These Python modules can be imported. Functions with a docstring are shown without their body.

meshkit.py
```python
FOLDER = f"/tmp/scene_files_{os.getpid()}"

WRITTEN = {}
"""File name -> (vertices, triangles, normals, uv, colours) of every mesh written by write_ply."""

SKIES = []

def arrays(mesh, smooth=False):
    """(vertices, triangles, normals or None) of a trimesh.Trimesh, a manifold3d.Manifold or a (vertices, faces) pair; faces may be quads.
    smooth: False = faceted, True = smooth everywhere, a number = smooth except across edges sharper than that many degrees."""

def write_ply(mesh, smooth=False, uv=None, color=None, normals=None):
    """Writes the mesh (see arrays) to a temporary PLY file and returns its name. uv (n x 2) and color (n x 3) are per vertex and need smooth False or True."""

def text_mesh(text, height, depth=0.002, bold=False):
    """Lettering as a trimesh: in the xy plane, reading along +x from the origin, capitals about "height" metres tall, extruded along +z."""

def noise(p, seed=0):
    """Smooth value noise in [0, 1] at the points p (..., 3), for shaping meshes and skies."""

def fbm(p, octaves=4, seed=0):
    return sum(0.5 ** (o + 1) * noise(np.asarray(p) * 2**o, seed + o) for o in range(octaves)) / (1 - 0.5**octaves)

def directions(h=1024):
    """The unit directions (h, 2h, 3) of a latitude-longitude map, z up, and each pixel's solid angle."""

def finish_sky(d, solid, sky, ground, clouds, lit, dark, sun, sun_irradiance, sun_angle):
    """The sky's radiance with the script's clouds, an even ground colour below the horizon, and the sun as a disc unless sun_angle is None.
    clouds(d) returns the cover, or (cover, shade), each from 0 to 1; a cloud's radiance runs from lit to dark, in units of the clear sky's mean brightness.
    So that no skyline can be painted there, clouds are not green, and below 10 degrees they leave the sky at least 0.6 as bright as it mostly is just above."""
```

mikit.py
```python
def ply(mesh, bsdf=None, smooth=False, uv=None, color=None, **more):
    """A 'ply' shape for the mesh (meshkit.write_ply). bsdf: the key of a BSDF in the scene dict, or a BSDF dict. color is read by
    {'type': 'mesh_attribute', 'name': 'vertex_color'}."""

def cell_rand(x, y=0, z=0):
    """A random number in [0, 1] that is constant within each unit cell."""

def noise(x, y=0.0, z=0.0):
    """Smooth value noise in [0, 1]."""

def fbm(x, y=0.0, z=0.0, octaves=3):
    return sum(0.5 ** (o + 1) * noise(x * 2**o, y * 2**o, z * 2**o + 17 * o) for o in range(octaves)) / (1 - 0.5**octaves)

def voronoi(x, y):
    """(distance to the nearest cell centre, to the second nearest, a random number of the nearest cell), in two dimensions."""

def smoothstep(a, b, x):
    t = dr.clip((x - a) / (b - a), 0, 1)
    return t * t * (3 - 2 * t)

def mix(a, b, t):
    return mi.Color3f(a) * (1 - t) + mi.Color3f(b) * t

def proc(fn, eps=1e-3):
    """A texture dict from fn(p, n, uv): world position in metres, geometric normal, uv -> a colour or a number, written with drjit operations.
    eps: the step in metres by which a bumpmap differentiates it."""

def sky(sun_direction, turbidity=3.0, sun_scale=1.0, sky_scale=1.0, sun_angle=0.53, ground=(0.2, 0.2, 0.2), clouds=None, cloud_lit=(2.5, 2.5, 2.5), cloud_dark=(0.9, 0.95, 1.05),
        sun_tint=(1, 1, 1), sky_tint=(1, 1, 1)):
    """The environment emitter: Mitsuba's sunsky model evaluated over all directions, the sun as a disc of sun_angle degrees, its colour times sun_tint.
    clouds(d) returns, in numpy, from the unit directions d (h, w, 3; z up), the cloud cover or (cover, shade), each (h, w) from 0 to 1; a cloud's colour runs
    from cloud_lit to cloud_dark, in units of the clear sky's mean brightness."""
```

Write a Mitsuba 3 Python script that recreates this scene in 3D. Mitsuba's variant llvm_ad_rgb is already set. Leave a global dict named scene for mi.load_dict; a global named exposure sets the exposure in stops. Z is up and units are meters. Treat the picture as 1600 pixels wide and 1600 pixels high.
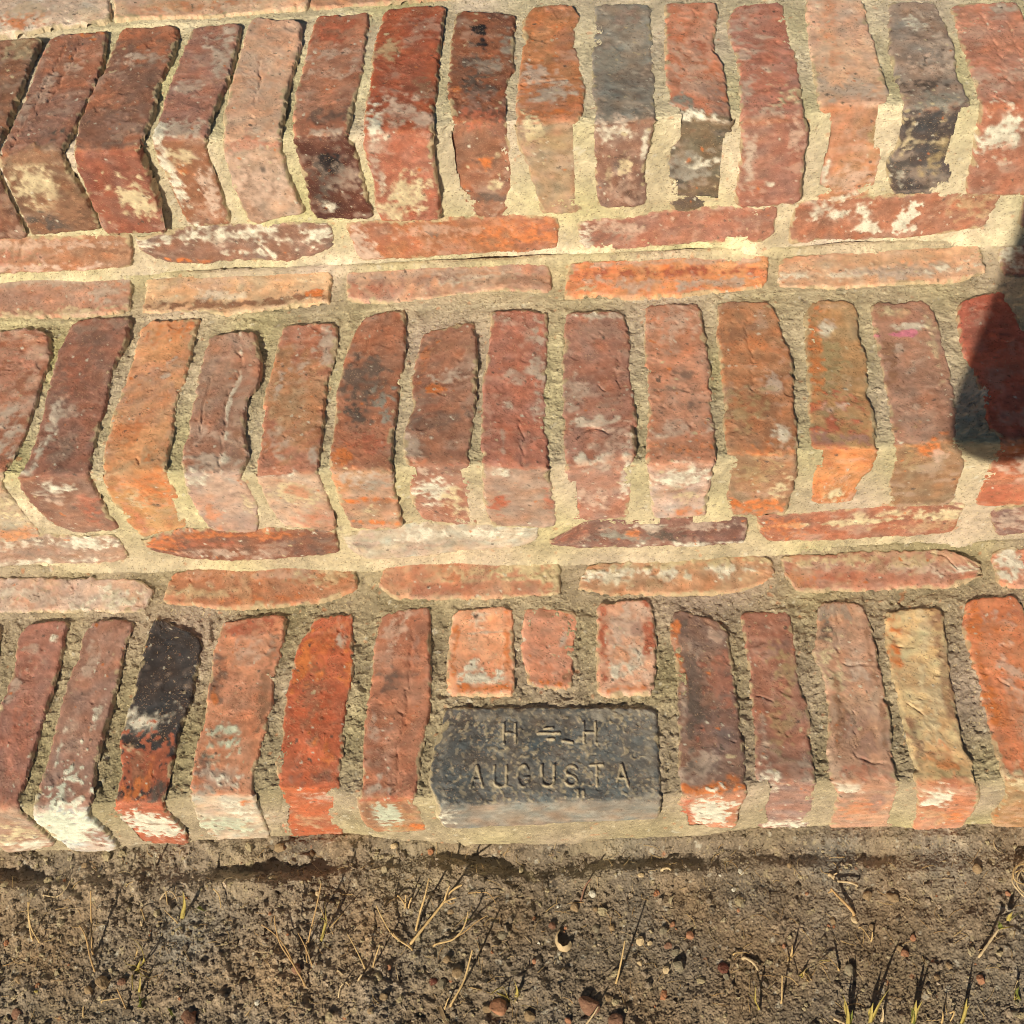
import math, numpy as np, trimesh, mitsuba as mi, mikit, manifold3d as m3
import shapely
from scipy import ndimage as nd
from scipy.spatial.transform import Rotation

T = mi.ScalarTransform4f
scene, labels = {}, {}
exposure = 1.7

# ---- camera: held about 1.2 m above the soil, looking down at three brick steps
CAM = np.array([0.0, -0.42594, 1.07018])
FWD = np.array([-0.06815, 0.568172, -0.820083])
UP = np.array([0.027906, 0.822758, 0.567706])
scene['camera'] = {'type': 'perspective', 'fov': 45.0753, 'fov_axis': 'x', 'near_clip': 0.02, 'far_clip': 400.0,
                   'to_world': T().look_at(origin=CAM.tolist(), target=(CAM + FWD).tolist(), up=UP.tolist())}
# ---- daylight: low sun behind the photographer's left shoulder
AZ, EL = math.radians(25), math.radians(30)
SUN = np.array([-math.cos(EL) * math.sin(AZ), -math.cos(EL) * math.cos(AZ), math.sin(EL)])
scene['sky'] = mikit.sky(SUN.tolist(), turbidity=3, sun_tint=(1.0, 1.0, 0.96), sky_scale=0.27, sky_tint=(1.15, 1.0, 0.8), ground=(0.2, 0.17, 0.13))

RUN, RISE = 0.25513, 0.16719          # one step
SOIL = -0.117                      # height of the soil below the bottom nosing
MM = 0.001

# ---------------------------------------------------------------- materials
def grain(p, n, uv):
    return mikit.noise(p.x * 900, p.y * 900, p.z * 900)
def sand(p, n, uv):
    return mikit.noise(p.x * 720, p.y * 720, p.z * 720)
def pores(p, n, uv):                                     # small dark holes between the grains
    return 0.7 * mikit.smoothstep(0.72, 0.86, mikit.noise(p.x * 800 + 7, p.y * 800, p.z * 800))
def grains(p, n, uv):                                    # pale sand grains
    return 0.65 * mikit.smoothstep(0.72, 0.86, mikit.noise(p.x * 860 + 31, p.y * 860, p.z * 860))
def fine_pores(p, n, uv):
    return 0.45 * mikit.smoothstep(0.74, 0.90, mikit.noise(p.x * 900 + 3, p.y * 900, p.z * 900))
def fine_grains(p, n, uv):
    return 0.40 * mikit.smoothstep(0.74, 0.90, mikit.noise(p.x * 950 + 19, p.y * 950, p.z * 950))
def rough_stuff(name, rough, spec, bump, bump_fn, dark, dark_fn, pale, pale_fn):
    """vertex colour with dark pores and pale grains too small for the mesh, under a fine bump"""
    def pr(col): return {'type': 'principled', 'base_color': col, 'roughness': rough, 'specular': spec}
    scene[name] = {'type': 'twosided', 'nested': {'type': 'bumpmap', 'arbitrary': mikit.proc(bump_fn, 4e-4), 'scale': bump, 'bsdf':
        {'type': 'blendbsdf', 'weight': mikit.proc(pale_fn),
         'first': {'type': 'blendbsdf', 'weight': mikit.proc(dark_fn), 'first': pr({'type': 'mesh_attribute', 'name': 'vertex_color'}), 'second': pr({'type': 'rgb', 'value': dark})},
         'second': pr({'type': 'rgb', 'value': pale})}}}
rough_stuff('mat_brick', 0.8, 0.3, 0.0005, grain, [0.10, 0.05, 0.035], fine_pores, [0.62, 0.46, 0.34], fine_grains)
rough_stuff('mat_mortar', 0.95, 0.15, 0.0011, sand, [0.17, 0.14, 0.085], pores, [0.72, 0.66, 0.48], grains)
rough_stuff('mat_soil', 0.97, 0.12, 0.0016, sand, [0.06, 0.045, 0.03], pores, [0.50, 0.42, 0.31], grains)
scene['mat_straw'] = {'type': 'twosided', 'nested': {'type': 'principled', 'base_color': {'type': 'mesh_attribute', 'name': 'vertex_color'}, 'roughness': 0.6, 'specular': 0.4}}
def plain(name, rgb, rough=0.7):
    scene[name] = {'type': 'twosided', 'nested': {'type': 'principled', 'base_color': {'type': 'rgb', 'value': rgb}, 'roughness': rough}}
plain('mat_skin', [0.45, 0.27, 0.2], 0.5); plain('mat_jacket', [0.05, 0.06, 0.09], 0.85); plain('mat_trousers', [0.06, 0.08, 0.14], 0.85)
plain('mat_shoe', [0.05, 0.04, 0.035], 0.6); plain('mat_hair', [0.05, 0.03, 0.02], 0.6); plain('mat_phone', [0.03, 0.03, 0.035], 0.25)
plain('mat_eye', [0.75, 0.73, 0.7], 0.3); plain('mat_lip', [0.4, 0.17, 0.15], 0.5)

# ---------------------------------------------------------------- helpers
def gnoise(shape, step, cell, rng):
    """smooth random field, mean 0 and deviation 1, on a regular grid; step and cell in mm, each a number or (rows, columns)"""
    st, ce = np.broadcast_to(step, 2), np.broadcast_to(cell, 2)
    n = [max(2, int(math.ceil(shape[i] * st[i] / ce[i])) + 4) for i in (0, 1)]
    r = rng.standard_normal(n)
    o = rng.random(2)
    a = o[0] + np.arange(shape[0]) * st[0] / ce[0] + 1; b = o[1] + np.arange(shape[1]) * st[1] / ce[1] + 1
    c = nd.spline_filter(r, 3)
    # separable cubic evaluation
    def basis(t, m):
        i = np.floor(t).astype(int); f = t - i
        w = np.stack([(1 - f) ** 3, 3 * f ** 3 - 6 * f ** 2 + 4, -3 * f ** 3 + 3 * f ** 2 + 3 * f + 1, f ** 3], 0) / 6
        B = np.zeros((len(t), m))
        for k in range(4):
            np.add.at(B, (np.arange(len(t)), np.clip(i - 1 + k, 0, m - 1)), w[k])
        return B
    out = basis(a, n[0]) @ r @ basis(b, n[1]).T
    return out / 0.48
def sstep(a, b, x):
    t = np.clip((x - a) / (b - a), 0, 1); return t * t * (3 - 2 * t)
def quads(nr, nc):
    i, j = np.meshgrid(np.arange(nr - 1), np.arange(nc - 1), indexing='ij')
    a = (i * nc + j).ravel()
    return np.stack([a, a + 1, a + nc + 1, a + nc], 1)
def add_grid(key, P, C, mat, keep=None, flip=False):
    nr, nc = P.shape[:2]
    q = quads(nr, nc)
    if keep is not None:
        q = q[keep.ravel()[q].any(1)]
    if flip:
        q = q[:, ::-1]
    f = np.vstack([q[:, [0, 1, 2]], q[:, [0, 2, 3]]])
    v, c = P.reshape(-1, 3), C.reshape(-1, 3)
    used = np.unique(f); ren = np.zeros(len(v), int); ren[used] = np.arange(len(used))
    m = trimesh.Trimesh(v[used], ren[f], process=False)
    scene[key] = mikit.ply(m, mat, smooth=True, color=np.clip(c[used], 0.004, 0.95))
def resample(P, n):
    P = np.asarray(P, float)
    d = np.r_[0, np.cumsum(np.linalg.norm(np.diff(P, axis=0), axis=1))]
    u = np.linspace(0, d[-1], n)
    return np.stack([np.interp(u, d, P[:, k]) for k in range(P.shape[1])], 1)

# ---------------------------------------------------------------- the bricks: outlines in mm measured on each step
NOSE = {0: [(-623, np.float64(-8.4)), (-569, np.float64(-7.4)), (-506, np.float64(-7.6)), (-432, np.float64(-2.0)), (-354, np.float64(2.5)), (-273, np.float64(8.0)), (-199, np.float64(-1.7)), (-50, np.float64(-7.1)), (100, np.float64(-0.1)), (163, np.float64(9.7)), (233, np.float64(9.8)), (305, np.float64(5.6)), (381, np.float64(8.8)), (452, np.float64(8.9))], 1: [(-660, np.float64(6.5)), (-590, np.float64(6.7)), (-510, np.float64(-0.5)), (-433, np.float64(0.9)), (-358, np.float64(-3.3)), (-286, np.float64(-6.0)), (-216, np.float64(-4.5)), (-145, np.float64(1.1)), (-73, np.float64(-7.1)), (5, np.float64(-3.2)), (78, np.float64(-7.4)), (152, np.float64(-0.7)), (225, np.float64(3.2)), (298, np.float64(7.2)), (387, np.float64(6.3)), (465, np.float64(4.5))], 2: [(-597, np.float64(6.7)), (-528, np.float64(4.1)), (-455, np.float64(3.5)), (-385, np.float64(15.5)), (-315, np.float64(8.7)), (-249, np.float64(8.1)), (-175, np.float64(8.6)), (-99, np.float64(19.0)), (-34, np.float64(10.7)), (37, np.float64(6.9)), (105, np.float64(13.0)), (170, np.float64(-0.2)), (245, np.float64(13.2)), (320, np.float64(7.2)), (389, np.float64(1.8))]}
def nose(k, x):
    a = np.array(NOSE[k]); return np.interp(x, a[:, 0], a[:, 1])
# palette of stains, lime, dust and burnt clay (base colours)
PAL = {'lime': np.array([0.6916, 0.7303, 0.7329]),
       'whitewash': np.array([0.718, 0.85, 0.85]),
       'cream': np.array([0.6157, 0.5762, 0.4552]),
       'pink_bloom': np.array([0.5797, 0.4789, 0.4656]),
       'orange_clay': np.array([0.6036, 0.2203, 0.0914]),
       'red_clay': np.array([0.444, 0.1627, 0.1195]),
       'brown_clay': np.array([0.2806, 0.1698, 0.132]),
       'tan_clay': np.array([0.4703, 0.3627, 0.2662]),
       'olive_moss': np.array([0.3806, 0.3274, 0.216]),
       'pale_green': np.array([0.5225, 0.6162, 0.5844]),
       'grey_ash': np.array([0.293, 0.3072, 0.3227]),
       'dark_soot': np.array([0.1164, 0.1021, 0.1093]),
       'black_soot': np.array([0.0235, 0.0236, 0.0346]),
       'pink_paint': np.array([0.6657, 0.2676, 0.429]),
       'mauve_clay': np.array([0.3478, 0.2339, 0.2288]),
       'lilac_bloom': np.array([0.5129, 0.4557, 0.4552]),
       'mortar': np.array([0.55, 0.51, 0.38]),
       'soil': np.array([0.28, 0.25, 0.222]),
       'fired_chip': np.array([0.42, 0.23, 0.16]),
       'straw': np.array([0.6, 0.47, 0.27]),
       'straw_brown': np.array([0.5, 0.36, 0.2]),
       'leaf_green': np.array([0.16, 0.2, 0.05]),
       'leaf_yellow': np.array([0.45, 0.4, 0.14]),
       'twig_brown': np.array([0.14, 0.1, 0.07]),
       'straw_pale': np.array([0.62, 0.53, 0.38]),
       'maroon_stone': np.array([0.17, 0.07, 0.06]),
       'mauve_stone': np.array([0.25, 0.15, 0.12]),
       'tan_stone': np.array([0.33, 0.26, 0.18]),
       'grey_stone': np.array([0.26, 0.25, 0.21])}
# outlines in mm; colours: two for the tread, two for the front; stains: across, along, half width, half length, colour, amount
BRICKS = [  # top step bricks are lightened: sunlight returned towards the viewer, held in their colours
    dict(kind='rowlock', step=2, left=[(-623, 185), (-626, 114), (-624, 59), (-627, 8)], right=[(-565, 189), (-566, 133), (-566, 55), (-568, 5)], front_left=[(-630, -4), (-628, -47), (-633, -102)], front_right=[(-571, -7), (-575, -50), (-577, -104)], colours=[[0.335, 0.193, 0.156], [0.478, 0.313, 0.261], [0.17, 0.086, 0.075], [0.261, 0.145, 0.121]], stains=[(0.8, 0.08, 0.3, 0.1, 'mortar', 0.5), (0.7, 0.5, 0.3, 0.4, 'dark_soot', 0.25), (0.6, 1.6, 0.4, 0.2, 'brown_clay', 0.5)], cracks=[[(8.0, 0.2), (0.7, 0.9)], [(0.5, 0.3), (0.4, 0.8)]], rough=2.2),
    dict(kind='rowlock', step=2, left=[(-549, 190), (-550, 143), (-551, 84), (-555, 3)], right=[(-496, 194), (-489, 137), (-491, 89), (-495, 50), (-501, 5)], front_left=[(-560, -11), (-563, -56), (-565, -99)], front_right=[(-502, -3), (-500, -46), (-495, -96)], colours=[[0.452, 0.226, 0.179], [0.353, 0.208, 0.193], [0.227, 0.137, 0.108], [0.355, 0.238, 0.183]], stains=[(0.7, 0.03, 0.25, 0.06, 'orange_clay', 0.7), (0.6, 0.3, 0.2, 0.08, 'pink_bloom', 0.55), (0.78, 0.86, 0.18, 0.05, 'dark_soot', 0.8), (0.45, 1.4, 0.5, 0.3, 'cream', 0.75), (0.4, 1.88, 0.4, 0.14, 'dark_soot', 0.9), (0.75, 1.75, 0.3, 0.25, 'brown_clay', 0.8), (0.5, 1.05, 0.6, 0.08, 'brown_clay', 0.7), (0.2, 0.5, 0.15, 0.2, 'lilac_bloom', 0.35)], cracks=[[(0.3, 0.05), (0.1, 0.95)], [(0.55, 0.05), (0.35, 0.7)]], rough=1.7),
    dict(kind='rowlock', step=2, left=[(-477, 198), (-478, 133), (-484, 85), (-486, 36), (-483, 4)], right=[(-420, 197), (-417, 152), (-423, 97), (-421, 54), (-427, 3)], front_left=[(-485, -15), (-488, -60), (-487, -103)], front_right=[(-426, -26), (-427, -64), (-432, -104)], colours=[[0.456, 0.217, 0.163], [0.288, 0.167, 0.149], [0.351, 0.152, 0.126], [0.273, 0.106, 0.09]], stains=[(0.4, 0.15, 0.6, 0.18, 'dark_soot', 0.35), (0.3, 0.3, 0.22, 0.06, 'pink_bloom', 0.7), (0.6, 0.25, 0.3, 0.05, 'lilac_bloom', 0.5), (0.72, 1.58, 0.32, 0.28, 'cream', 0.9), (0.55, 0.75, 0.3, 0.1, 'mauve_clay', 0.5), (0.5, 0.97, 0.6, 0.03, 'dark_soot', 0.4)]),
    dict(kind='rowlock', step=2, left=[(-399, 191), (-404, 127), (-407, 72), (-408, 17)], right=[(-354, 194), (-353, 143), (-355, 95), (-362, 46), (-362, 14)], front_left=[(-412, -21), (-407, -53), (-405, -107)], front_right=[(-367, -27), (-365, -64), (-365, -106)], colours=[[0.41, 0.231, 0.22], [0.484, 0.286, 0.259], [0.325, 0.171, 0.125], [0.353, 0.213, 0.181]], stains=[(0.65, 0.1, 0.4, 0.1, 'lilac_bloom', 0.9), (0.85, 0.32, 0.25, 0.25, 'lilac_bloom', 0.8), (0.5, 0.95, 0.7, 0.1, 'lilac_bloom', 0.95), (0.08, 1.45, 0.18, 0.6, 'lime', 0.9), (0.5, 1.2, 0.35, 0.18, 'cream', 0.6), (0.85, 1.6, 0.25, 0.35, 'pink_bloom', 0.9), (0.4, 0.55, 0.3, 0.1, 'lilac_bloom', 0.5), (0.45, 1.35, 0.2, 0.1, 'orange_clay', 0.5)]),
    dict(kind='rowlock', step=2, left=[(-337, 200), (-343, 146), (-343, 91), (-343, 38), (-340, 9)], right=[(-290, 188), (-287, 152), (-292, 93), (-291, 53), (-291, 8)], front_left=[(-342, -25), (-342, -65), (-338, -102)], front_right=[(-292, -25), (-292, -54), (-286, -91)], colours=[[0.747, 0.536, 0.459], [0.675, 0.465, 0.405], [0.507, 0.404, 0.37], [0.444, 0.316, 0.284]], stains=[(0.5, 1.05, 0.7, 0.1, 'red_clay', 0.55), (0.5, 1.5, 0.6, 0.4, 'pink_bloom', 0.6), (0.6, 1.35, 0.08, 0.06, 'dark_soot', 0.7), (0.35, 0.4, 0.3, 0.2, 'pink_bloom', 0.5)], cracks=[[(0.4, 0.35), (0.5, 0.55), (0.48, 0.72)]], specks=1.6),
    dict(kind='rowlock', step=2, left=[(-271, 196), (-272, 143), (-276, 85), (-275, 39), (-271, 7)], right=[(-220, 200), (-221, 147), (-220, 100), (-223, 59), (-226, 9)], front_left=[(-271, -26), (-271, -69), (-273, -99)], front_right=[(-221, -23), (-220, -67), (-219, -101)], colours=[[0.517, 0.28, 0.228], [0.4, 0.197, 0.159], [0.106, 0.049, 0.049], [0.176, 0.088, 0.08]], stains=[(0.5, 0.1, 0.7, 0.17, 'red_clay', 0.8), (0.5, 0.33, 0.5, 0.06, 'lilac_bloom', 0.5), (0.4, 0.5, 0.5, 0.05, 'pink_bloom', 0.4), (0.55, 0.85, 0.5, 0.1, 'dark_soot', 0.55), (0.5, 0.97, 0.6, 0.03, 'lilac_bloom', 0.6), (0.5, 1.35, 0.25, 0.2, 'black_soot', 0.95), (0.2, 1.6, 0.25, 0.25, 'dark_soot', 0.8), (0.35, 1.85, 0.14, 0.06, 'lime', 0.9), (0.7, 1.6, 0.3, 0.2, 'lilac_bloom', 0.3)], specks=1.3),
    dict(kind='rowlock', step=2, left=[(-199, 204), (-204, 153), (-205, 92), (-206, 47), (-204, 11)], right=[(-143, 204), (-145, 140), (-144, 87), (-146, 42), (-146, 6)], front_left=[(-207, -21), (-204, -54), (-208, -105)], front_right=[(-149, -30), (-149, -66), (-150, -106)], colours=[[0.455, 0.153, 0.102], [0.392, 0.135, 0.1], [0.444, 0.197, 0.162], [0.41, 0.169, 0.136]], stains=[(0.2, 0.35, 0.2, 0.12, 'tan_clay', 0.75), (0.85, 0.62, 0.2, 0.15, 'brown_clay', 0.7), (0.5, 0.88, 0.5, 0.14, 'pink_bloom', 0.7), (0.08, 0.95, 0.2, 0.12, 'lime', 0.9), (0.5, 1.65, 0.45, 0.25, 'cream', 0.85), (0.3, 1.85, 0.4, 0.15, 'cream', 0.6), (0.1, 1.4, 0.12, 0.3, 'lilac_bloom', 0.6)]),
    dict(kind='rowlock', step=2, left=[(-124, 195), (-128, 146), (-129, 96), (-127, 61), (-120, 21)], right=[(-70, 182), (-72, 134), (-71, 94), (-78, 61), (-78, 17)], front_left=[(-132, -29), (-132, -67), (-129, -101), (-117, -117)], front_right=[(-75, -30), (-76, -70), (-77, -99), (-87, -116)], colours=[[0.327, 0.147, 0.106], [0.201, 0.101, 0.089], [0.329, 0.183, 0.148], [0.291, 0.146, 0.12]], stains=[(0.45, 0.14, 0.12, 0.1, 'black_soot', 0.8), (0.55, 0.3, 0.12, 0.05, 'black_soot', 0.8), (0.4, 0.6, 0.5, 0.18, 'dark_soot', 0.7), (0.92, 0.25, 0.12, 0.25, 'grey_ash', 0.6), (0.6, 0.52, 0.3, 0.06, 'lilac_bloom', 0.35), (0.5, 0.85, 0.5, 0.08, 'mauve_clay', 0.6), (0.5, 1.0, 0.6, 0.1, 'red_clay', 0.7), (0.62, 1.4, 0.14, 0.1, 'orange_clay', 0.8), (0.85, 1.35, 0.08, 0.06, 'cream', 0.7), (0.5, 1.78, 0.5, 0.05, 'dark_soot', 0.6), (0.75, 1.65, 0.12, 0.06, 'cream', 0.8), (0.1, 0.72, 0.1, 0.05, 'orange_clay', 0.6)], rough=1.5, specks=1.3),
    dict(kind='rowlock', step=2, left=[(-48, 195), (-58, 173), (-56, 140), (-59, 86), (-61, 46), (-61, 10)], right=[(-14, 194), (-5, 176), (-13, 136), (-6, 96), (-3, 58), (-6, 12)], front_left=[(-62, -21), (-54, -48), (-46, -87), (-45, -108)], front_right=[(-7, -27), (-6, -67), (-7, -110)], colours=[[0.572, 0.281, 0.169], [0.524, 0.266, 0.192], [0.456, 0.365, 0.289], [0.502, 0.368, 0.314]], stains=[(0.12, 0.25, 0.12, 0.1, 'orange_clay', 0.8), (0.25, 0.58, 0.3, 0.1, 'pink_bloom', 0.9), (0.5, 0.76, 0.5, 0.08, 'lilac_bloom', 0.9), (0.5, 0.93, 0.5, 0.05, 'orange_clay', 0.7), (0.25, 1.05, 0.25, 0.12, 'cream', 0.95), (0.6, 1.2, 0.5, 0.1, 'olive_moss', 0.4), (0.9, 1.8, 0.12, 0.3, 'brown_clay', 0.6)], cracks=[[(0.0, 0.68), (0.95, 0.64)]]),
    dict(kind='rowlock', step=2, left=[(16, 191), (12, 126), (10, 57), (12, 7)], right=[(65, 188), (64, 129), (63, 52), (62, 7)], front_left=[(12, -12), (11, -52), (14, -99)], front_right=[(58, -15), (55, -54), (54, -101)], colours=[[0.368, 0.364, 0.376], [0.262, 0.263, 0.28], [0.219, 0.151, 0.149], [0.325, 0.217, 0.205]], stains=[(0.5, 0.1, 0.4, 0.1, 'mauve_clay', 0.35), (0.5, 0.65, 0.45, 0.15, 'dark_soot', 0.5), (0.3, 0.5, 0.3, 0.1, 'grey_ash', 0.7), (0.5, 0.98, 0.6, 0.05, 'lilac_bloom', 0.85), (0.3, 1.1, 0.4, 0.1, 'lime', 0.6), (0.55, 1.5, 0.14, 0.14, 'cream', 0.8), (0.2, 1.6, 0.1, 0.2, 'cream', 0.4), (0.5, 1.8, 0.5, 0.2, 'pink_bloom', 0.25), (0.95, 1.3, 0.08, 0.3, 'lime', 0.7)], specks=1.4),
    dict(kind='rowlock', step=2, left=[(86, 186), (82, 120), (81, 68), (81, 25)], right=[(131, 184), (129, 156), (122, 120), (129, 84), (130, 40), (129, 1)], front_left=[(83, -16), (82, -61), (84, -114)], front_right=[(134, -24), (133, -64), (132, -117)], colours=[[0.622, 0.284, 0.214], [0.716, 0.413, 0.352], [0.195, 0.169, 0.141], [0.122, 0.121, 0.126]], stains=[(0.7, 0.42, 0.2, 0.1, 'red_clay', 0.7), (0.5, 0.65, 0.5, 0.2, 'pink_bloom', 0.4), (0.8, 0.85, 0.3, 0.1, 'mauve_clay', 0.7), (0.2, 0.92, 0.4, 0.08, 'grey_ash', 0.9), (0.3, 1.03, 0.5, 0.06, 'lime', 0.85), (0.4, 1.55, 0.5, 0.15, 'grey_ash', 0.85), (0.6, 1.5, 0.3, 0.06, 'lime', 0.7), (0.4, 1.9, 0.6, 0.1, 'dark_soot', 0.7), (0.3, 1.48, 0.06, 0.03, 'orange_clay', 0.8)], specks=1.4),
    dict(kind='rowlock', step=2, left=[(156, 176), (145, 158), (145, 132), (149, 100), (148, 45), (145, 0)], right=[(197, 179), (195, 139), (199, 99), (199, 58), (195, 0)], front_left=[(148, -15), (148, -54), (148, -101)], front_right=[(203, -23), (200, -49), (204, -98)], colours=[[0.553, 0.268, 0.241], [0.586, 0.301, 0.271], [0.395, 0.228, 0.212], [0.366, 0.194, 0.182]], stains=[(0.7, 0.8, 0.35, 0.1, 'cream', 0.8), (0.12, 0.55, 0.2, 0.3, 'lilac_bloom', 0.6), (0.3, 0.97, 0.5, 0.06, 'pink_bloom', 0.6), (0.1, 1.5, 0.16, 0.4, 'lilac_bloom', 0.7), (0.5, 1.75, 0.12, 0.05, 'lime', 0.7), (0.85, 1.2, 0.15, 0.2, 'pink_bloom', 0.5), (0.5, 0.3, 0.5, 0.02, 'pink_bloom', 0.5)]),
    dict(kind='rowlock', step=2, left=[(229, 203), (222, 158), (219, 91), (218, 40), (217, 11)], right=[(275, 199), (272, 146), (274, 86), (275, 35), (272, 16)], front_left=[(221, -35), (220, -83), (220, -105), (232, -114)], front_right=[(273, -33), (276, -64), (276, -111)], colours=[[0.81, 0.602, 0.515], [0.758, 0.537, 0.479], [0.572, 0.33, 0.232], [0.542, 0.304, 0.234]], stains=[(0.4, 0.2, 0.3, 0.2, 'pink_bloom', 0.2), (0.3, 0.3, 0.2, 0.3, 'orange_clay', 0.3), (0.5, 0.88, 0.6, 0.1, 'lilac_bloom', 0.7), (0.92, 1.3, 0.1, 0.2, 'olive_moss', 0.6), (0.5, 1.75, 0.5, 0.2, 'pink_bloom', 0.5), (0.15, 1.7, 0.07, 0.2, 'lime', 0.8), (0.4, 1.95, 0.5, 0.06, 'lime', 0.7), (0.08, 1.8, 0.08, 0.15, 'red_clay', 0.6)]),
    dict(kind='rowlock', step=2, left=[(303, 166), (294, 119), (292, 74), (292, 34), (294, 4)], right=[(341, 164), (345, 125), (345, 90), (340, 50), (346, 10)], front_left=[(295, -40), (288, -68), (300, -99)], front_right=[(344, -37), (342, -63), (348, -99)], colours=[[0.411, 0.35, 0.351], [0.362, 0.309, 0.314], [0.097, 0.093, 0.114], [0.145, 0.141, 0.156]], stains=[(0.5, 0.2, 0.25, 0.08, 'lime', 0.7), (0.6, 0.65, 0.4, 0.15, 'pink_bloom', 0.7), (0.9, 0.5, 0.2, 0.3, 'lilac_bloom', 0.8), (0.4, 0.8, 0.6, 0.08, 'dark_soot', 0.8), (0.5, 0.95, 0.6, 0.08, 'grey_ash', 0.9), (0.75, 1.5, 0.25, 0.25, 'olive_moss', 0.6), (0.1, 1.3, 0.08, 0.2, 'cream', 0.7), (0.4, 1.4, 0.4, 0.04, 'cream', 0.5), (0.1, 1.8, 0.12, 0.1, 'lime', 0.6)], specks=2.2),
    dict(kind='rowlock', step=2, left=[(359, 157), (360, 96), (361, 35), (360, 2)], right=[(417, 158), (421, 108), (422, 56), (417, 1)], front_left=[(361, -19), (365, -55), (367, -98)], front_right=[(424, -23), (428, -59), (429, -102)], colours=[[0.629, 0.335, 0.283], [0.586, 0.304, 0.265], [0.462, 0.238, 0.199], [0.432, 0.216, 0.182]], stains=[(0.75, 0.05, 0.3, 0.07, 'lilac_bloom', 0.8), (0.5, 0.75, 0.5, 0.2, 'pink_bloom', 0.5), (0.5, 1.0, 0.6, 0.08, 'red_clay', 0.6), (0.3, 1.3, 0.4, 0.28, 'lime', 0.95), (0.4, 1.5, 0.15, 0.1, 'red_clay', 0.5)], cracks=[[(0.4, 0.1), (0.45, 0.8)], [(0.75, 0.2), (0.7, 0.8)]]),
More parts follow.
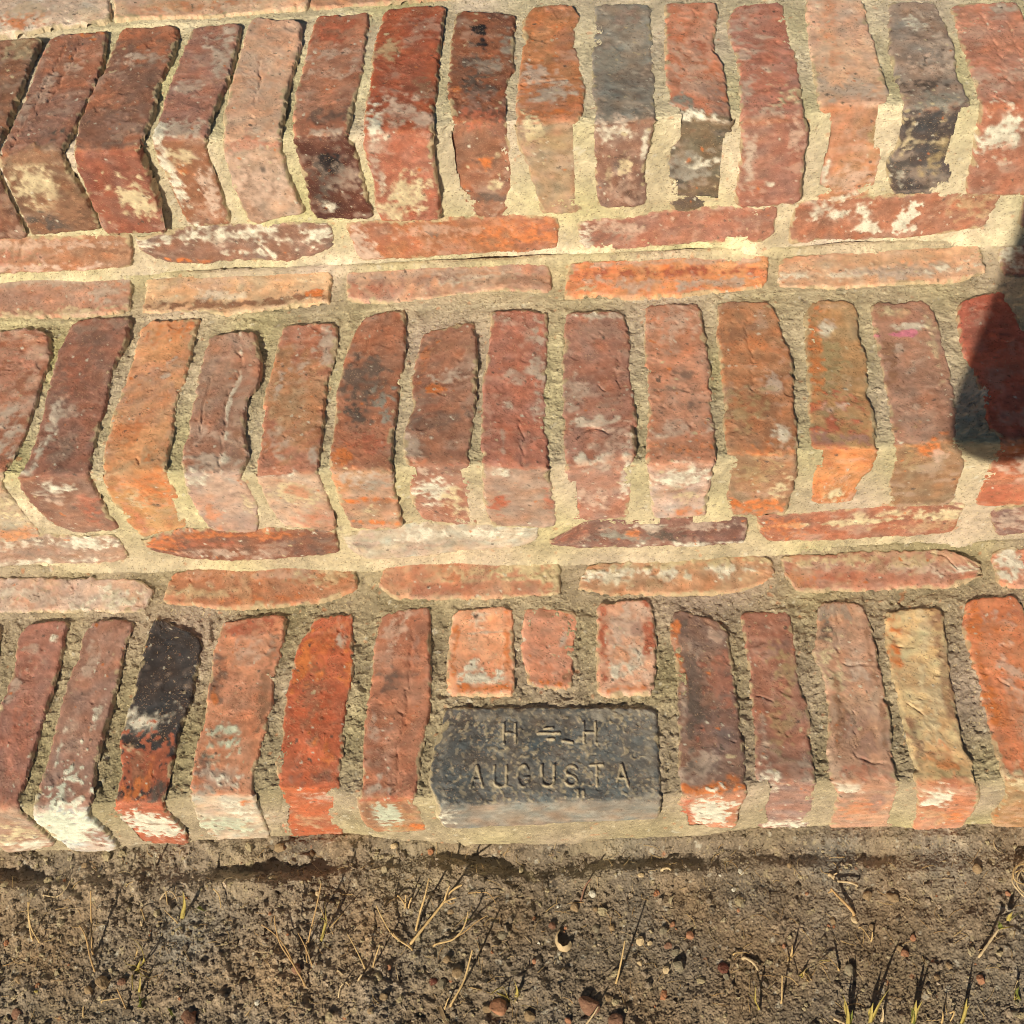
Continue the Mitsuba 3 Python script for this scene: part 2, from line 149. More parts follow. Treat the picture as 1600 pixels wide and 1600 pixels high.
    dict(kind='riser', step=2, left=[(-642, -107), (-604, -109), (-528, -109), (-468, -111)], right=[(-664, -155), (-624, -156), (-557, -153), (-481, -150)], colours=[[0.443, 0.258, 0.195], [0.476, 0.301, 0.237]], stains=[(0.85, 0.4, 0.16, 0.45, 'brown_clay', 0.85), (0.3, 0.9, 0.5, 0.2, 'pink_bloom', 0.7), (0.5, 0.15, 0.5, 0.15, 'pink_bloom', 0.5), (0.2, 0.5, 0.2, 0.2, 'red_clay', 0.4)], cracks=[[(0.38, 0.0), (0.33, 0.5)]]),
    dict(kind='riser', step=2, left=[(-461, -114), (-429, -112), (-380, -113), (-328, -109), (-262, -112)], right=[(-460, -133), (-433, -150), (-398, -159), (-345, -154), (-315, -158), (-263, -140)], colours=[[0.287, 0.191, 0.179], [0.316, 0.206, 0.196]], stains=[(0.2, 0.15, 0.3, 0.25, 'lime', 0.9), (0.5, 0.3, 0.25, 0.25, 'lime', 0.7), (0.6, 0.8, 0.2, 0.15, 'lime', 0.8), (0.95, 0.3, 0.1, 0.3, 'lime', 0.8), (0.22, 0.95, 0.12, 0.1, 'orange_clay', 0.9), (0.35, 0.55, 0.2, 0.2, 'mauve_clay', 0.4), (0.55, 0.9, 0.08, 0.15, 'dark_soot', 0.5)]),
    dict(kind='riser', step=2, left=[(-242, -113), (-173, -112), (-101, -120), (-33, -118)], right=[(-237, -157), (-154, -158), (-80, -167), (-33, -154)], colours=[[0.431, 0.211, 0.163], [0.467, 0.227, 0.149]], stains=[(0.05, 0.6, 0.08, 0.5, 'pink_bloom', 0.9), (0.8, 0.5, 0.25, 0.4, 'orange_clay', 0.5), (0.3, 0.3, 0.3, 0.2, 'pink_bloom', 0.35), (0.4, 0.4, 0.03, 0.1, 'dark_soot', 0.5)]),
    dict(kind='riser', step=2, left=[(-9, -125), (44, -120), (132, -113), (184, -108)], right=[(-6, -156), (32, -158), (79, -159), (135, -154), (183, -146)], colours=[[0.393, 0.21, 0.19], [0.414, 0.231, 0.202]], stains=[(0.02, 0.4, 0.05, 0.5, 'lime', 0.95), (0.2, 0.2, 0.2, 0.25, 'pink_bloom', 0.7), (0.1, 0.6, 0.1, 0.3, 'dark_soot', 0.4), (0.9, 0.3, 0.1, 0.3, 'mauve_clay', 0.5), (0.6, 0.5, 0.1, 0.1, 'dark_soot', 0.35)]),
    dict(kind='riser', step=2, left=[(206, -110), (253, -113), (316, -106), (357, -100), (398, -103)], right=[(206, -157), (260, -163), (325, -156), (368, -149), (392, -143)], colours=[[0.405, 0.21, 0.171], [0.434, 0.232, 0.193]], stains=[(0.13, 0.25, 0.1, 0.25, 'lime', 0.7), (0.37, 0.3, 0.04, 0.3, 'lime', 0.9), (0.38, 0.7, 0.08, 0.15, 'lime', 0.95), (0.58, 0.5, 0.05, 0.34, 'lime', 1.5), (0.25, 0.35, 0.02, 0.08, 'lime', 1.0), (0.9, 0.3, 0.12, 0.5, 'tan_clay', 0.6), (0.05, 0.1, 0.05, 0.1, 'red_clay', 0.5)]),
    dict(kind='riser', step=2, left=[(423, -110), (443, -109), (528, -111)], right=[(429, -145), (454, -146), (541, -149)], colours=[[0.31, 0.199, 0.211], [0.278, 0.179, 0.186]], stains=[]),
    dict(kind='tread', step=2, left=[(-701, 277), (-628, 278), (-569, 280), (-510, 281)], right=[(-679, 201), (-608, 201), (-536, 211), (-496, 214)], colours=[[0.871, 0.73, 0.687], [0.903, 0.784, 0.751]], stains=[(0.5, 0.6, 0.6, 0.3, 'lilac_bloom', 0.6), (0.2, 0.8, 0.2, 0.3, 'orange_clay', 0.5), (0.5, 0.85, 0.15, 0.2, 'orange_clay', 0.6), (0.5, 0.3, 0.5, 0.3, 'pink_bloom', 0.5)], smear=0.3),
    dict(kind='tread', step=2, left=[(-500, 282), (-415, 285), (-344, 286), (-293, 285)], right=[(-485, 215), (-403, 213), (-312, 217), (-286, 219)], colours=[[0.873, 0.638, 0.541], [0.817, 0.559, 0.463]], stains=[(0.6, 0.6, 0.4, 0.3, 'lilac_bloom', 0.5), (0.3, 0.8, 0.4, 0.2, 'orange_clay', 0.5), (0.1, 0.5, 0.15, 0.4, 'pink_bloom', 0.6)], smear=0.3),
    dict(kind='tread', step=2, left=[(-285, 284), (-204, 284), (-112, 287), (-68, 286)], right=[(-278, 218), (-199, 221), (-109, 224), (-67, 224)], colours=[[0.635, 0.4, 0.309], [0.582, 0.356, 0.286]], stains=[]),
    dict(kind='tread', step=2, left=[(-48, 283), (32, 283), (102, 282), (146, 282)], right=[(-48, 220), (30, 219), (98, 216), (141, 216)], colours=[[0.604, 0.338, 0.285], [0.634, 0.379, 0.315]], stains=[]),
    dict(kind='tread', step=2, left=[(164, 290), (228, 287), (296, 286), (353, 286)], right=[(158, 224), (220, 221), (287, 221), (342, 221)], colours=[[0.69, 0.424, 0.332], [0.578, 0.318, 0.265]], stains=[]),
    dict(kind='tread', step=2, left=[(364, 285), (432, 286), (499, 285), (544, 284)], right=[(353, 222), (419, 223), (485, 224), (529, 225)], colours=[[0.554, 0.317, 0.282], [0.634, 0.379, 0.327]], stains=[]),
    dict(kind='tread', step=1, left=[(-684, 268), (-630, 267), (-551, 266), (-487, 266)], right=[(-668, 213), (-616, 212), (-564, 211), (-481, 213)], colours=[[0.541, 0.352, 0.308], [0.588, 0.39, 0.348]], stains=[(0.5, 0.12, 0.7, 0.2, 'lilac_bloom', 0.8), (0.9, 0.5, 0.12, 0.5, 'lilac_bloom', 0.8), (0.3, 0.5, 0.3, 0.3, 'mauve_clay', 0.5), (0.5, 0.95, 0.7, 0.1, 'cream', 0.6)]),
    dict(kind='tread', step=1, left=[(-466, 263), (-393, 261), (-316, 260), (-271, 257)], right=[(-462, 212), (-398, 212), (-375, 206), (-335, 211), (-271, 217)], colours=[[0.77, 0.567, 0.425], [0.815, 0.63, 0.484]], stains=[(0.5, 0.85, 0.8, 0.12, 'brown_clay', 0.85), (0.95, 0.75, 0.06, 0.12, 'orange_clay', 1.0), (0.3, 0.3, 0.4, 0.25, 'pink_bloom', 0.4), (0.5, 0.6, 0.25, 0.12, 'lime', 0.4)]),
    dict(kind='tread', step=1, left=[(-251, 256), (-180, 255), (-105, 258), (-43, 256)], right=[(-248, 219), (-195, 211), (-141, 220), (-79, 224), (-43, 218)], colours=[[0.678, 0.496, 0.427], [0.599, 0.391, 0.357]], stains=[(0.55, 0.5, 0.25, 0.2, 'lime', 0.6), (0.3, 0.4, 0.3, 0.25, 'mauve_clay', 0.6), (0.1, 0.7, 0.2, 0.2, 'red_clay', 0.4), (0.85, 0.7, 0.2, 0.2, 'brown_clay', 0.5), (0.5, 0.2, 0.4, 0.15, 'lilac_bloom', 0.6)]),
    dict(kind='tread', step=1, left=[(-18, 251), (44, 255), (93, 257), (180, 252)], right=[(-24, 209), (6, 212), (30, 207), (75, 205), (124, 209), (174, 213)], colours=[[0.862, 0.459, 0.274], [0.809, 0.353, 0.216]], stains=[(0.5, 0.4, 0.5, 0.18, 'red_clay', 0.75), (0.3, 0.7, 0.3, 0.2, 'pink_bloom', 0.6), (0.75, 0.8, 0.2, 0.15, 'lilac_bloom', 0.7), (0.5, 0.1, 0.6, 0.12, 'pink_bloom', 0.6), (0.1, 0.9, 0.1, 0.15, 'cream', 0.6)]),
    dict(kind='tread', step=1, left=[(197, 247), (272, 255), (344, 257), (392, 256)], right=[(191, 214), (242, 209), (313, 212), (360, 212), (390, 222)], colours=[[0.769, 0.556, 0.445], [0.714, 0.497, 0.408]], stains=[(0.3, 0.7, 0.3, 0.2, 'lime', 0.6), (0.65, 0.7, 0.3, 0.25, 'lilac_bloom', 0.8), (0.85, 0.75, 0.15, 0.2, 'lime', 0.7), (0.5, 0.3, 0.5, 0.25, 'tan_clay', 0.4)]),
    dict(kind='tread', step=1, left=[(413, 250), (462, 254), (556, 255)], right=[(412, 216), (454, 216), (546, 217)], colours=[[0.444, 0.266, 0.257], [0.396, 0.234, 0.224]], stains=[(0.05, 0.3, 0.1, 0.5, 'lime', 0.7), (0.1, 0.8, 0.1, 0.1, 'lime', 0.6)]),
    dict(kind='rowlock', step=1, left=[(-624, 185), (-621, 136), (-618, 86), (-617, 6)], right=[(-575, 192), (-559, 182), (-550, 152), (-552, 108), (-551, 53), (-563, 7)], front_left=[(-624, -32), (-624, -73), (-628, -117)], front_right=[(-572, -22), (-569, -67), (-568, -111)], colours=[[0.449, 0.229, 0.186], [0.619, 0.462, 0.432], [0.588, 0.553, 0.506], [0.5, 0.41, 0.361]], stains=[(0.65, 0.4, 0.35, 0.3, 'pink_bloom', 0.7), (0.6, 0.35, 0.3, 0.25, 'red_clay', 0.5), (0.6, 0.75, 0.6, 0.2, 'lilac_bloom', 0.8), (0.5, 1.5, 0.7, 0.4, 'cream', 0.7), (0.6, 1.1, 0.3, 0.1, 'lilac_bloom', 0.6), (0.5, 1.9, 0.6, 0.1, 'orange_clay', 0.5)], rough=1.6),
    dict(kind='rowlock', step=1, left=[(-531, 201), (-537, 161), (-536, 107), (-534, 35), (-541, -2)], right=[(-477, 200), (-476, 168), (-483, 130), (-479, 86), (-481, 41), (-479, 1)], front_left=[(-546, -38), (-539, -75), (-521, -93)], front_right=[(-482, -41), (-481, -65), (-478, -91)], colours=[[0.365, 0.202, 0.186], [0.318, 0.195, 0.186], [0.344, 0.224, 0.206], [0.281, 0.163, 0.15]], stains=[(0.5, 0.15, 0.5, 0.12, 'dark_soot', 0.35), (0.2, 0.65, 0.15, 0.1, 'lime', 0.5), (0.5, 0.62, 0.4, 0.05, 'lilac_bloom', 0.5), (0.5, 0.9, 0.6, 0.12, 'dark_soot', 0.35), (0.35, 1.15, 0.3, 0.14, 'lime', 0.75), (0.4, 1.4, 0.3, 0.12, 'pink_bloom', 0.7), (0.8, 1.6, 0.3, 0.3, 'red_clay', 0.5), (0.7, 1.2, 0.2, 0.05, 'lime', 0.8), (0.1, 0.95, 0.1, 0.15, 'lime', 0.5), (0.4, 0.35, 0.3, 0.15, 'red_clay', 0.35)]),
    dict(kind='rowlock', step=1, left=[(-456, 193), (-458, 154), (-460, 125), (-463, 79), (-464, 49), (-460, -2)], right=[(-404, 197), (-406, 164), (-404, 126), (-409, 83), (-407, 62), (-406, 4)], front_left=[(-467, -43), (-463, -81), (-457, -107)], front_right=[(-402, -35), (-404, -67), (-410, -92)], colours=[[0.716, 0.424, 0.304], [0.808, 0.467, 0.295], [0.624, 0.393, 0.23], [0.569, 0.299, 0.187]], stains=[(0.75, 0.1, 0.4, 0.15, 'orange_clay', 0.6), (0.45, 0.5, 0.4, 0.25, 'mauve_clay', 0.3), (0.72, 0.33, 0.13, 0.07, 'lilac_bloom', 0.9), (0.3, 0.75, 0.3, 0.15, 'orange_clay', 0.5), (0.5, 0.93, 0.6, 0.1, 'tan_clay', 0.5), (0.4, 1.4, 0.3, 0.25, 'cream', 0.95), (0.15, 1.6, 0.15, 0.4, 'red_clay', 0.4), (0.65, 1.3, 0.4, 0.3, 'orange_clay', 0.6), (0.55, 0.92, 0.05, 0.02, 'dark_soot', 0.8), (0.6, 1.55, 0.08, 0.03, 'dark_soot', 0.7)], cracks=[[(0.55, 1.3), (0.6, 1.6)], [(0.5, 0.92), (0.6, 0.95)]]),
    dict(kind='rowlock', step=1, left=[(-384, 170), (-386, 122), (-386, 67), (-383, 46), (-388, 29), (-383, -2)], right=[(-343, 174), (-331, 135), (-331, 104), (-340, 89), (-336, 44), (-328, 15), (-333, -4)], front_left=[(-384, -10), (-386, -62), (-382, -91)], front_right=[(-333, -13), (-329, -52), (-338, -98)], colours=[[0.455, 0.281, 0.251], [0.498, 0.323, 0.279], [0.55, 0.443, 0.435], [0.511, 0.392, 0.394]], stains=[(0.5, 0.75, 0.6, 0.06, 'pink_bloom', 0.5), (0.4, 0.93, 0.5, 0.08, 'lilac_bloom', 0.85), (0.5, 0.4, 0.4, 0.15, 'dark_soot', 0.2), (0.6, 1.4, 0.4, 0.3, 'pink_bloom', 0.4), (0.7, 0.5, 0.04, 0.5, 'lime', 0.55), (0.15, 1.1, 0.2, 0.1, 'lime', 0.7), (0.2, 1.7, 0.2, 0.3, 'orange_clay', 0.4), (0.9, 1.5, 0.1, 0.2, 'cream', 0.6)], cracks=[[(0.66, 0.1), (0.62, 0.98)], [(0.2, 0.3), (0.15, 0.7)]]),
    dict(kind='rowlock', step=1, left=[(-309, 182), (-311, 156), (-313, 121), (-316, 82), (-313, 43), (-312, -8)], right=[(-260, 183), (-257, 144), (-262, 107), (-261, 76), (-259, 27), (-259, -4)], front_left=[(-312, -14), (-311, -57), (-308, -87)], front_right=[(-259, -13), (-258, -52), (-259, -93)], colours=[[0.51, 0.261, 0.217], [0.537, 0.324, 0.229], [0.596, 0.47, 0.429], [0.534, 0.352, 0.299]], stains=[(0.85, 0.1, 0.2, 0.15, 'lilac_bloom', 0.8), (0.45, 0.3, 0.2, 0.06, 'lilac_bloom', 0.6), (0.4, 0.55, 0.4, 0.15, 'tan_clay', 0.5), (0.2, 0.8, 0.3, 0.1, 'lilac_bloom', 0.5), (0.95, 0.9, 0.12, 0.15, 'lilac_bloom', 0.8), (0.5, 1.0, 0.7, 0.05, 'lime', 0.7), (0.5, 1.35, 0.5, 0.25, 'cream', 0.7), (0.6, 1.3, 0.2, 0.1, 'red_clay', 0.5), (0.7, 1.8, 0.4, 0.15, 'red_clay', 0.4), (0.15, 0.4, 0.1, 0.1, 'lilac_bloom', 0.7)], specks=1.3),
    dict(kind='rowlock', step=1, left=[(-223, 191), (-236, 169), (-241, 131), (-245, 88), (-243, 46), (-242, -2)], right=[(-190, 196), (-189, 166), (-188, 122), (-190, 79), (-193, 38), (-190, -7)], front_left=[(-242, -23), (-241, -63), (-239, -92)], front_right=[(-193, -26), (-193, -57), (-194, -95)], colours=[[0.463, 0.237, 0.187], [0.422, 0.209, 0.162], [0.513, 0.351, 0.299], [0.578, 0.372, 0.268]], stains=[(0.45, 0.5, 0.5, 0.2, 'dark_soot', 0.65), (0.8, 0.62, 0.2, 0.12, 'grey_ash', 0.8), (0.4, 0.68, 0.3, 0.1, 'dark_soot', 0.7), (0.6, 0.85, 0.4, 0.1, 'red_clay', 0.6), (0.2, 0.95, 0.3, 0.08, 'orange_clay', 0.7), (0.5, 1.15, 0.6, 0.16, 'lilac_bloom', 0.75), (0.7, 1.25, 0.3, 0.12, 'grey_ash', 0.5), (0.5, 1.5, 0.6, 0.06, 'orange_clay', 0.8), (0.5, 1.7, 0.4, 0.1, 'cream', 0.6), (0.8, 1.6, 0.2, 0.2, 'brown_clay', 0.6), (0.5, 1.9, 0.6, 0.06, 'orange_clay', 0.7)], cracks=[[(0.4, 0.1), (0.2, 0.35)]], specks=1.6),
    dict(kind='rowlock', step=1, left=[(-167, 165), (-170, 127), (-174, 103), (-167, 69), (-175, 43), (-174, 15), (-171, 3)], right=[(-120, 176), (-116, 137), (-116, 94), (-115, 64), (-119, 21), (-119, -1)], front_left=[(-172, -27), (-174, -66), (-170, -87)], front_right=[(-119, -30), (-118, -69), (-119, -106)], colours=[[0.423, 0.242, 0.205], [0.36, 0.192, 0.164], [0.431, 0.252, 0.224], [0.397, 0.215, 0.185]], stains=[(0.35, 0.46, 0.16, 0.05, 'orange_clay', 0.8), (0.55, 0.37, 0.25, 0.06, 'lilac_bloom', 0.7), (0.5, 0.7, 0.5, 0.1, 'dark_soot', 0.4), (0.15, 0.9, 0.2, 0.1, 'lilac_bloom', 0.7), (0.5, 1.0, 0.5, 0.05, 'red_clay', 0.6), (0.35, 1.4, 0.35, 0.3, 'lime', 0.95), (0.7, 1.6, 0.25, 0.25, 'cream', 0.85), (0.2, 1.1, 0.2, 0.1, 'pink_bloom', 0.8), (0.1, 0.2, 0.08, 0.2, 'orange_clay', 0.5), (0.5, 0.15, 0.4, 0.06, 'brown_clay', 0.4)], specks=1.2),
    dict(kind='rowlock', step=1, left=[(-96, 189), (-97, 149), (-102, 99), (-102, 58), (-101, 20), (-99, -5)], right=[(-46, 185), (-47, 134), (-48, 91), (-50, 52), (-46, 18), (-46, -9)], front_left=[(-101, -19), (-103, -58), (-99, -91)], front_right=[(-44, -30), (-42, -69), (-43, -98)], colours=[[0.509, 0.247, 0.222], [0.478, 0.231, 0.206], [0.465, 0.35, 0.323], [0.43, 0.305, 0.281]], stains=[(0.9, 0.35, 0.13, 0.35, 'lilac_bloom', 0.85), (0.6, 0.42, 0.3, 0.06, 'lilac_bloom', 0.55), (0.1, 0.05, 0.2, 0.06, 'lilac_bloom', 0.7), (0.4, 0.62, 0.08, 0.03, 'lime', 0.7), (0.5, 0.98, 0.6, 0.05, 'red_clay', 0.5), (0.2, 1.05, 0.25, 0.06, 'lime', 0.7), (0.18, 1.6, 0.18, 0.14, 'red_clay', 0.85), (0.95, 1.6, 0.1, 0.3, 'red_clay', 0.6), (0.3, 0.85, 0.04, 0.15, 'lilac_bloom', 0.5)], cracks=[[(0.62, 0.7), (0.6, 0.98)]]),
    dict(kind='rowlock', step=1, left=[(-22, 184), (-26, 133), (-25, 90), (-25, 31), (-23, -8)], right=[(29, 183), (34, 142), (34, 93), (36, 43), (33, 1)], front_left=[(-24, -28), (-24, -59), (-21, -90)], front_right=[(31, -16), (29, -62), (30, -91)], colours=[[0.423, 0.236, 0.218], [0.462, 0.259, 0.235], [0.492, 0.307, 0.284], [0.464, 0.273, 0.252]], stains=[(0.5, 0.02, 0.5, 0.035, 'lime', 0.95), (0.6, 0.1, 0.5, 0.1, 'mauve_clay', 0.5), (0.1, 0.55, 0.2, 0.1, 'lilac_bloom', 0.5), (0.4, 0.75, 0.5, 0.03, 'lime', 0.5), (0.5, 0.88, 0.5, 0.1, 'pink_bloom', 0.5), (0.15, 0.97, 0.25, 0.07, 'lime', 0.7), (0.55, 1.1, 0.4, 0.08, 'lilac_bloom', 0.6), (0.3, 1.6, 0.3, 0.2, 'pink_bloom', 0.5), (0.95, 1.3, 0.1, 0.3, 'lime', 0.7), (0.1, 1.75, 0.1, 0.1, 'red_clay', 0.6)], cracks=[[(0.1, 0.85), (0.4, 0.78), (0.6, 0.83), (0.8, 0.8)], [(0.85, 0.3), (0.85, 0.6)], [(0.5, 0.5), (0.6, 0.55)]]),
    dict(kind='rowlock', step=1, left=[(57, 189), (55, 129), (56, 71), (53, 28), (50, -8)], right=[(105, 188), (108, 151), (110, 102), (107, 66), (107, 12), (106, -7)], front_left=[(52, -19), (56, -58), (57, -86)], front_right=[(104, -22), (102, -60), (103, -84)], colours=[[0.629, 0.364, 0.304], [0.557, 0.309, 0.25], [0.597, 0.499, 0.513], [0.494, 0.351, 0.336]], stains=[(0.5, 0.1, 0.5, 0.12, 'pink_bloom', 0.5), (0.6, 0.45, 0.4, 0.03, 'dark_soot', 0.5), (0.4, 0.55, 0.5, 0.02, 'dark_soot', 0.5), (0.7, 0.65, 0.3, 0.03, 'dark_soot', 0.5), (0.5, 0.8, 0.5, 0.05, 'pink_bloom', 0.6), (0.4, 0.92, 0.5, 0.05, 'orange_clay', 0.5), (0.5, 1.25, 0.6, 0.25, 'lime', 0.8), (0.4, 1.5, 0.4, 0.1, 'brown_clay', 0.5), (0.7, 1.6, 0.3, 0.15, 'cream', 0.6), (0.6, 1.9, 0.4, 0.08, 'orange_clay', 0.5), (0.7, 1.4, 0.06, 0.04, 'dark_soot', 0.8)], specks=1.8, rough=1.4),
    dict(kind='rowlock', step=1, left=[(130, 189), (126, 150), (126, 98), (127, 54), (122, 34), (125, 0)], right=[(176, 188), (182, 157), (187, 122), (186, 86), (183, 51), (182, 23), (178, -2)], front_left=[(126, -21), (127, -71), (129, -91)], front_right=[(183, -23), (181, -61), (180, -93)], colours=[[0.533, 0.291, 0.194], [0.44, 0.242, 0.169], [0.346, 0.247, 0.191], [0.417, 0.263, 0.2]], stains=[(0.3, 0.2, 0.25, 0.15, 'brown_clay', 0.6), (0.5, 0.3, 0.4, 0.06, 'orange_clay', 0.35), (0.75, 0.53, 0.15, 0.05, 'lilac_bloom', 0.7), (0.3, 0.75, 0.3, 0.15, 'olive_moss', 0.5), (0.8, 0.88, 0.2, 0.1, 'lime', 0.6), (0.5, 0.98, 0.5, 0.04, 'orange_clay', 0.6), (0.5, 1.3, 0.5, 0.25, 'olive_moss', 0.45), (0.85, 1.5, 0.2, 0.25, 'cream', 0.95), (0.5, 1.85, 0.5, 0.15, 'orange_clay', 0.7), (0.1, 1.8, 0.1, 0.1, 'orange_clay', 0.9)], cracks=[[(0.45, 0.1), (0.4, 0.6)]], rough=1.4),
    dict(kind='rowlock', step=1, left=[(221, 187), (212, 171), (208, 121), (205, 79), (202, 36), (200, 6)], right=[(258, 185), (256, 137), (257, 101), (251, 65), (255, 42), (250, 1)], front_left=[(205, -41), (209, -84)], front_right=[(256, -25), (243, -55), (243, -82)], colours=[[0.531, 0.367, 0.232], [0.489, 0.347, 0.229], [0.641, 0.326, 0.182], [0.597, 0.27, 0.152]], stains=[(0.35, 0.2, 0.16, 0.06, 'lime', 0.7), (0.5, 0.15, 0.15, 0.04, 'lilac_bloom', 0.6), (0.4, 0.42, 0.35, 0.14, 'olive_moss', 0.9), (0.3, 0.62, 0.3, 0.08, 'olive_moss', 0.7), (0.7, 0.6, 0.2, 0.1, 'tan_clay', 0.5), (0.5, 0.82, 0.6, 0.16, 'red_clay', 0.85), (0.5, 0.93, 0.5, 0.04, 'mauve_clay', 0.7), (0.5, 1.85, 0.3, 0.15, 'cream', 0.8), (0.4, 0.75, 0.25, 0.05, 'lime', 0.4), (0.1, 0.4, 0.12, 0.3, 'orange_clay', 0.6)]),
    dict(kind='rowlock', step=1, left=[(278, 178), (276, 136), (277, 100), (276, 47), (273, 5)], right=[(329, 181), (332, 149), (332, 103), (330, 59), (323, 9)], front_left=[(278, -20), (280, -66), (283, -98)], front_right=[(336, -31), (337, -69), (339, -96)], colours=[[0.497, 0.315, 0.279], [0.444, 0.265, 0.228], [0.382, 0.268, 0.199], [0.344, 0.235, 0.173]], stains=[(0.3, 0.06, 0.3, 0.05, 'cream', 0.8), (0.6, 0.1, 0.4, 0.06, 'red_clay', 0.35), (0.4, 0.18, 0.4, 0.03, 'lime', 0.6), (0.38, 0.222, 0.42, 0.02, 'pink_paint', 1.5), (0.1, 0.4, 0.14, 0.4, 'brown_clay', 0.7), (0.35, 0.35, 0.12, 0.05, 'lilac_bloom', 0.6), (0.4, 0.5, 0.1, 0.06, 'lilac_bloom', 0.5), (0.4, 0.75, 0.15, 0.03, 'lilac_bloom', 0.4), (0.5, 1.1, 0.4, 0.12, 'orange_clay', 0.7), (0.2, 1.2, 0.15, 0.3, 'olive_moss', 0.4), (0.9, 0.3, 0.08, 0.3, 'cream', 0.5), (0.7, 1.2, 0.15, 0.1, 'pink_bloom', 0.6)]),
    dict(kind='rowlock', step=1, left=[(361, 179), (357, 164), (354, 117), (359, 90), (361, 55), (358, 27), (369, 7)], right=[(402, 190), (409, 136), (408, 70), (406, 6)], front_left=[(364, -24), (365, -65), (367, -100)], front_right=[(422, -27), (429, -68), (435, -104)], colours=[[0.622, 0.211, 0.168], [0.537, 0.176, 0.147], [0.599, 0.278, 0.203], [0.547, 0.21, 0.146]], stains=[(0.5, 0.85, 0.4, 0.06, 'lilac_bloom', 0.3), (0.5, 1.1, 0.5, 0.1, 'orange_clay', 0.5), (0.6, 1.4, 0.4, 0.2, 'pink_bloom', 0.6), (0.3, 1.8, 0.4, 0.15, 'red_clay', 0.6)]),
    dict(kind='rowlock', step=1, left=[(455, 184), (451, 128), (446, 68), (445, 4)], right=[(494, 185), (495, 125), (490, 66), (485, 5)], front_left=[(453, -26), (470, -103)], front_right=[(496, -28), (513, -97)], colours=[[0.488, 0.238, 0.195], [0.434, 0.211, 0.175], [0.421, 0.23, 0.19], [0.382, 0.201, 0.172]], stains=[]),
    dict(kind='riser', step=1, left=[(-665, -120), (-614, -120), (-566, -110), (-486, -106)], right=[(-688, -170), (-634, -168), (-565, -159), (-488, -146)], colours=[[0.425, 0.326, 0.304], [0.384, 0.275, 0.256]], stains=[(0.85, 0.2, 0.2, 0.3, 'lime', 0.8), (0.3, 0.15, 0.3, 0.2, 'lime', 0.5), (0.5, 0.5, 0.3, 0.2, 'mauve_clay', 0.3), (0.4, 0.9, 0.5, 0.12, 'lime', 0.6)], cracks=[[(0.76, 0.0), (0.88, 1.0)]]),
    dict(kind='riser', step=1, left=[(-459, -116), (-415, -100), (-355, -98), (-306, -97), (-260, -99)], right=[(-455, -132), (-428, -145), (-378, -150), (-316, -142), (-265, -136)], colours=[[0.278, 0.147, 0.12], [0.239, 0.125, 0.111]], stains=[(0.1, 0.4, 0.1, 0.4, 'orange_clay', 0.6), (0.5, 0.1, 0.4, 0.15, 'orange_clay', 0.5), (0.4, 0.75, 0.2, 0.15, 'lilac_bloom', 0.5), (0.9, 0.5, 0.12, 0.5, 'dark_soot', 0.4), (0.3, 0.4, 0.2, 0.2, 'red_clay', 0.4)], rough=1.5, specks=1.3),
    dict(kind='riser', step=1, left=[(-253, -108), (-214, -99), (-166, -100), (-107, -104), (-59, -101)], right=[(-253, -130), (-234, -148), (-161, -152), (-85, -133), (-63, -124)], colours=[[0.604, 0.605, 0.582], [0.549, 0.526, 0.502]], stains=[(0.15, 0.4, 0.15, 0.4, 'lilac_bloom', 0.8), (0.3, 0.8, 0.2, 0.2, 'lilac_bloom', 0.6), (0.6, 0.3, 0.3, 0.25, 'lime', 0.8), (0.5, 0.6, 0.3, 0.15, 'mauve_clay', 0.25), (0.1, 0.6, 0.08, 0.2, 'dark_soot', 0.4)]),
    dict(kind='riser', step=1, left=[(-45, -126), (-12, -98), (34, -95), (81, -90), (144, -99)], right=[(-44, -134), (-1, -144), (35, -141), (68, -137), (116, -141), (145, -142)], colours=[[0.258, 0.158, 0.159], [0.227, 0.135, 0.14]], stains=[(0.35, 0.6, 0.2, 0.25, 'grey_ash', 0.85), (0.55, 0.2, 0.1, 0.2, 'lime', 0.6), (0.45, 0.5, 0.05, 0.2, 'orange_clay', 0.7), (0.6, 0.5, 0.08, 0.3, 'dark_soot', 0.8), (0.7, 0.3, 0.3, 0.15, 'lilac_bloom', 0.5), (0.8, 0.95, 0.25, 0.08, 'lime', 0.8), (0.1, 0.4, 0.15, 0.3, 'red_clay', 0.4)], specks=1.6),
    dict(kind='riser', step=1, left=[(158, -102), (207, -102), (276, -102), (321, -98), (352, -101)], right=[(163, -132), (171, -144), (237, -150), (308, -150), (352, -147)], colours=[[0.433, 0.211, 0.17], [0.405, 0.221, 0.186]], stains=[(0.5, 0.4, 0.6, 0.1, 'cream', 0.85), (0.85, 0.35, 0.2, 0.25, 'cream', 0.9), (0.7, 0.2, 0.2, 0.15, 'cream', 0.6), (0.1, 0.4, 0.12, 0.5, 'orange_clay', 0.5), (0.9, 0.7, 0.2, 0.2, 'tan_clay', 0.5)]),
    dict(kind='riser', step=1, left=[(384, -112), (414, -109), (458, -105), (524, -104)], right=[(399, -153), (424, -149), (470, -147), (539, -146)], colours=[[0.318, 0.218, 0.223], [0.284, 0.184, 0.189]], stains=[(0.1, 0.5, 0.1, 0.4, 'lilac_bloom', 0.5)]),
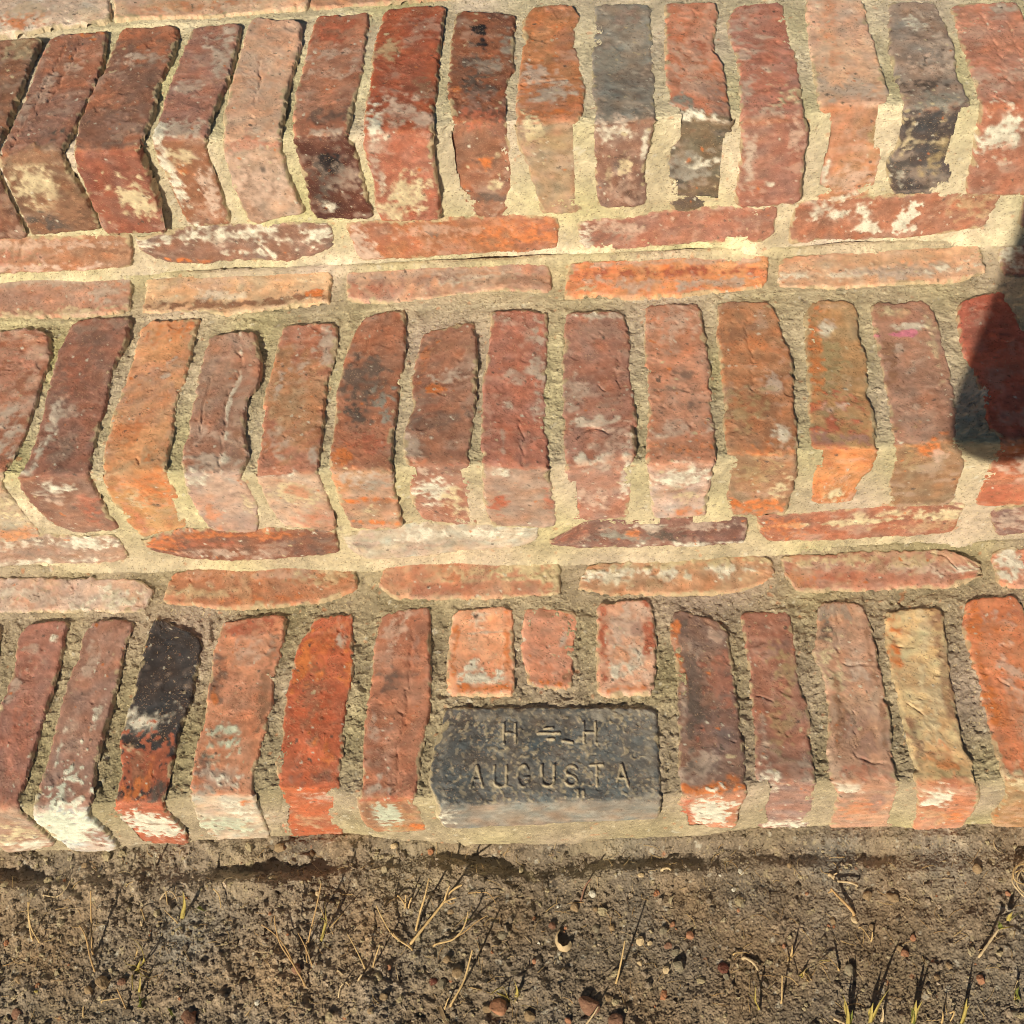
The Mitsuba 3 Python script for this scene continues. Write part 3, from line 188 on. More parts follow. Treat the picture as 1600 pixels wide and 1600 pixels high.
    dict(kind='tread', step=0, left=[(-691, 245), (-630, 246), (-557, 245), (-484, 242), (-463, 231)], right=[(-681, 211), (-621, 211), (-573, 211), (-513, 208), (-468, 208)], colours=[[0.746, 0.621, 0.611], [0.676, 0.525, 0.507]], stains=[(0.3, 0.5, 0.3, 0.3, 'lime', 0.5), (0.8, 0.6, 0.2, 0.4, 'lime', 0.8), (0.5, 0.6, 0.12, 0.4, 'lilac_bloom', 0.7), (0.15, 0.7, 0.2, 0.2, 'pink_bloom', 0.6), (0.6, 0.4, 0.1, 0.2, 'red_clay', 0.25)], smear=0.28),
    dict(kind='tread', step=0, left=[(-444, 248), (-390, 252), (-319, 254), (-254, 253)], right=[(-446, 217), (-383, 209), (-337, 211), (-281, 215), (-248, 226)], colours=[[0.593, 0.302, 0.204], [0.539, 0.285, 0.206]], stains=[(0.6, 0.2, 0.3, 0.15, 'lilac_bloom', 0.35), (0.2, 0.7, 0.2, 0.2, 'mortar', 0.5), (0.9, 0.4, 0.12, 0.4, 'mortar', 0.5), (0.5, 0.9, 0.3, 0.12, 'orange_clay', 0.4)], cracks=[[(0.1, 0.2), (0.12, 0.25)]], smear=0.28),
    dict(kind='tread', step=0, left=[(-215, 255), (-148, 257), (-101, 259), (-41, 255)], right=[(-223, 230), (-208, 217), (-146, 214), (-78, 215), (-41, 217)], colours=[[0.633, 0.363, 0.278], [0.585, 0.319, 0.251]], stains=[(0.6, 0.35, 0.5, 0.2, 'mortar', 0.7), (0.7, 0.6, 0.4, 0.08, 'mortar', 0.6), (0.95, 0.5, 0.08, 0.5, 'mortar', 0.7), (0.25, 0.3, 0.25, 0.2, 'red_clay', 0.4), (0.3, 0.8, 0.3, 0.15, 'red_clay', 0.4)], smear=0.28),
    dict(kind='tread', step=0, left=[(-10, 245), (37, 249), (82, 252), (115, 256), (173, 250)], right=[(-18, 222), (13, 215), (66, 214), (67, 214), (123, 212), (175, 226)], colours=[[0.604, 0.397, 0.295], [0.557, 0.35, 0.259]], stains=[(0.15, 0.45, 0.16, 0.4, 'lime', 0.95), (0.2, 0.25, 0.2, 0.3, 'lime', 0.9), (0.48, 0.5, 0.1, 0.25, 'lime', 0.9), (0.8, 0.4, 0.14, 0.2, 'lime', 0.95), (0.5, 0.1, 0.6, 0.2, 'mortar', 0.7), (0.35, 0.75, 0.1, 0.2, 'brown_clay', 0.5)], smear=0.28),
    dict(kind='tread', step=0, left=[(188, 250), (249, 252), (315, 251), (349, 253), (379, 236)], right=[(188, 229), (198, 213), (244, 214), (309, 215), (353, 216), (378, 224)], colours=[[0.51, 0.277, 0.238], [0.556, 0.334, 0.296]], stains=[(0.2, 0.35, 0.2, 0.25, 'pink_bloom', 0.7), (0.65, 0.4, 0.3, 0.25, 'pink_bloom', 0.8), (0.9, 0.5, 0.1, 0.3, 'lime', 0.7), (0.5, 0.2, 0.5, 0.2, 'mortar', 0.6), (0.3, 0.7, 0.2, 0.2, 'red_clay', 0.5), (0.1, 0.8, 0.12, 0.2, 'orange_clay', 0.5)], cracks=[[(0.75, 0.0), (0.9, 0.55)]], smear=0.28),
    dict(kind='tread', step=0, left=[(396, 250), (447, 253), (535, 255)], right=[(396, 214), (438, 212), (524, 214)], colours=[[0.669, 0.374, 0.308], [0.605, 0.308, 0.251]], stains=[(0.08, 0.4, 0.12, 0.5, 'lime', 0.9)]),
    dict(kind='rowlock', step=0, left=[(-585, 191), (-591, 176), (-583, 132), (-589, 98), (-583, 65), (-585, 23), (-588, -8)], right=[(-547, 193), (-545, 152), (-546, 117), (-547, 83), (-549, 45), (-551, -7)], front_left=[(-599, -41), (-605, -98), (-601, -114)], front_right=[(-550, -19), (-547, -55), (-549, -93)], colours=[[0.489, 0.262, 0.243], [0.449, 0.239, 0.225], [0.438, 0.289, 0.25], [0.5, 0.393, 0.362]], stains=[(0.8, 0.1, 0.12, 0.05, 'lime', 0.8), (0.3, 0.15, 0.2, 0.1, 'lilac_bloom', 0.5), (0.5, 0.6, 0.4, 0.1, 'red_clay', 0.35), (0.5, 0.85, 0.5, 0.1, 'mauve_clay', 0.5), (0.5, 1.6, 0.6, 0.3, 'cream', 0.95), (0.6, 1.85, 0.5, 0.2, 'lime', 0.7), (0.6, 1.2, 0.4, 0.1, 'brown_clay', 0.4), (0.1, 0.35, 0.12, 0.2, 'lilac_bloom', 0.6)], specks=1.4),
    dict(kind='rowlock', step=0, left=[(-516, 192), (-522, 174), (-520, 153), (-526, 131), (-526, 92), (-527, 57), (-529, 18), (-529, -8)], right=[(-477, 191), (-482, 165), (-481, 125), (-482, 96), (-484, 63), (-484, 29), (-482, -7)], front_left=[(-537, -31), (-536, -73), (-535, -112)], front_right=[(-490, -21), (-487, -56), (-489, -107)], colours=[[0.445, 0.282, 0.264], [0.407, 0.251, 0.239], [0.69, 0.762, 0.854], [0.612, 0.613, 0.678]], stains=[(0.3, 0.2, 0.2, 0.1, 'lilac_bloom', 0.5), (0.8, 0.5, 0.1, 0.08, 'lime', 0.8), (0.15, 0.72, 0.06, 0.12, 'lime', 0.8), (0.5, 0.93, 0.3, 0.06, 'lilac_bloom', 0.9), (0.3, 0.6, 0.2, 0.08, 'pink_bloom', 0.4), (0.4, 1.4, 0.6, 0.45, 'whitewash', 1.25), (0.85, 1.65, 0.3, 0.2, 'mauve_clay', 0.85), (0.7, 1.85, 0.2, 0.08, 'mauve_clay', 0.7)], specks=1.6),
    dict(kind='rowlock', step=0, left=[(-453, 193), (-455, 165), (-456, 125), (-459, 79), (-461, 63), (-452, 35), (-452, -1)], right=[(-438, 189), (-404, 171), (-401, 148), (-404, 124), (-404, 97), (-409, 73), (-409, 39), (-413, -3)], front_left=[(-470, -42), (-465, -66), (-466, -104)], front_right=[(-417, -26), (-414, -68), (-419, -112)], colours=[[0.071, 0.072, 0.091], [0.055, 0.056, 0.073], [0.474, 0.177, 0.128], [0.417, 0.17, 0.129]], stains=[(0.5, 0.6, 0.6, 0.1, 'grey_ash', 0.9), (0.4, 0.57, 0.5, 0.07, 'lime', 0.85), (0.5, 0.82, 0.9, 0.17, 'red_clay', 1.3), (0.3, 0.83, 0.2, 0.14, 'brown_clay', 0.5), (0.6, 0.85, 0.08, 0.14, 'orange_clay', 0.5), (0.2, 0.7, 0.16, 0.04, 'cream', 0.8), (0.85, 0.95, 0.16, 0.06, 'dark_soot', 0.85), (0.3, 0.95, 0.3, 0.05, 'orange_clay', 0.7), (0.6, 1.55, 0.42, 0.3, 'lime', 1.25), (0.5, 1.9, 0.6, 0.08, 'red_clay', 0.6), (0.6, 1.5, 0.2, 0.02, 'brown_clay', 0.6)], specks=1.4),
    dict(kind='rowlock', step=0, left=[(-380, 189), (-383, 163), (-381, 143), (-382, 113), (-380, 87), (-383, 50), (-383, 18), (-382, 3)], right=[(-320, 195), (-321, 157), (-323, 127), (-321, 93), (-327, 56), (-331, 15), (-327, 2)], front_left=[(-387, -27), (-392, -74), (-391, -112)], front_right=[(-331, -35), (-333, -70), (-337, -110)], colours=[[0.656, 0.364, 0.279], [0.617, 0.32, 0.245], [0.608, 0.559, 0.529], [0.551, 0.501, 0.459]], stains=[(0.5, 0.05, 0.6, 0.05, 'red_clay', 0.8), (0.1, 0.35, 0.12, 0.25, 'dark_soot', 0.6), (0.9, 0.4, 0.12, 0.3, 'brown_clay', 0.7), (0.55, 0.2, 0.35, 0.1, 'lilac_bloom', 0.4), (0.35, 0.72, 0.28, 0.1, 'pale_green', 0.9), (0.12, 0.85, 0.12, 0.12, 'dark_soot', 0.55), (0.4, 0.92, 0.5, 0.08, 'lilac_bloom', 0.6), (0.2, 0.98, 0.2, 0.04, 'grey_ash', 0.5), (0.75, 1.25, 0.3, 0.25, 'lime', 0.95), (0.4, 1.65, 0.5, 0.25, 'pale_green', 0.85), (0.9, 1.15, 0.12, 0.1, 'orange_clay', 0.7), (0.3, 1.3, 0.2, 0.15, 'pink_bloom', 0.6), (0.08, 0.5, 0.06, 0.1, 'orange_clay', 0.6)], specks=1.2),
    dict(kind='rowlock', step=0, left=[(-284, 192), (-299, 161), (-300, 131), (-303, 102), (-301, 60), (-305, 37), (-298, 8)], right=[(-252, 193), (-249, 160), (-245, 125), (-248, 92), (-249, 48), (-247, 8)], front_left=[(-300, -27), (-316, -85), (-318, -129)], front_right=[(-259, -39), (-262, -87), (-264, -131)], colours=[[0.638, 0.213, 0.14], [0.537, 0.172, 0.115], [0.518, 0.184, 0.115], [0.472, 0.163, 0.104]], stains=[(0.5, 0.2, 0.5, 0.15, 'orange_clay', 0.4), (0.85, 0.15, 0.15, 0.06, 'lilac_bloom', 0.85), (0.5, 0.5, 0.4, 0.2, 'brown_clay', 0.45), (0.1, 0.3, 0.12, 0.2, 'orange_clay', 0.7), (0.95, 0.3, 0.1, 0.2, 'orange_clay', 0.6), (0.6, 0.38, 0.3, 0.03, 'orange_clay', 0.7), (0.8, 0.78, 0.15, 0.08, 'orange_clay', 0.6), (0.6, 0.95, 0.4, 0.05, 'dark_soot', 0.4), (0.6, 1.15, 0.3, 0.1, 'pink_bloom', 0.6), (0.5, 1.6, 0.5, 0.15, 'mortar', 0.3)], rough=1.4),
    dict(kind='rowlock', step=0, left=[(-218, 192), (-221, 159), (-220, 125), (-223, 86), (-222, 47), (-220, 14), (-222, -1)], right=[(-173, 199), (-172, 161), (-169, 128), (-168, 85), (-173, 46), (-173, 18), (-176, -2)], front_left=[(-225, -10), (-229, -56), (-221, -83)], front_right=[(-177, -12), (-175, -58), (-176, -82)], colours=[[0.539, 0.278, 0.219], [0.442, 0.219, 0.176], [0.474, 0.352, 0.266], [0.425, 0.25, 0.182]], stains=[(0.4, 0.1, 0.3, 0.08, 'pink_bloom', 0.5), (0.3, 0.4, 0.3, 0.08, 'dark_soot', 0.5), (0.5, 0.35, 0.5, 0.04, 'dark_soot', 0.3), (0.8, 0.2, 0.1, 0.15, 'mauve_clay', 0.5), (0.1, 0.6, 0.1, 0.08, 'lilac_bloom', 0.5), (0.3, 0.95, 0.4, 0.06, 'lilac_bloom', 0.85), (0.5, 1.02, 0.6, 0.06, 'red_clay', 0.8), (0.45, 1.45, 0.3, 0.35, 'pale_green', 1.2), (0.1, 1.5, 0.14, 0.4, 'brown_clay', 0.8), (0.85, 1.3, 0.12, 0.2, 'brown_clay', 0.7), (0.8, 1.85, 0.25, 0.12, 'orange_clay', 1.0), (0.5, 1.9, 0.3, 0.1, 'olive_moss', 0.5)], cracks=[[(0.75, 0.1), (0.62, 0.5), (0.62, 0.98)], [(0.5, 0.53), (0.58, 0.56)]], specks=1.2),
    dict(kind='rowlock', step=0, left=[(-143, 196), (-146, 158), (-146, 106)], right=[(-89, 197), (-88, 151), (-88, 107)], colours=[[0.87, 0.509, 0.382], [0.846, 0.427, 0.307]], stains=[(0.3, 0.12, 0.3, 0.1, 'lime', 0.6), (0.5, 0.28, 0.5, 0.015, 'lilac_bloom', 0.6), (0.55, 0.82, 0.46, 0.17, 'lime', 1.1), (0.5, 0.97, 0.6, 0.06, 'orange_clay', 0.8), (0.05, 0.5, 0.08, 0.5, 'orange_clay', 0.7), (0.4, 0.45, 0.1, 0.05, 'orange_clay', 0.6), (0.95, 0.5, 0.08, 0.4, 'orange_clay', 0.6), (0.35, 0.08, 0.06, 0.04, 'dark_soot', 0.9)]),
    dict(kind='rowlock', step=0, left=[(-74, 197), (-74, 151), (-67, 114)], right=[(-24, 191), (-26, 175), (-29, 145), (-31, 110)], colours=[[0.706, 0.393, 0.323], [0.667, 0.356, 0.294]], stains=[(0.85, 0.4, 0.12, 0.2, 'lilac_bloom', 0.8), (0.5, 0.97, 0.7, 0.06, 'orange_clay', 0.8), (0.5, 0.05, 0.5, 0.06, 'brown_clay', 0.5), (0.4, 0.75, 0.3, 0.15, 'pink_bloom', 0.4), (0.9, 0.9, 0.12, 0.1, 'brown_clay', 0.8)], specks=1.2),
    dict(kind='rowlock', step=0, left=[(2, 200), (0, 154), (0, 103)], right=[(48, 201), (51, 153), (47, 105)], colours=[[0.825, 0.575, 0.505], [0.763, 0.474, 0.393]], stains=[(0.5, 0.3, 0.35, 0.25, 'pink_bloom', 0.8), (0.6, 0.7, 0.4, 0.2, 'lime', 0.7), (0.05, 0.5, 0.1, 0.6, 'red_clay', 0.8), (0.95, 0.4, 0.1, 0.4, 'red_clay', 0.8), (0.5, 0.98, 0.5, 0.04, 'orange_clay', 0.6), (0.4, 0.6, 0.2, 0.08, 'orange_clay', 0.5), (0.7, 0.35, 0.12, 0.1, 'mauve_clay', 0.6)], specks=2),
    dict(kind='rowlock', step=0, left=[(-148, 87), (-148, 69), (-154, 51), (-158, 16), (-147, -10)], right=[(48, 83), (48, 32), (48, -4)], front_left=[(-153, -24), (-150, -57)], front_right=[(47, -2), (47, -41)], colours=[[0.167, 0.188, 0.222], [0.115, 0.132, 0.161], [0.33, 0.326, 0.334], [0.289, 0.277, 0.284]], stains=[(0.5, 0.05, 0.6, 0.04, 'grey_ash', 0.35), (0.98, 0.5, 0.02, 0.6, 'grey_ash', 0.4), (0.02, 0.5, 0.02, 0.6, 'grey_ash', 0.3), (0.9, 1.4, 0.12, 0.5, 'grey_ash', 0.4), (0.03, 1.5, 0.05, 0.4, 'lime', 0.8), (0.2, 0.1, 0.08, 0.06, 'grey_ash', 0.5), (0.85, 0.03, 0.15, 0.05, 'grey_ash', 0.7)], stamp=1, specks=1.5, rough=0.6),
    dict(kind='rowlock', step=0, left=[(76, 191), (71, 167), (75, 123), (75, 81), (72, 43), (73, 18), (75, -3)], right=[(113, 179), (123, 164), (124, 132), (124, 99), (125, 57), (126, 20), (125, 3)], front_left=[(69, -34), (75, -81)], front_right=[(126, -3), (121, -42), (122, -85)], colours=[[0.299, 0.216, 0.213], [0.248, 0.172, 0.177], [0.599, 0.359, 0.288], [0.556, 0.287, 0.218]], stains=[(0.25, 0.4, 0.3, 0.3, 'dark_soot', 0.6), (0.8, 0.35, 0.3, 0.2, 'red_clay', 0.35), (0.3, 0.85, 0.35, 0.12, 'lilac_bloom', 0.6), (0.05, 0.3, 0.08, 0.25, 'orange_clay', 0.7), (0.05, 0.5, 0.06, 0.2, 'lilac_bloom', 0.7), (0.3, 0.2, 0.3, 0.05, 'lilac_bloom', 0.4), (0.5, 0.99, 0.6, 0.05, 'orange_clay', 0.95), (0.8, 0.95, 0.2, 0.06, 'orange_clay', 0.6), (0.3, 0.7, 0.12, 0.06, 'red_clay', 0.7), (0.5, 1.5, 0.42, 0.36, 'lime', 1.25), (0.1, 1.6, 0.12, 0.4, 'red_clay', 0.8), (0.8, 0.12, 0.15, 0.05, 'lilac_bloom', 0.5), (0.2, 0.65, 0.15, 0.2, 'dark_soot', 0.6)], specks=1.8, rough=1.4),
    dict(kind='rowlock', step=0, left=[(143, 185), (144, 146), (145, 117), (144, 84), (145, 53), (141, 11)], right=[(184, 185), (185, 145), (184, 109), (189, 83), (187, 52), (186, 8)], front_left=[(146, -23), (147, -80), (153, -116)], front_right=[(190, -25), (193, -69), (195, -117)], colours=[[0.406, 0.224, 0.199], [0.363, 0.208, 0.191], [0.379, 0.255, 0.258], [0.349, 0.225, 0.223]], stains=[(0.5, 0.1, 0.5, 0.1, 'red_clay', 0.25), (0.45, 0.08, 0.05, 0.02, 'lime', 1.0), (0.8, 0.35, 0.25, 0.12, 'olive_moss', 0.6), (0.5, 0.68, 0.4, 0.12, 'olive_moss', 0.45), (0.1, 0.7, 0.1, 0.1, 'lilac_bloom', 0.5), (0.95, 0.85, 0.1, 0.12, 'lilac_bloom', 0.6), (0.6, 0.9, 0.4, 0.08, 'dark_soot', 0.3), (0.15, 1.1, 0.2, 0.15, 'lime', 0.7), (0.5, 1.9, 0.6, 0.1, 'lime', 0.75), (0.5, 1.3, 0.4, 0.15, 'mauve_clay', 0.4)], cracks=[[(0.0, 0.5), (0.4, 0.51)]], specks=1.5, rough=1.4),
    dict(kind='rowlock', step=0, left=[(219, 194), (213, 162), (206, 140), (214, 120), (215, 78), (209, 47), (206, 10)], right=[(256, 193), (260, 160), (260, 129), (262, 100), (263, 68), (258, 40), (259, 9)], front_left=[(219, -31), (218, -71), (220, -118)], front_right=[(270, -28), (273, -61), (277, -120)], colours=[[0.611, 0.447, 0.385], [0.552, 0.387, 0.342], [0.549, 0.371, 0.308], [0.491, 0.318, 0.274]], stains=[(0.15, 0.17, 0.16, 0.08, 'dark_soot', 0.85), (0.4, 0.05, 0.5, 0.06, 'grey_ash', 0.5), (0.2, 0.4, 0.2, 0.2, 'cream', 0.7), (0.15, 0.65, 0.12, 0.2, 'brown_clay', 0.7), (0.65, 0.4, 0.2, 0.1, 'lilac_bloom', 0.6), (0.6, 0.75, 0.3, 0.15, 'mauve_clay', 0.5), (0.5, 0.95, 0.6, 0.06, 'red_clay', 0.4), (0.95, 0.6, 0.08, 0.4, 'brown_clay', 0.6), (0.6, 1.4, 0.16, 0.3, 'mauve_clay', 0.7), (0.2, 1.1, 0.25, 0.1, 'lime', 0.6), (0.3, 1.6, 0.3, 0.2, 'orange_clay', 0.4)], cracks=[[(0.4, 0.36), (0.95, 0.37)], [(0.4, 0.6), (0.42, 0.88), (0.95, 0.9)], [(0.35, 0.05), (0.4, 0.3)]]),
    dict(kind='rowlock', step=0, left=[(281, 182), (278, 155), (278, 114), (280, 84), (282, 50), (283, 28), (282, 7)], right=[(329, 186), (329, 154), (325, 113), (324, 81), (323, 45), (328, 28), (328, 4)], front_left=[(288, -23), (294, -68), (298, -109)], front_right=[(340, -36), (340, -69), (340, -110)], colours=[[0.809, 0.682, 0.46], [0.749, 0.581, 0.391], [0.575, 0.308, 0.238], [0.537, 0.274, 0.205]], stains=[(0.08, 0.2, 0.14, 0.3, 'orange_clay', 0.75), (0.95, 0.4, 0.14, 0.5, 'brown_clay', 0.6), (0.1, 0.75, 0.16, 0.2, 'brown_clay', 0.7), (0.5, 0.5, 0.3, 0.4, 'cream', 0.6), (0.5, 0.93, 0.6, 0.07, 'olive_moss', 0.7), (0.5, 1.0, 0.6, 0.04, 'red_clay', 0.6), (0.3, 1.3, 0.25, 0.22, 'lime', 0.9), (0.7, 1.7, 0.3, 0.2, 'orange_clay', 0.6), (0.6, 0.85, 0.3, 0.06, 'orange_clay', 0.5)], cracks=[[(0.1, 0.2), (0.4, 0.22)], [(0.1, 0.55), (0.35, 0.62)]], rough=1.6, smear=0.3),
    dict(kind='rowlock', step=0, left=[(362, 193), (353, 166), (354, 132), (356, 89), (358, 60), (357, 32), (360, 8)], right=[(405, 197), (407, 164), (404, 93), (402, 59), (403, 10)], front_left=[(370, -34), (368, -84), (378, -114)], front_right=[(414, -35), (416, -86), (425, -115)], colours=[[0.706, 0.307, 0.202], [0.753, 0.342, 0.219], [0.438, 0.307, 0.198], [0.408, 0.264, 0.17]], stains=[(0.5, 0.1, 0.5, 0.1, 'red_clay', 0.4), (0.55, 0.5, 0.25, 0.4, 'pink_bloom', 0.6), (0.1, 0.4, 0.12, 0.3, 'orange_clay', 0.7), (0.3, 0.65, 0.3, 0.2, 'orange_clay', 0.5), (0.5, 0.97, 0.5, 0.05, 'cream', 0.6), (0.3, 1.1, 0.4, 0.12, 'cream', 0.8), (0.5, 0.2, 0.2, 0.06, 'orange_clay', 0.6)], cracks=[[(0.3, 0.45), (0.5, 0.5)]]),
    dict(kind='rowlock', step=0, left=[(438, 193), (434, 139), (432, 93), (432, 9)], right=[(476, 192), (475, 138), (474, 92), (472, 9)], front_left=[(443, -36), (456, -116)], front_right=[(485, -38), (499, -118)], colours=[[0.497, 0.254, 0.215], [0.446, 0.23, 0.191], [0.426, 0.251, 0.21], [0.388, 0.226, 0.19]], stains=[]),
    dict(kind='rowlock', step=0, left=[(-649, 193), (-648, 139), (-645, 77), (-640, -7)], right=[(-617, 189), (-613, 138), (-607, 65), (-607, -10)], front_left=[(-651, -37), (-653, -107)], front_right=[(-615, -26), (-614, -101)], colours=[[0.452, 0.267, 0.249], [0.401, 0.233, 0.214], [0.476, 0.354, 0.319], [0.43, 0.282, 0.243]], stains=[(0.5, 0.3, 0.3, 0.2, 'red_clay', 0.4)]),
    dict(kind='rowlock', step=1, left=[(-699, 186), (-687, 89), (-688, 6)], right=[(-645, 186), (-636, 99), (-631, 7)], front_left=[(-697, -32), (-703, -113)], front_right=[(-637, -23), (-641, -111)], colours=[[0.439, 0.229, 0.192], [0.384, 0.205, 0.182], [0.43, 0.311, 0.274], [0.388, 0.259, 0.22]], stains=[]),
]
RES = 1.4

def letters():
    """raised lettering of the stamped brick, as strokes in mm from its left back corner (x right, y towards the nosing)"""
    out = []
    def arc(cx, cy, rx, ry, a0, a1, n=10):
        return [(cx + rx * math.cos(math.radians(a0 + (a1 - a0) * i / n)), cy + ry * math.sin(math.radians(a0 + (a1 - a0) * i / n))) for i in range(n + 1)]
    def glyph(ch, x, y, w=11.0, h=20.3):
        X0, X1, Y0, Y1 = x - w / 2, x + w / 2, y - h / 2, y + h / 2
        if ch == 'H': return [[(X0, Y0), (X0, Y1)], [(X1, Y0), (X1, Y1)], [(X0, y), (X1, y)]]
        if ch == 'A': return [[(X0, Y1), (x, Y0), (X1, Y1)], [(X0 + w * .22, y + h * .15), (X1 - w * .22, y + h * .15)]]
        if ch == 'U': return [[(X0, Y0), (X0, Y1 - w * .45)] + arc(x, Y1 - w * .45, w / 2, w * .45, 180, 0) + [(X1, Y0)]]
        if ch == 'G': return [arc(x, y, w / 2, h / 2, -40, -320, 18) + [(X1, y + h * .05), (x + 1, y + h * .05)]]
        if ch == 'S': return [arc(x, y - h * .25, w * .45, h * .25, -20, -270, 12) + arc(x, y + h * .25, w * .45, h * .25, -90, 160, 12)]
        if ch == 'T': return [[(X0, Y0), (X1, Y0)], [(x, Y0), (x, Y1)]]
        if ch == '-': return [[(X0, y), (X1, y)]]
        return []
    for ch, x, y in (('H', 60.8, 25.5), ('H', 136.0, 25.5)): out += glyph(ch, x, y)
    out += [[(97.7 - 10, 25.5 + .5), (97.7 + 10, 25.5 + .5)], [(97.7 - 4, 25.5 - 4.5), (97.7 + 4, 25.5 - 5)], [(97.7 - 1, 25.5 + 6), (97.7 + 5, 25.5 + 6.5)], [(97.7 + 13, 25.5 + 8), (97.7 + 22, 25.5 + 10)]]
    for ch, x in zip('AUGUSTA', [np.float64(31.2), np.float64(53.0), np.float64(74.4), np.float64(96.9), np.float64(118.3), np.float64(141.7), np.float64(164.5)]): out += glyph(ch, x, 68.0)
    out += [[([np.float64(31.2), np.float64(53.0), np.float64(74.4), np.float64(96.9), np.float64(118.3), np.float64(141.7), np.float64(164.5)][4] + 6, 68.0 + 14), ([np.float64(31.2), np.float64(53.0), np.float64(74.4), np.float64(96.9), np.float64(118.3), np.float64(141.7), np.float64(164.5)][4] + 6, 68.0 + 20)], [([np.float64(31.2), np.float64(53.0), np.float64(74.4), np.float64(96.9), np.float64(118.3), np.float64(141.7), np.float64(164.5)][4] + 11, 68.0 + 14), ([np.float64(31.2), np.float64(53.0), np.float64(74.4), np.float64(96.9), np.float64(118.3), np.float64(141.7), np.float64(164.5)][4] + 11, 68.0 + 20)]]
    return out

def seg_dist(X, Y, lines):
    d = np.full(X.shape, 1e9)
    for l in lines:
        for (x0, y0), (x1, y1) in zip(l[:-1], l[1:]):
            vx, vy = x1 - x0, y1 - y0
            u = np.clip(((X - x0) * vx + (Y - y0) * vy) / (vx * vx + vy * vy + 1e-9), 0, 1)
            d = np.minimum(d, np.hypot(X - x0 - u * vx, Y - y0 - u * vy))
    return d

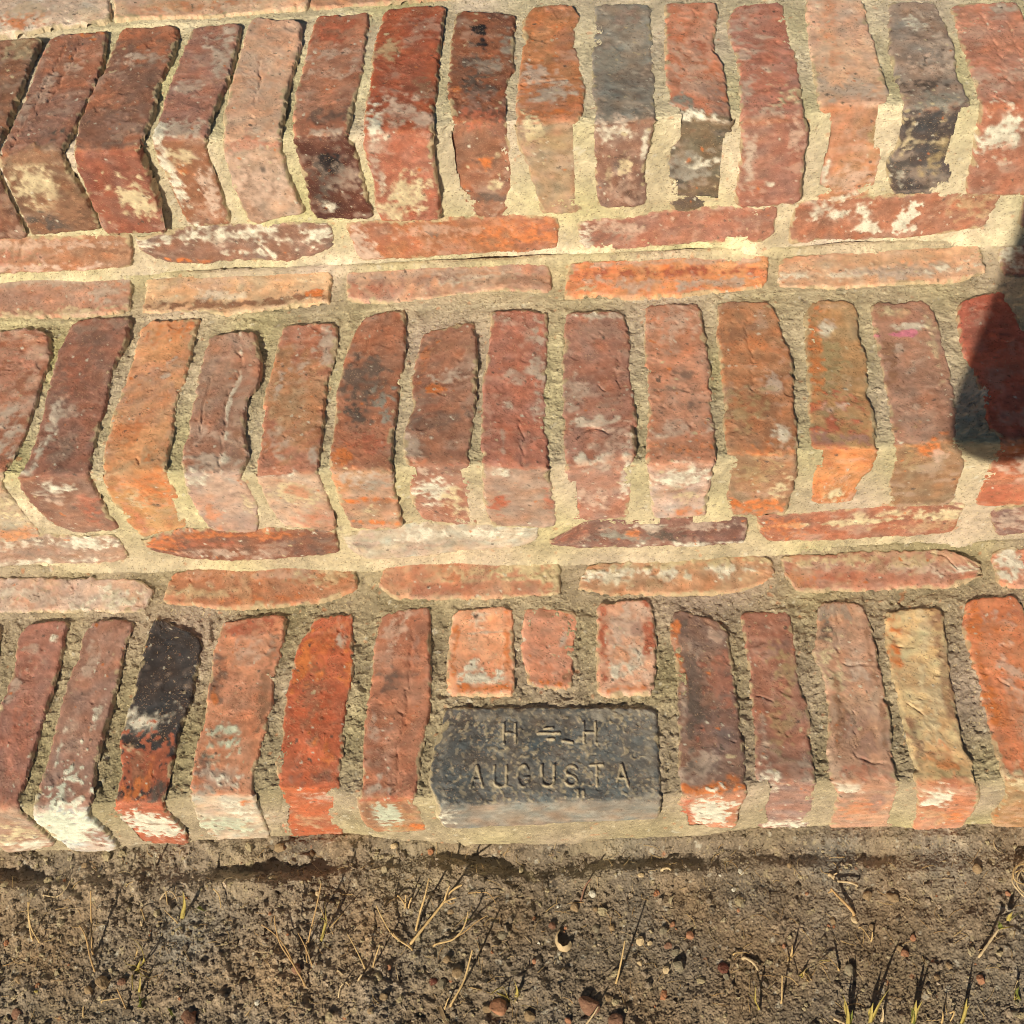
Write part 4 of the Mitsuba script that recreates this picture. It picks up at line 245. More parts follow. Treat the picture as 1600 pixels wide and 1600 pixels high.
outlines = {0: [], 1: [], 2: []}     # brick outlines on the unrolled step, for the mortar
def brick(key, idx, line):
    opt = line
    kind, k = opt['kind'], opt['step']
    L, R = np.array(opt['left'], float), np.array(opt['right'], float)
    FL, FR = (np.array(opt[q], float) if q in opt else None for q in ('front_left', 'front_right'))
    rng = np.random.default_rng(1000 + idx)
    c = [np.array(q) for q in opt['colours']]
    res = 0.75 if 'stamp' in opt else RES
    ex = 4.6                                                    # skirt that dips into the mortar
    two = FL is not None
    if kind == 'rowlock':
        nb = int((abs(L[0, 1] - L[-1, 1]) + abs(R[0, 1] - R[-1, 1])) / 2 / res) + 1
        yn = (L[-1, 1] + R[-1, 1]) / 2
        E = []
        for A, F in ((L, FL), (R, FR)):
            a = resample(A, nb); a = np.c_[a, np.zeros(nb)]
            if two:
                F3 = np.c_[F[:, 0], np.full(len(F), yn), F[:, 1]]
                lenF = (abs(FL[-1, 1]) + abs(FR[-1, 1])) / 2
                f = resample(np.vstack([a[-1], F3]), int(lenF / res) + 2)[1:]
                a = np.vstack([a, f])
            E.append(a)
        outlines[k].append(np.vstack([E[0][:, :2] + np.c_[np.zeros(len(E[0])), np.minimum(E[0][:, 2], 0)], (E[1][:, :2] + np.c_[np.zeros(len(E[1])), np.minimum(E[1][:, 2], 0)])[::-1]]))
        ne = int(ex / res) + 1
        ext = []
        for a in E:
            a = a.copy()
            a[:, 0] = nd.gaussian_filter1d(a[:, 0], 3.4, mode='nearest')
            s0 = (a[0] - a[3]); s0 = s0 / np.linalg.norm(s0) * res
            s1 = (a[-1] - a[-4]); s1 = s1 / np.linalg.norm(s1) * res
            a = np.vstack([a[0] + s0 * np.arange(ne, 0, -1)[:, None], a, a[-1] + s1 * np.arange(1, ne + 1)[:, None]])
            if two:
                sg = float(opt.get('nr', 4.2)) / res
                pad = np.pad(a[:, 1:], ((20, 20), (0, 0)), mode='reflect', reflect_type='odd')
                a[:, 1:] = nd.gaussian_filter1d(pad, sg, axis=0)[20:-20]
            ext.append(a)
        A, Bq = ext
        w = np.median(np.linalg.norm(A - Bq, axis=1))
        ncol = int((w + 2 * ex) / res) + 2
        t = np.linspace(-ex / w, 1 + ex / w, ncol)
        P = A[:, None] * (1 - t)[None, :, None] + Bq[:, None] * t[None, :, None]
        width = np.linalg.norm(A - Bq, axis=1)
        b = (np.arange(len(A)) - ne) * res
        nose_b = (nb - 1) * res
        total = (len(A) - 1 - 2 * ne) * res
        Sb = np.where(b <= nose_b, b / nose_b, 1 + (b - nose_b) / max(total - nose_b, 1e-6)) if two else b / total
        a_mm = t[None] * width[:, None]; b_mm = np.repeat(b[:, None], ncol, 1)
        dl, dr = a_mm, width[:, None] - a_mm
        db, df = b_mm, total - b_mm
        tt, ss = np.repeat(t[None], len(A), 0), np.repeat(Sb[:, None], ncol, 1)
        P[..., 1] += k * RUN * 1000; P[..., 2] += k * RISE * 1000
    else:
        n = int((np.abs(L[-1, 0] - L[0, 0]) + 2 * ex) / res) + 1
        A, Bq = resample(L, n), resample(R, n)
        outlines[k].append(np.vstack([L, R[::-1]]))
        e0 = (A[0] + Bq[0] - A[3] - Bq[3]) / 2; e1 = (A[-1] + Bq[-1] - A[-4] - Bq[-4]) / 2
        ne = int(ex / res) + 1
        e0 = e0 / np.linalg.norm(e0) * res; e1 = e1 / np.linalg.norm(e1) * res
        A, Bq = (np.vstack([q[0] + e0 * np.arange(ne, 0, -1)[:, None], q, q[-1] + e1 * np.arange(1, ne + 1)[:, None]]) for q in (A, Bq))
        A = nd.gaussian_filter1d(A, 2, axis=0, mode='nearest'); Bq = nd.gaussian_filter1d(Bq, 2, axis=0, mode='nearest')
        h = np.linalg.norm(A - Bq, axis=1); hm = np.median(h)
        nr = int((hm + 2 * ex) / res) + 2
        s = np.linspace(-ex / hm, 1 + ex / hm, nr)
        Q = A[None] * (1 - s)[:, None, None] + Bq[None] * s[:, None, None]
        a = (np.arange(len(A)) - ne) * res; total = (len(A) - 1 - 2 * ne) * res
        a_mm = np.repeat(a[None], nr, 0); b_mm = s[:, None] * h[None]
        dl, dr, db, df = a_mm, total - a_mm, b_mm, h[None] - b_mm
        tt = a_mm / total; ss = np.repeat(s[:, None], len(A), 1)
        P = np.zeros(Q.shape[:2] + (3,)); P[..., 0] = Q[..., 0]
        if kind == 'tread':
            P[..., 1] = Q[..., 1] + k * RUN * 1000; P[..., 2] = k * RISE * 1000
        else:
            P[..., 1] = nose(k, Q[..., 0]) + 0.5 + k * RUN * 1000; P[..., 2] = Q[..., 1] + k * RISE * 1000
    sh = P.shape[:2]
    N = lambda cell: gnoise(sh, res, cell, rng)
    # ragged edge
    n12, n5, n25 = N(13), N(5), N(2.6)
    jag = 0.3 * N(24) + 0.3 * n12 + 0.42 * n5 + 0.5 * n25 - 1.5 * sstep(1.5, 2.0, N(13)) - 1.1 * sstep(1.3, 1.8, N(5))
    if 'stamp' in opt: jag = 0.45 * jag
    kap = 3.6
    d = -kap * np.log(sum(np.exp(-np.clip(q, -30, 60) / kap) for q in (dl, dr, db, df))) + jag + (4.0 if kind == 'rowlock' else 3.8)
    r = 3.6
    edge = np.where(d < r, -(r - np.sqrt(np.maximum(r * r - (r - np.clip(d, 0, r)) ** 2, 0))), 0.0) + np.where(d < 0, d * 4.0, 0)
    edge = np.maximum(edge, -15)
    rough = 1 + 0.5 * (float(opt.get('rough', 1.0)) - 1); spk = float(opt.get('specks', 1.0))
    n40, n9, n3, n2 = N(38), N(9), N(3.4), N(2)
    hgt = float(opt.get('proud', 0)) + rng.uniform(-0.5, 0.9) + 0.55 * n40 + rough * (0.10 * n9 + 0.08 * n5 + 0.08 * n3 + 0.07 * n2)
    if two:                                             # worn arris: small breaks along the nosing
        arris = np.exp(-((ss - 1) * nose_b / 5.5) ** 2) if kind == 'rowlock' else 0
        arris = np.where(ss > 1, np.exp(-(((ss - 1) * max(total - nose_b, 1)) / 5.0) ** 2), arris)
        hgt -= arris * (1.8 * sstep(0.5, 1.6, N(10)) + 0.8 * sstep(0.6, 1.5, N(4)))
    # pits and drag marks left by the mould
    pit = sstep(2.0, 2.6, N(3.4)); hgt -= 0.8 * rough * pit
    big = sstep(1.8, 2.3, N(10)); hgt -= 1.0 * rough * big
    W = float(np.median(dr + dl)) if kind == 'rowlock' else total
    hl = nose_b if (kind == 'rowlock' and two) else (total if kind == 'rowlock' else hm)
    for l in opt.get('cracks', []):
        dd = seg_dist(tt * W + 1.2 * n5, ss * hl + 1.2 * n9, [[(x * W, y * hl) for x, y in l]])
        hgt -= 1.5 * np.exp(-(dd / 0.9) ** 2)
    # ---------------- colours
    m = sstep(-0.6, 0.9, n40 * 0.6 + N(16) * 0.5 + 0.4 * n5)[..., None]
    col = c[0] * (1 - m) + c[1] * m
    if two:
        fm = sstep(0.955, 1.02, ss + 0.016 * n12 + 0.008 * n5)[..., None]
        colf = c[2] * (1 - m) + c[3] * m
        col = col * (1 - fm) + colf * fm
    streak = gnoise(sh, res, (3.2, 20), rng); streak2 = gnoise(sh, res, (2.2, 9), rng)
    fine = rng.standard_normal(sh)
    col = col * np.exp(0.04 * streak + 0.03 * streak2 + 0.06 * n3 + 0.06 * n2 + 0.05 * n9 + 0.05 * fine + 0.05 * N(5.5))[..., None]
    hue = N(7)[..., None]
    col = col * (1 + np.array([0.05, -0.01, -0.05]) * hue)
    # thin pale bloom and scratches
    lime = PAL['lilac_bloom'] * 0.5 + PAL['pink_bloom'] * 0.5
    a = (0.0 if 'stamp' in opt else 0.42 if k else 0.30) * sstep(0.15 if k else 0.5, 2.1, 0.35 * streak + 0.7 * n12 + 0.35 * n5 + 0.35 * n3 + 0.25 * n2)[..., None]; col = col * (1 - a) + lime * a
    dk = 0.28 * sstep(0.8, 2.3, 0.8 * N(15) + 0.4 * n9 + 0.3 * n3 + 0.25 * n2)[..., None]; col = col * (1 - dk) + PAL['dark_soot'] * dk
    for pt, ps, rt, rs, cn, am in opt['stains']:
        e = np.sqrt(((tt - pt) / rt) ** 2 + ((ss - ps) / rs) ** 2)
        soft = 0.16 if am >= 1.2 else 0.34
        calm = np.where(ss > 1, 0.6, 1.0)                        # the fired ends are smoother than the beds
        f = 1 - e + calm * (soft * (0.75 * n12 + 0.6 * n5 + 0.15 * streak2) + 0.10 * n25)
        gr = 0.5 * n3 + 0.5 * n2 + 0.4 * n25
        mask = sstep(-0.10, 0.80 if am < 1.2 else 0.25, f + 0.24 * gr + 0.06 * fine) * min(am, 1.0)
        if am < 1.2:
            mask *= 0.70 + 0.32 * sstep(-0.9, 0.9, gr + 0.6 * n5)
        mask = np.clip(1.3 * mask, 0, 1)[..., None]
        tone = (1 + 0.08 * n5 + 0.08 * n2 + 0.03 * streak2 + 0.05 * fine)[..., None]
        col = col * (1 - mask) + PAL[cn] * tone * mask
        if cn in ('lime', 'cream', 'pale_green', 'mortar', 'whitewash'): hgt += 0.35 * mask[..., 0] * (1 + 0.6 * n3)     # lime and mortar lie on the face
    if two and 'stamp' not in opt:                      # fresh clay where the arris is broken
        br = np.clip(arris * sstep(0.2, 1.3, 0.8 * N(9) + 0.5 * n3), 0, 1)[..., None] * 0.55
        col = col * (1 - br) + np.clip(0.5 * c[2] + 0.5 * PAL['orange_clay'], 0, 1) * br
    # specks: lime, clay, soot
    if 'stamp' in opt: spk = -1.5
    for thr, cn, cell in ((2.75 - 0.25 * spk, 'lime', 2.0), (3.1 - 0.25 * spk, 'orange_clay', 2.6), (2.7 - 0.25 * spk, 'dark_soot', 2.0), (2.95 - 0.25 * spk, 'cream', 3.0)):
        s_ = sstep(thr, thr + 0.4, N(cell))[..., None] * 0.85
        col = col * (1 - s_) + PAL[cn] * s_
    pm = np.clip(pit + 0.6 * big, 0, 1)[..., None] * 0.18; col = col * (1 - pm) + c[0] * 0.75 * pm
    # mortar smeared over the edges
    lap = 3.2 * sstep(0.7, 1.7, N(19) + 0.3 * n5)            # here and there the joint laps onto the face
    md = float(opt.get('smear', 0.0))
    sm = sstep(1.6, -0.2, d - lap + 1.3 * n3 - 0.6 * n5) * 0.8
    sm = np.maximum(sm, md * sstep(0.3, 1.6, 0.6 * N(24) + 0.7 * n9 + 0.5 * n3 + md))
    col = col * (1 - sm[..., None]) + PAL['mortar'] * (1 + 0.08 * n2 + 0.06 * n3)[..., None] * sm[..., None]
    if 'stamp' in opt:
        X, Y = P[..., 0] - L[0, 0], L[0, 1] - (P[..., 1] - k * RUN * 1000)
        on = (ss < 1)
        dd = seg_dist(X + 0.12 * n25, Y + 0.12 * n3, letters())
        wear = sstep(-1.9, -0.3, N(14) + 0.3 * n3) * 0.3 + 0.7
        hgt += np.where(on, 1.7 * wear * sstep(1.45, 0.75, dd), 0)
        ring = np.exp(-(np.maximum(dd - 0.6, 0) / 0.8) ** 2) * on * wear * sstep(-1.8, -0.4, n3 + n5)
        crumb = sstep(1.2, 1.9, N(2.0) + 0.5 * n9) * on
        hgt += 0.4 * crumb + 0.16 * N(2.2) * on
        dust = np.clip(1.0 * ring + 0.5 * crumb + 0.34 * sstep(0.5, 1.5, N(1.7)) * on, 0, 0.85)[..., None]
        col = col * (1 - dust) + PAL['mortar'] * np.array([1.0, 1.02, 1.12]) * dust
    hgt = hgt + edge + 0.07 * fine * rough
    # displace along the normals
    gu = np.gradient(P, axis=1); gv = np.gradient(P, axis=0)
    nrm = np.cross(gv, gu); nrm /= np.linalg.norm(nrm, axis=-1, keepdims=True) + 1e-12
    ref = np.array([0, -0.5, 1.0])
    if (nrm @ ref).mean() < 0: nrm = -nrm
    P = P + nrm * hgt[..., None]
    flip = (np.cross(gv, gu) @ ref).mean() > 0
    add_grid(key, P * MM, col, 'mat_brick', flip=not flip)

STEP = {0: 'brick_steps__step', 1: 'brick_steps__step_001', 2: 'brick_steps__step_002'}
count = {0: 0, 1: 0, 2: 0}
BLABEL = {5: 'brick with a blackened front end, sixth from the left in the top step', 7: 'dark brown brick with an iron black squiggle, top step', 9: 'smooth blue grey brick with a brown front, top step', 10: 'brick with a dark olive and white streaked front, top step', 12: 'pale peach brick with a bright orange front, top step', 13: 'mauve brick turning black with pale specks at the front, top step', 35: 'brightest orange yellow brick of the middle step, third from the left', 44: 'brick with mossy yellow green upper half and orange front, middle step', 45: 'smooth brown brick with a pink painted stripe, middle step', 46: 'red brick lying in the shadow at the right end of the middle step', 61: 'mauve brick with a white limed front end, bottom step', 62: 'charcoal black topped brick with orange red lower half, bottom step', 63: 'brick with a grey green patch and white front, bottom step', 64: 'most saturated orange red brick, fifth from the left in the bottom step', 66: 'leftmost of three short half bricks above the stamped brick', 67: 'middle one of three short half bricks above the stamped brick', 68: 'rightmost of three short half bricks above the stamped brick', 69: 'charcoal brick laid flat with raised lettering, bottom step', 73: 'sandy cream coated brick with orange edges, bottom step'}
for idx, line in enumerate(BRICKS):
    k = line['step']
    key = STEP[k] + '__brick' + ('' if count[k] == 0 else '_%03d' % count[k]); count[k] += 1
    brick(key, idx, line)
    if idx in BLABEL: labels[key] = {'label': BLABEL[idx]}
labels['brick_steps'] = {'label': 'flight of three worn reclaimed red brick steps in sandy mortar rising from the soil', 'category': 'steps'}
labels[STEP[0]] = {'label': 'lowest brick step, standing in the soil, with the dark stamped brick'}
labels[STEP[1]] = {'label': 'middle brick step with the shadow at its right end'}
labels[STEP[2]] = {'label': 'topmost brick step, cut by the upper edge of the photo'}

# ---------------------------------------------------------------- mortar of each step: riser, nosing and tread in one sheet
MORT = {0: np.array((0.39, 0.366, 0.295)), 1: np.array((0.55, 0.53, 0.435)), 2: np.array((0.65, 0.64, 0.55))}       # lighter each step up: brightening opposite the sun put into the colour
def mortar(k):
    rng = np.random.default_rng(50 + k)
    res = 1.5
    x = np.arange(-735, 575, res)
    lo = -175 if k else -150
    hi = RUN * 1000 + 9 if k < 2 else 330
    q = np.arange(lo, hi, res)
    X, Qq = np.meshgrid(x, q)
    ns = nose(k, X)
    front = Qq < 0
    Y = np.where(front, ns, Qq + ns * (1 - sstep(0, 45, Qq))); Z = np.where(front, Qq, 0.0)
    sg = 7.0 / res
    Y, Z = (nd.gaussian_filter1d(np.pad(v, ((20, 20), (0, 0)), mode='reflect', reflect_type='odd'), sg, axis=0)[20:-20] for v in (Y, Z))
    inside = np.zeros(X.shape, bool)
    for o in outlines[k]:
        pg = shapely.Polygon(o).buffer(0)
        x0, y0, x1, y1 = pg.bounds
        j0, j1 = np.searchsorted(x, [x0, x1]); i0, i1 = np.searchsorted(q, [y0, y1])
        if j1 > j0 and i1 > i0:
            inside[i0:i1, j0:j1] |= shapely.contains_xy(pg, X[i0:i1, j0:j1], Qq[i0:i1, j0:j1])
    din = nd.distance_transform_edt(inside) * res
    dout = nd.distance_transform_edt(~inside) * res
    left = sstep(100, -560, X)
    tread = sstep(-6, 14, Qq)
    if k == 2: base_t, base_f = -1.8 - 4.4 * left, -1.5 - 4.6 * left
    elif k == 1: base_t, base_f = -2.3 - 1.6 * left, -1.5 - 1.5 * left
    else: base_t, base_f = -2.5 - 1.3 * left, -1.5 - 1.0 * left
    base = base_t * tread + base_f * (1 - tread)
    rowm = sstep(-99, -106, Qq) + sstep(200, 206, Qq)
    base = base * (1 - rowm) + -2.8 * rowm
    amp_t = {0: 0.95, 1: 0.6, 2: 0.36}[k]
    amp = amp_t * tread * (1 - 0.4 * rowm) + 0.28 * (1 - tread)
    N = lambda c: gnoise(X.shape, res, c, rng)
    n30, n11, n6, n35, n2 = N(30), N(11), N(6), N(3.6), N(2.1)
    h = base + 0.8 * n30 + amp * (0.38 * n11 + 0.30 * n6 + 0.42 * n35 + 0.40 * n2)
    # crumbs and holes where the joint was struck off
    h += amp * 1.0 * sstep(1.3, 2.2, N(3.2)) - amp * 1.7 * sstep(1.45, 2.1, N(2.6)) - amp * 2.6 * sstep(2.1, 2.7, N(7))
    h += -0.10 * np.minimum(dout, 10) * (amp > 0.5) * tread
    h += rng.standard_normal(X.shape) * (0.12 + 0.20 * amp)
    # gaps along the brick edges
    gap = sstep(0.6, 1.6, N(26) + 0.4 * n6) * np.exp(-((dout - 1.2) / 1.3) ** 2) * (1.2 + 2.5 * left * (k == 2))
    h -= 1.6 * gap
    # fillet in the inner corner
    if k < 2: h += 7 * np.exp(-np.maximum(RUN * 1000 + 4 - Qq, 0) / 4.5)
    if k: h += 5 * np.exp(-np.maximum(Qq + RISE * 1000, 0) / 4.5)
    P = np.stack([X, Y + k * RUN * 1000, Z + k * RISE * 1000], -1)
    gu = np.gradient(P, axis=1); gv = np.gradient(P, axis=0)
    nrm = np.cross(gu, gv); nrm /= np.linalg.norm(nrm, axis=-1, keepdims=True)
    P = P + nrm * h[..., None]
    P[..., 0] += 0.3 * N(4); P[..., 1] += 0.0
    tone = np.exp(0.07 * n30 + 0.06 * N(14) + 0.05 * n6 + 0.05 * n35 + 0.06 * n2 + 0.05 * rng.standard_normal(X.shape))[..., None]
    col = MORT[k] * tone * (1 + np.array([0.02, 0, 0.07]) * N(45)[..., None])
    g1 = sstep(2.0, 2.5, N(2.4))[..., None] * 0.55; col = col * (1 - g1) + PAL['lime'] * g1
    g2 = sstep(1.9, 2.5, N(2.6))[..., None] * 0.4; col = col * (1 - g2) + PAL['dark_soot'] * 1.6 * g2
    g3 = sstep(2.2, 2.6, N(3))[..., None] * 0.4; col = col * (1 - g3) + PAL['orange_clay'] * g3
    add_grid(STEP[k] + '__mortar', P * MM, col, 'mat_mortar', keep=din < 6.0)
for k in (0, 1, 2): mortar(k)
for k in (0, 1, 2):                                      # the rubble core behind the bricks, seen only at the ends of the flight
    y0, y1, z1 = k * RUN + 0.026, (k * RUN + RUN + 0.024 if k < 2 else 2 * RUN + 0.325), k * RISE - 0.024
    cb = trimesh.creation.box(bounds=[[-0.731, y0, SOIL - 0.1], [0.571, y1, z1]]).subdivide_to_size(0.03)
    scene[STEP[k] + '__core'] = mikit.ply(cb, 'mat_mortar', smooth=False, color=np.repeat(MORT[k][None] * 0.9, len(cb.vertices), 0))

# ---------------------------------------------------------------- the soil
SRES = 1.45
sx = np.arange(-735, 575, SRES); sy = np.arange(-330, 26, SRES)
SX, SY = np.meshgrid(sx, sy)
srng = np.random.default_rng(77)
SN = lambda c: gnoise(SX.shape, SRES, c, srng)
s60, s22, s12, s7, s4, s2 = SN(70), SN(24), SN(12), SN(7), SN(4), SN(2.2)
rug = 0.7 + 0.5 * sstep(100, -420, SX) + 0.25 * SN(90)
rug = np.clip(rug, 0.4, 1.6) * (0.75 + 0.25 * sstep(-12, -40, SY))
SH = 1.8 * s60 + 1.5 * s22 * rug + rug * (0.62 * s12 + 0.4 * s7 + 0.42 * s4 + 0.45 * s2) + 0.46 * srng.standard_normal(SX.shape)
SH += rug * (1.9 * sstep(1.3, 1.8, SN(10) + 0.25 * s4) + 1.3 * sstep(1.3, 1.8, SN(5)) - 2.0 * sstep(1.5, 2.1, SN(7) + 0.25 * s4))
# trench along the wall and the ridges that shade it
wav = 5 * SN((1e4, 60))
tc = 24 - 8 * sstep(-300, -150, SX)
tr = np.exp(-((SY + tc + 0.6 * wav + 1.6 * s7 + 0.9 * s4) / 9.5) ** 2); rg = np.exp(-((SY + tc + 17 + 0.6 * wav) / 9.0) ** 2)
prof = np.interp(SX, [-735, -585, -550, -435, -400, -310, -275, -205, -185, -60, 10, 70, 150, 575], [12, 13, 4, 4, 13, 13, 6, 6, 10, 9, 10, 7, 4, 2.5]) + 2.5 * SN((1e4, 25))
SH += np.maximum(prof, 0) * (0.55 * rg - 0.8 * tr) * (1 + 0.25 * s12)
SH += 4 * np.exp(-np.maximum(-SY - 2, 0) / 6.0)
rid = np.exp(-((SY + 75 + 0.10 * (SX - 300) + 6 * SN((1e4, 70))) / 9.0) ** 2) * sstep(120, 220, SX); SH += 2 * rid * (1 + 0.6 * s12)
rid2 = np.exp(-((SY + 110 - 0.16 * (SX - 300) + 5 * SN((1e4, 60))) / 8.0) ** 2) * sstep(150, 260, SX); SH += 1.5 * rid2 * (1 + 0.6 * s12)
edge_f = sstep(-330, -290, SY) * sstep(-735, -690, SX) * sstep(575, 530, SX)
SH = SH * edge_f - 12 * (1 - edge_f)
SP = np.stack([SX, SY, SOIL * 1000 + SH], -1)
SC = PAL['soil'] * np.exp(0.08 * s60 + 0.06 * s22 + 0.06 * s7 + 0.09 * s4 + 0.10 * s2 + 0.12 * srng.standard_normal(SX.shape))[..., None]
SC = SC * (1 + np.array([0.05, 0, -0.06]) * SN(30)[..., None])
sandy = (0.35 * sstep(0.6, 1.6, SN(38) + 0.3 * s4) * sstep(-90, -40, SY) + 0.2 * sstep(0.4, 1.5, SN(45)))[..., None]
SC = SC * (1 - sandy) + (PAL['mortar'] * 0.55 + PAL['soil'] * 0.35) * sandy
for thr, cn, am, cell in ((1.9, 'lime', 0.5, 2.6), (1.6, 'mortar', 0.45, 3), (1.7, 'black_soot', 0.5, 3.2), (2.9, 'orange_clay', 0.4, 3)):
    g_ = sstep(thr, thr + 0.5, SN(cell))[..., None] * am; SC = SC * (1 - g_) + PAL[cn] * g_
add_grid('ground', SP * MM, SC, 'mat_soil')
labels['ground'] = {'kind': 'structure', 'label': 'bare grey brown crumbly soil in front of the lowest step'}
def soil_z(x, y):
    """height of the soil surface in metres at x, y in mm"""
    j = np.clip(np.round((np.asarray(x) - sx[0]) / SRES).astype(int), 0, len(sx) - 1); i = np.clip(np.round((np.asarray(y) - sy[0]) / SRES).astype(int), 0, len(sy) - 1)
    return (SOIL * 1000 + SH[i, j]) * MM
# the wider ground, a little below the worked strip, out to the horizon
g = np.r_[-300, -40, -8, -2, -0.6, 0.5, 2, 8, 40, 300]
GX, GY = np.meshgrid(g, g)
add_grid('ground__001', np.stack([GX, GY, np.full_like(GX, SOIL - 0.008)], -1), np.broadcast_to(PAL['soil'], GX.shape + (3,)).copy(), 'mat_soil')

# loose grit and crumbs: nobody could count them
def crumbs(n, rmin, rmax, seed, base, key, label, power=2.2):
    rng = np.random.default_rng(seed)
    v0, f0 = trimesh.creation.icosphere(subdivisions=0).vertices, trimesh.creation.icosphere(subdivisions=0).faces
    x = rng.uniform(-700, 540, n); y = rng.uniform(-300, -4, n)
    x = np.where(rng.random(n) < 0.35, rng.uniform(-700, -150, n), x)
    r = rmin + (rmax - rmin) * rng.random(n) ** power
    z = soil_z(x, y) * 1000
    dirs = v0[None] * (1 + 0.28 * rng.standard_normal((n, 12, 1)))
    sc = np.stack([r * rng.uniform(.8, 1.4, n), r * rng.uniform(.8, 1.3, n), r * rng.uniform(.5, .95, n)], 1)
    V = dirs * sc[:, None]
    Rm = Rotation.from_euler('z', rng.uniform(0, 6.3, n)).as_matrix()
    V = np.einsum('nij,nkj->nki', Rm, V) + np.stack([x, y, z + 0.35 * sc[:, 2]], 1)[:, None]
    F = (f0[None] + 12 * np.arange(n)[:, None, None]).reshape(-1, 3)
    pick = rng.random(n)
    C = np.array(base)[None] * np.exp(0.22 * rng.standard_normal((n, 1)))
    C = np.where((pick < 0.06)[:, None], PAL['cream'] * 0.75, C); C = np.where(((pick > 0.08) & (pick < 0.095))[:, None], PAL['orange_clay'] * 0.5 + PAL['soil'] * 0.4, C); C = np.where(((pick > 0.12) & (pick < 0.3))[:, None], PAL['mortar'] * 0.75, C)
    scene[key] = mikit.ply(trimesh.Trimesh(V.reshape(-1, 3) * MM, F, process=False), 'mat_soil', smooth=False, color=np.repeat(np.clip(C, 0.01, 0.9), 12, 0))
    labels[key] = {'label': label, 'category': 'grit', 'kind': 'stuff'}
crumbs(6500, 0.6, 1.9, 5, PAL['soil'] * 1.05, 'soil_grit', 'fine grit and sand grains scattered all over the soil')
crumbs(1300, 1.6, 4.2, 6, PAL['soil'] * 0.95, 'soil_crumbs', 'small brown soil crumbs lying loose on the ground', 2.8)

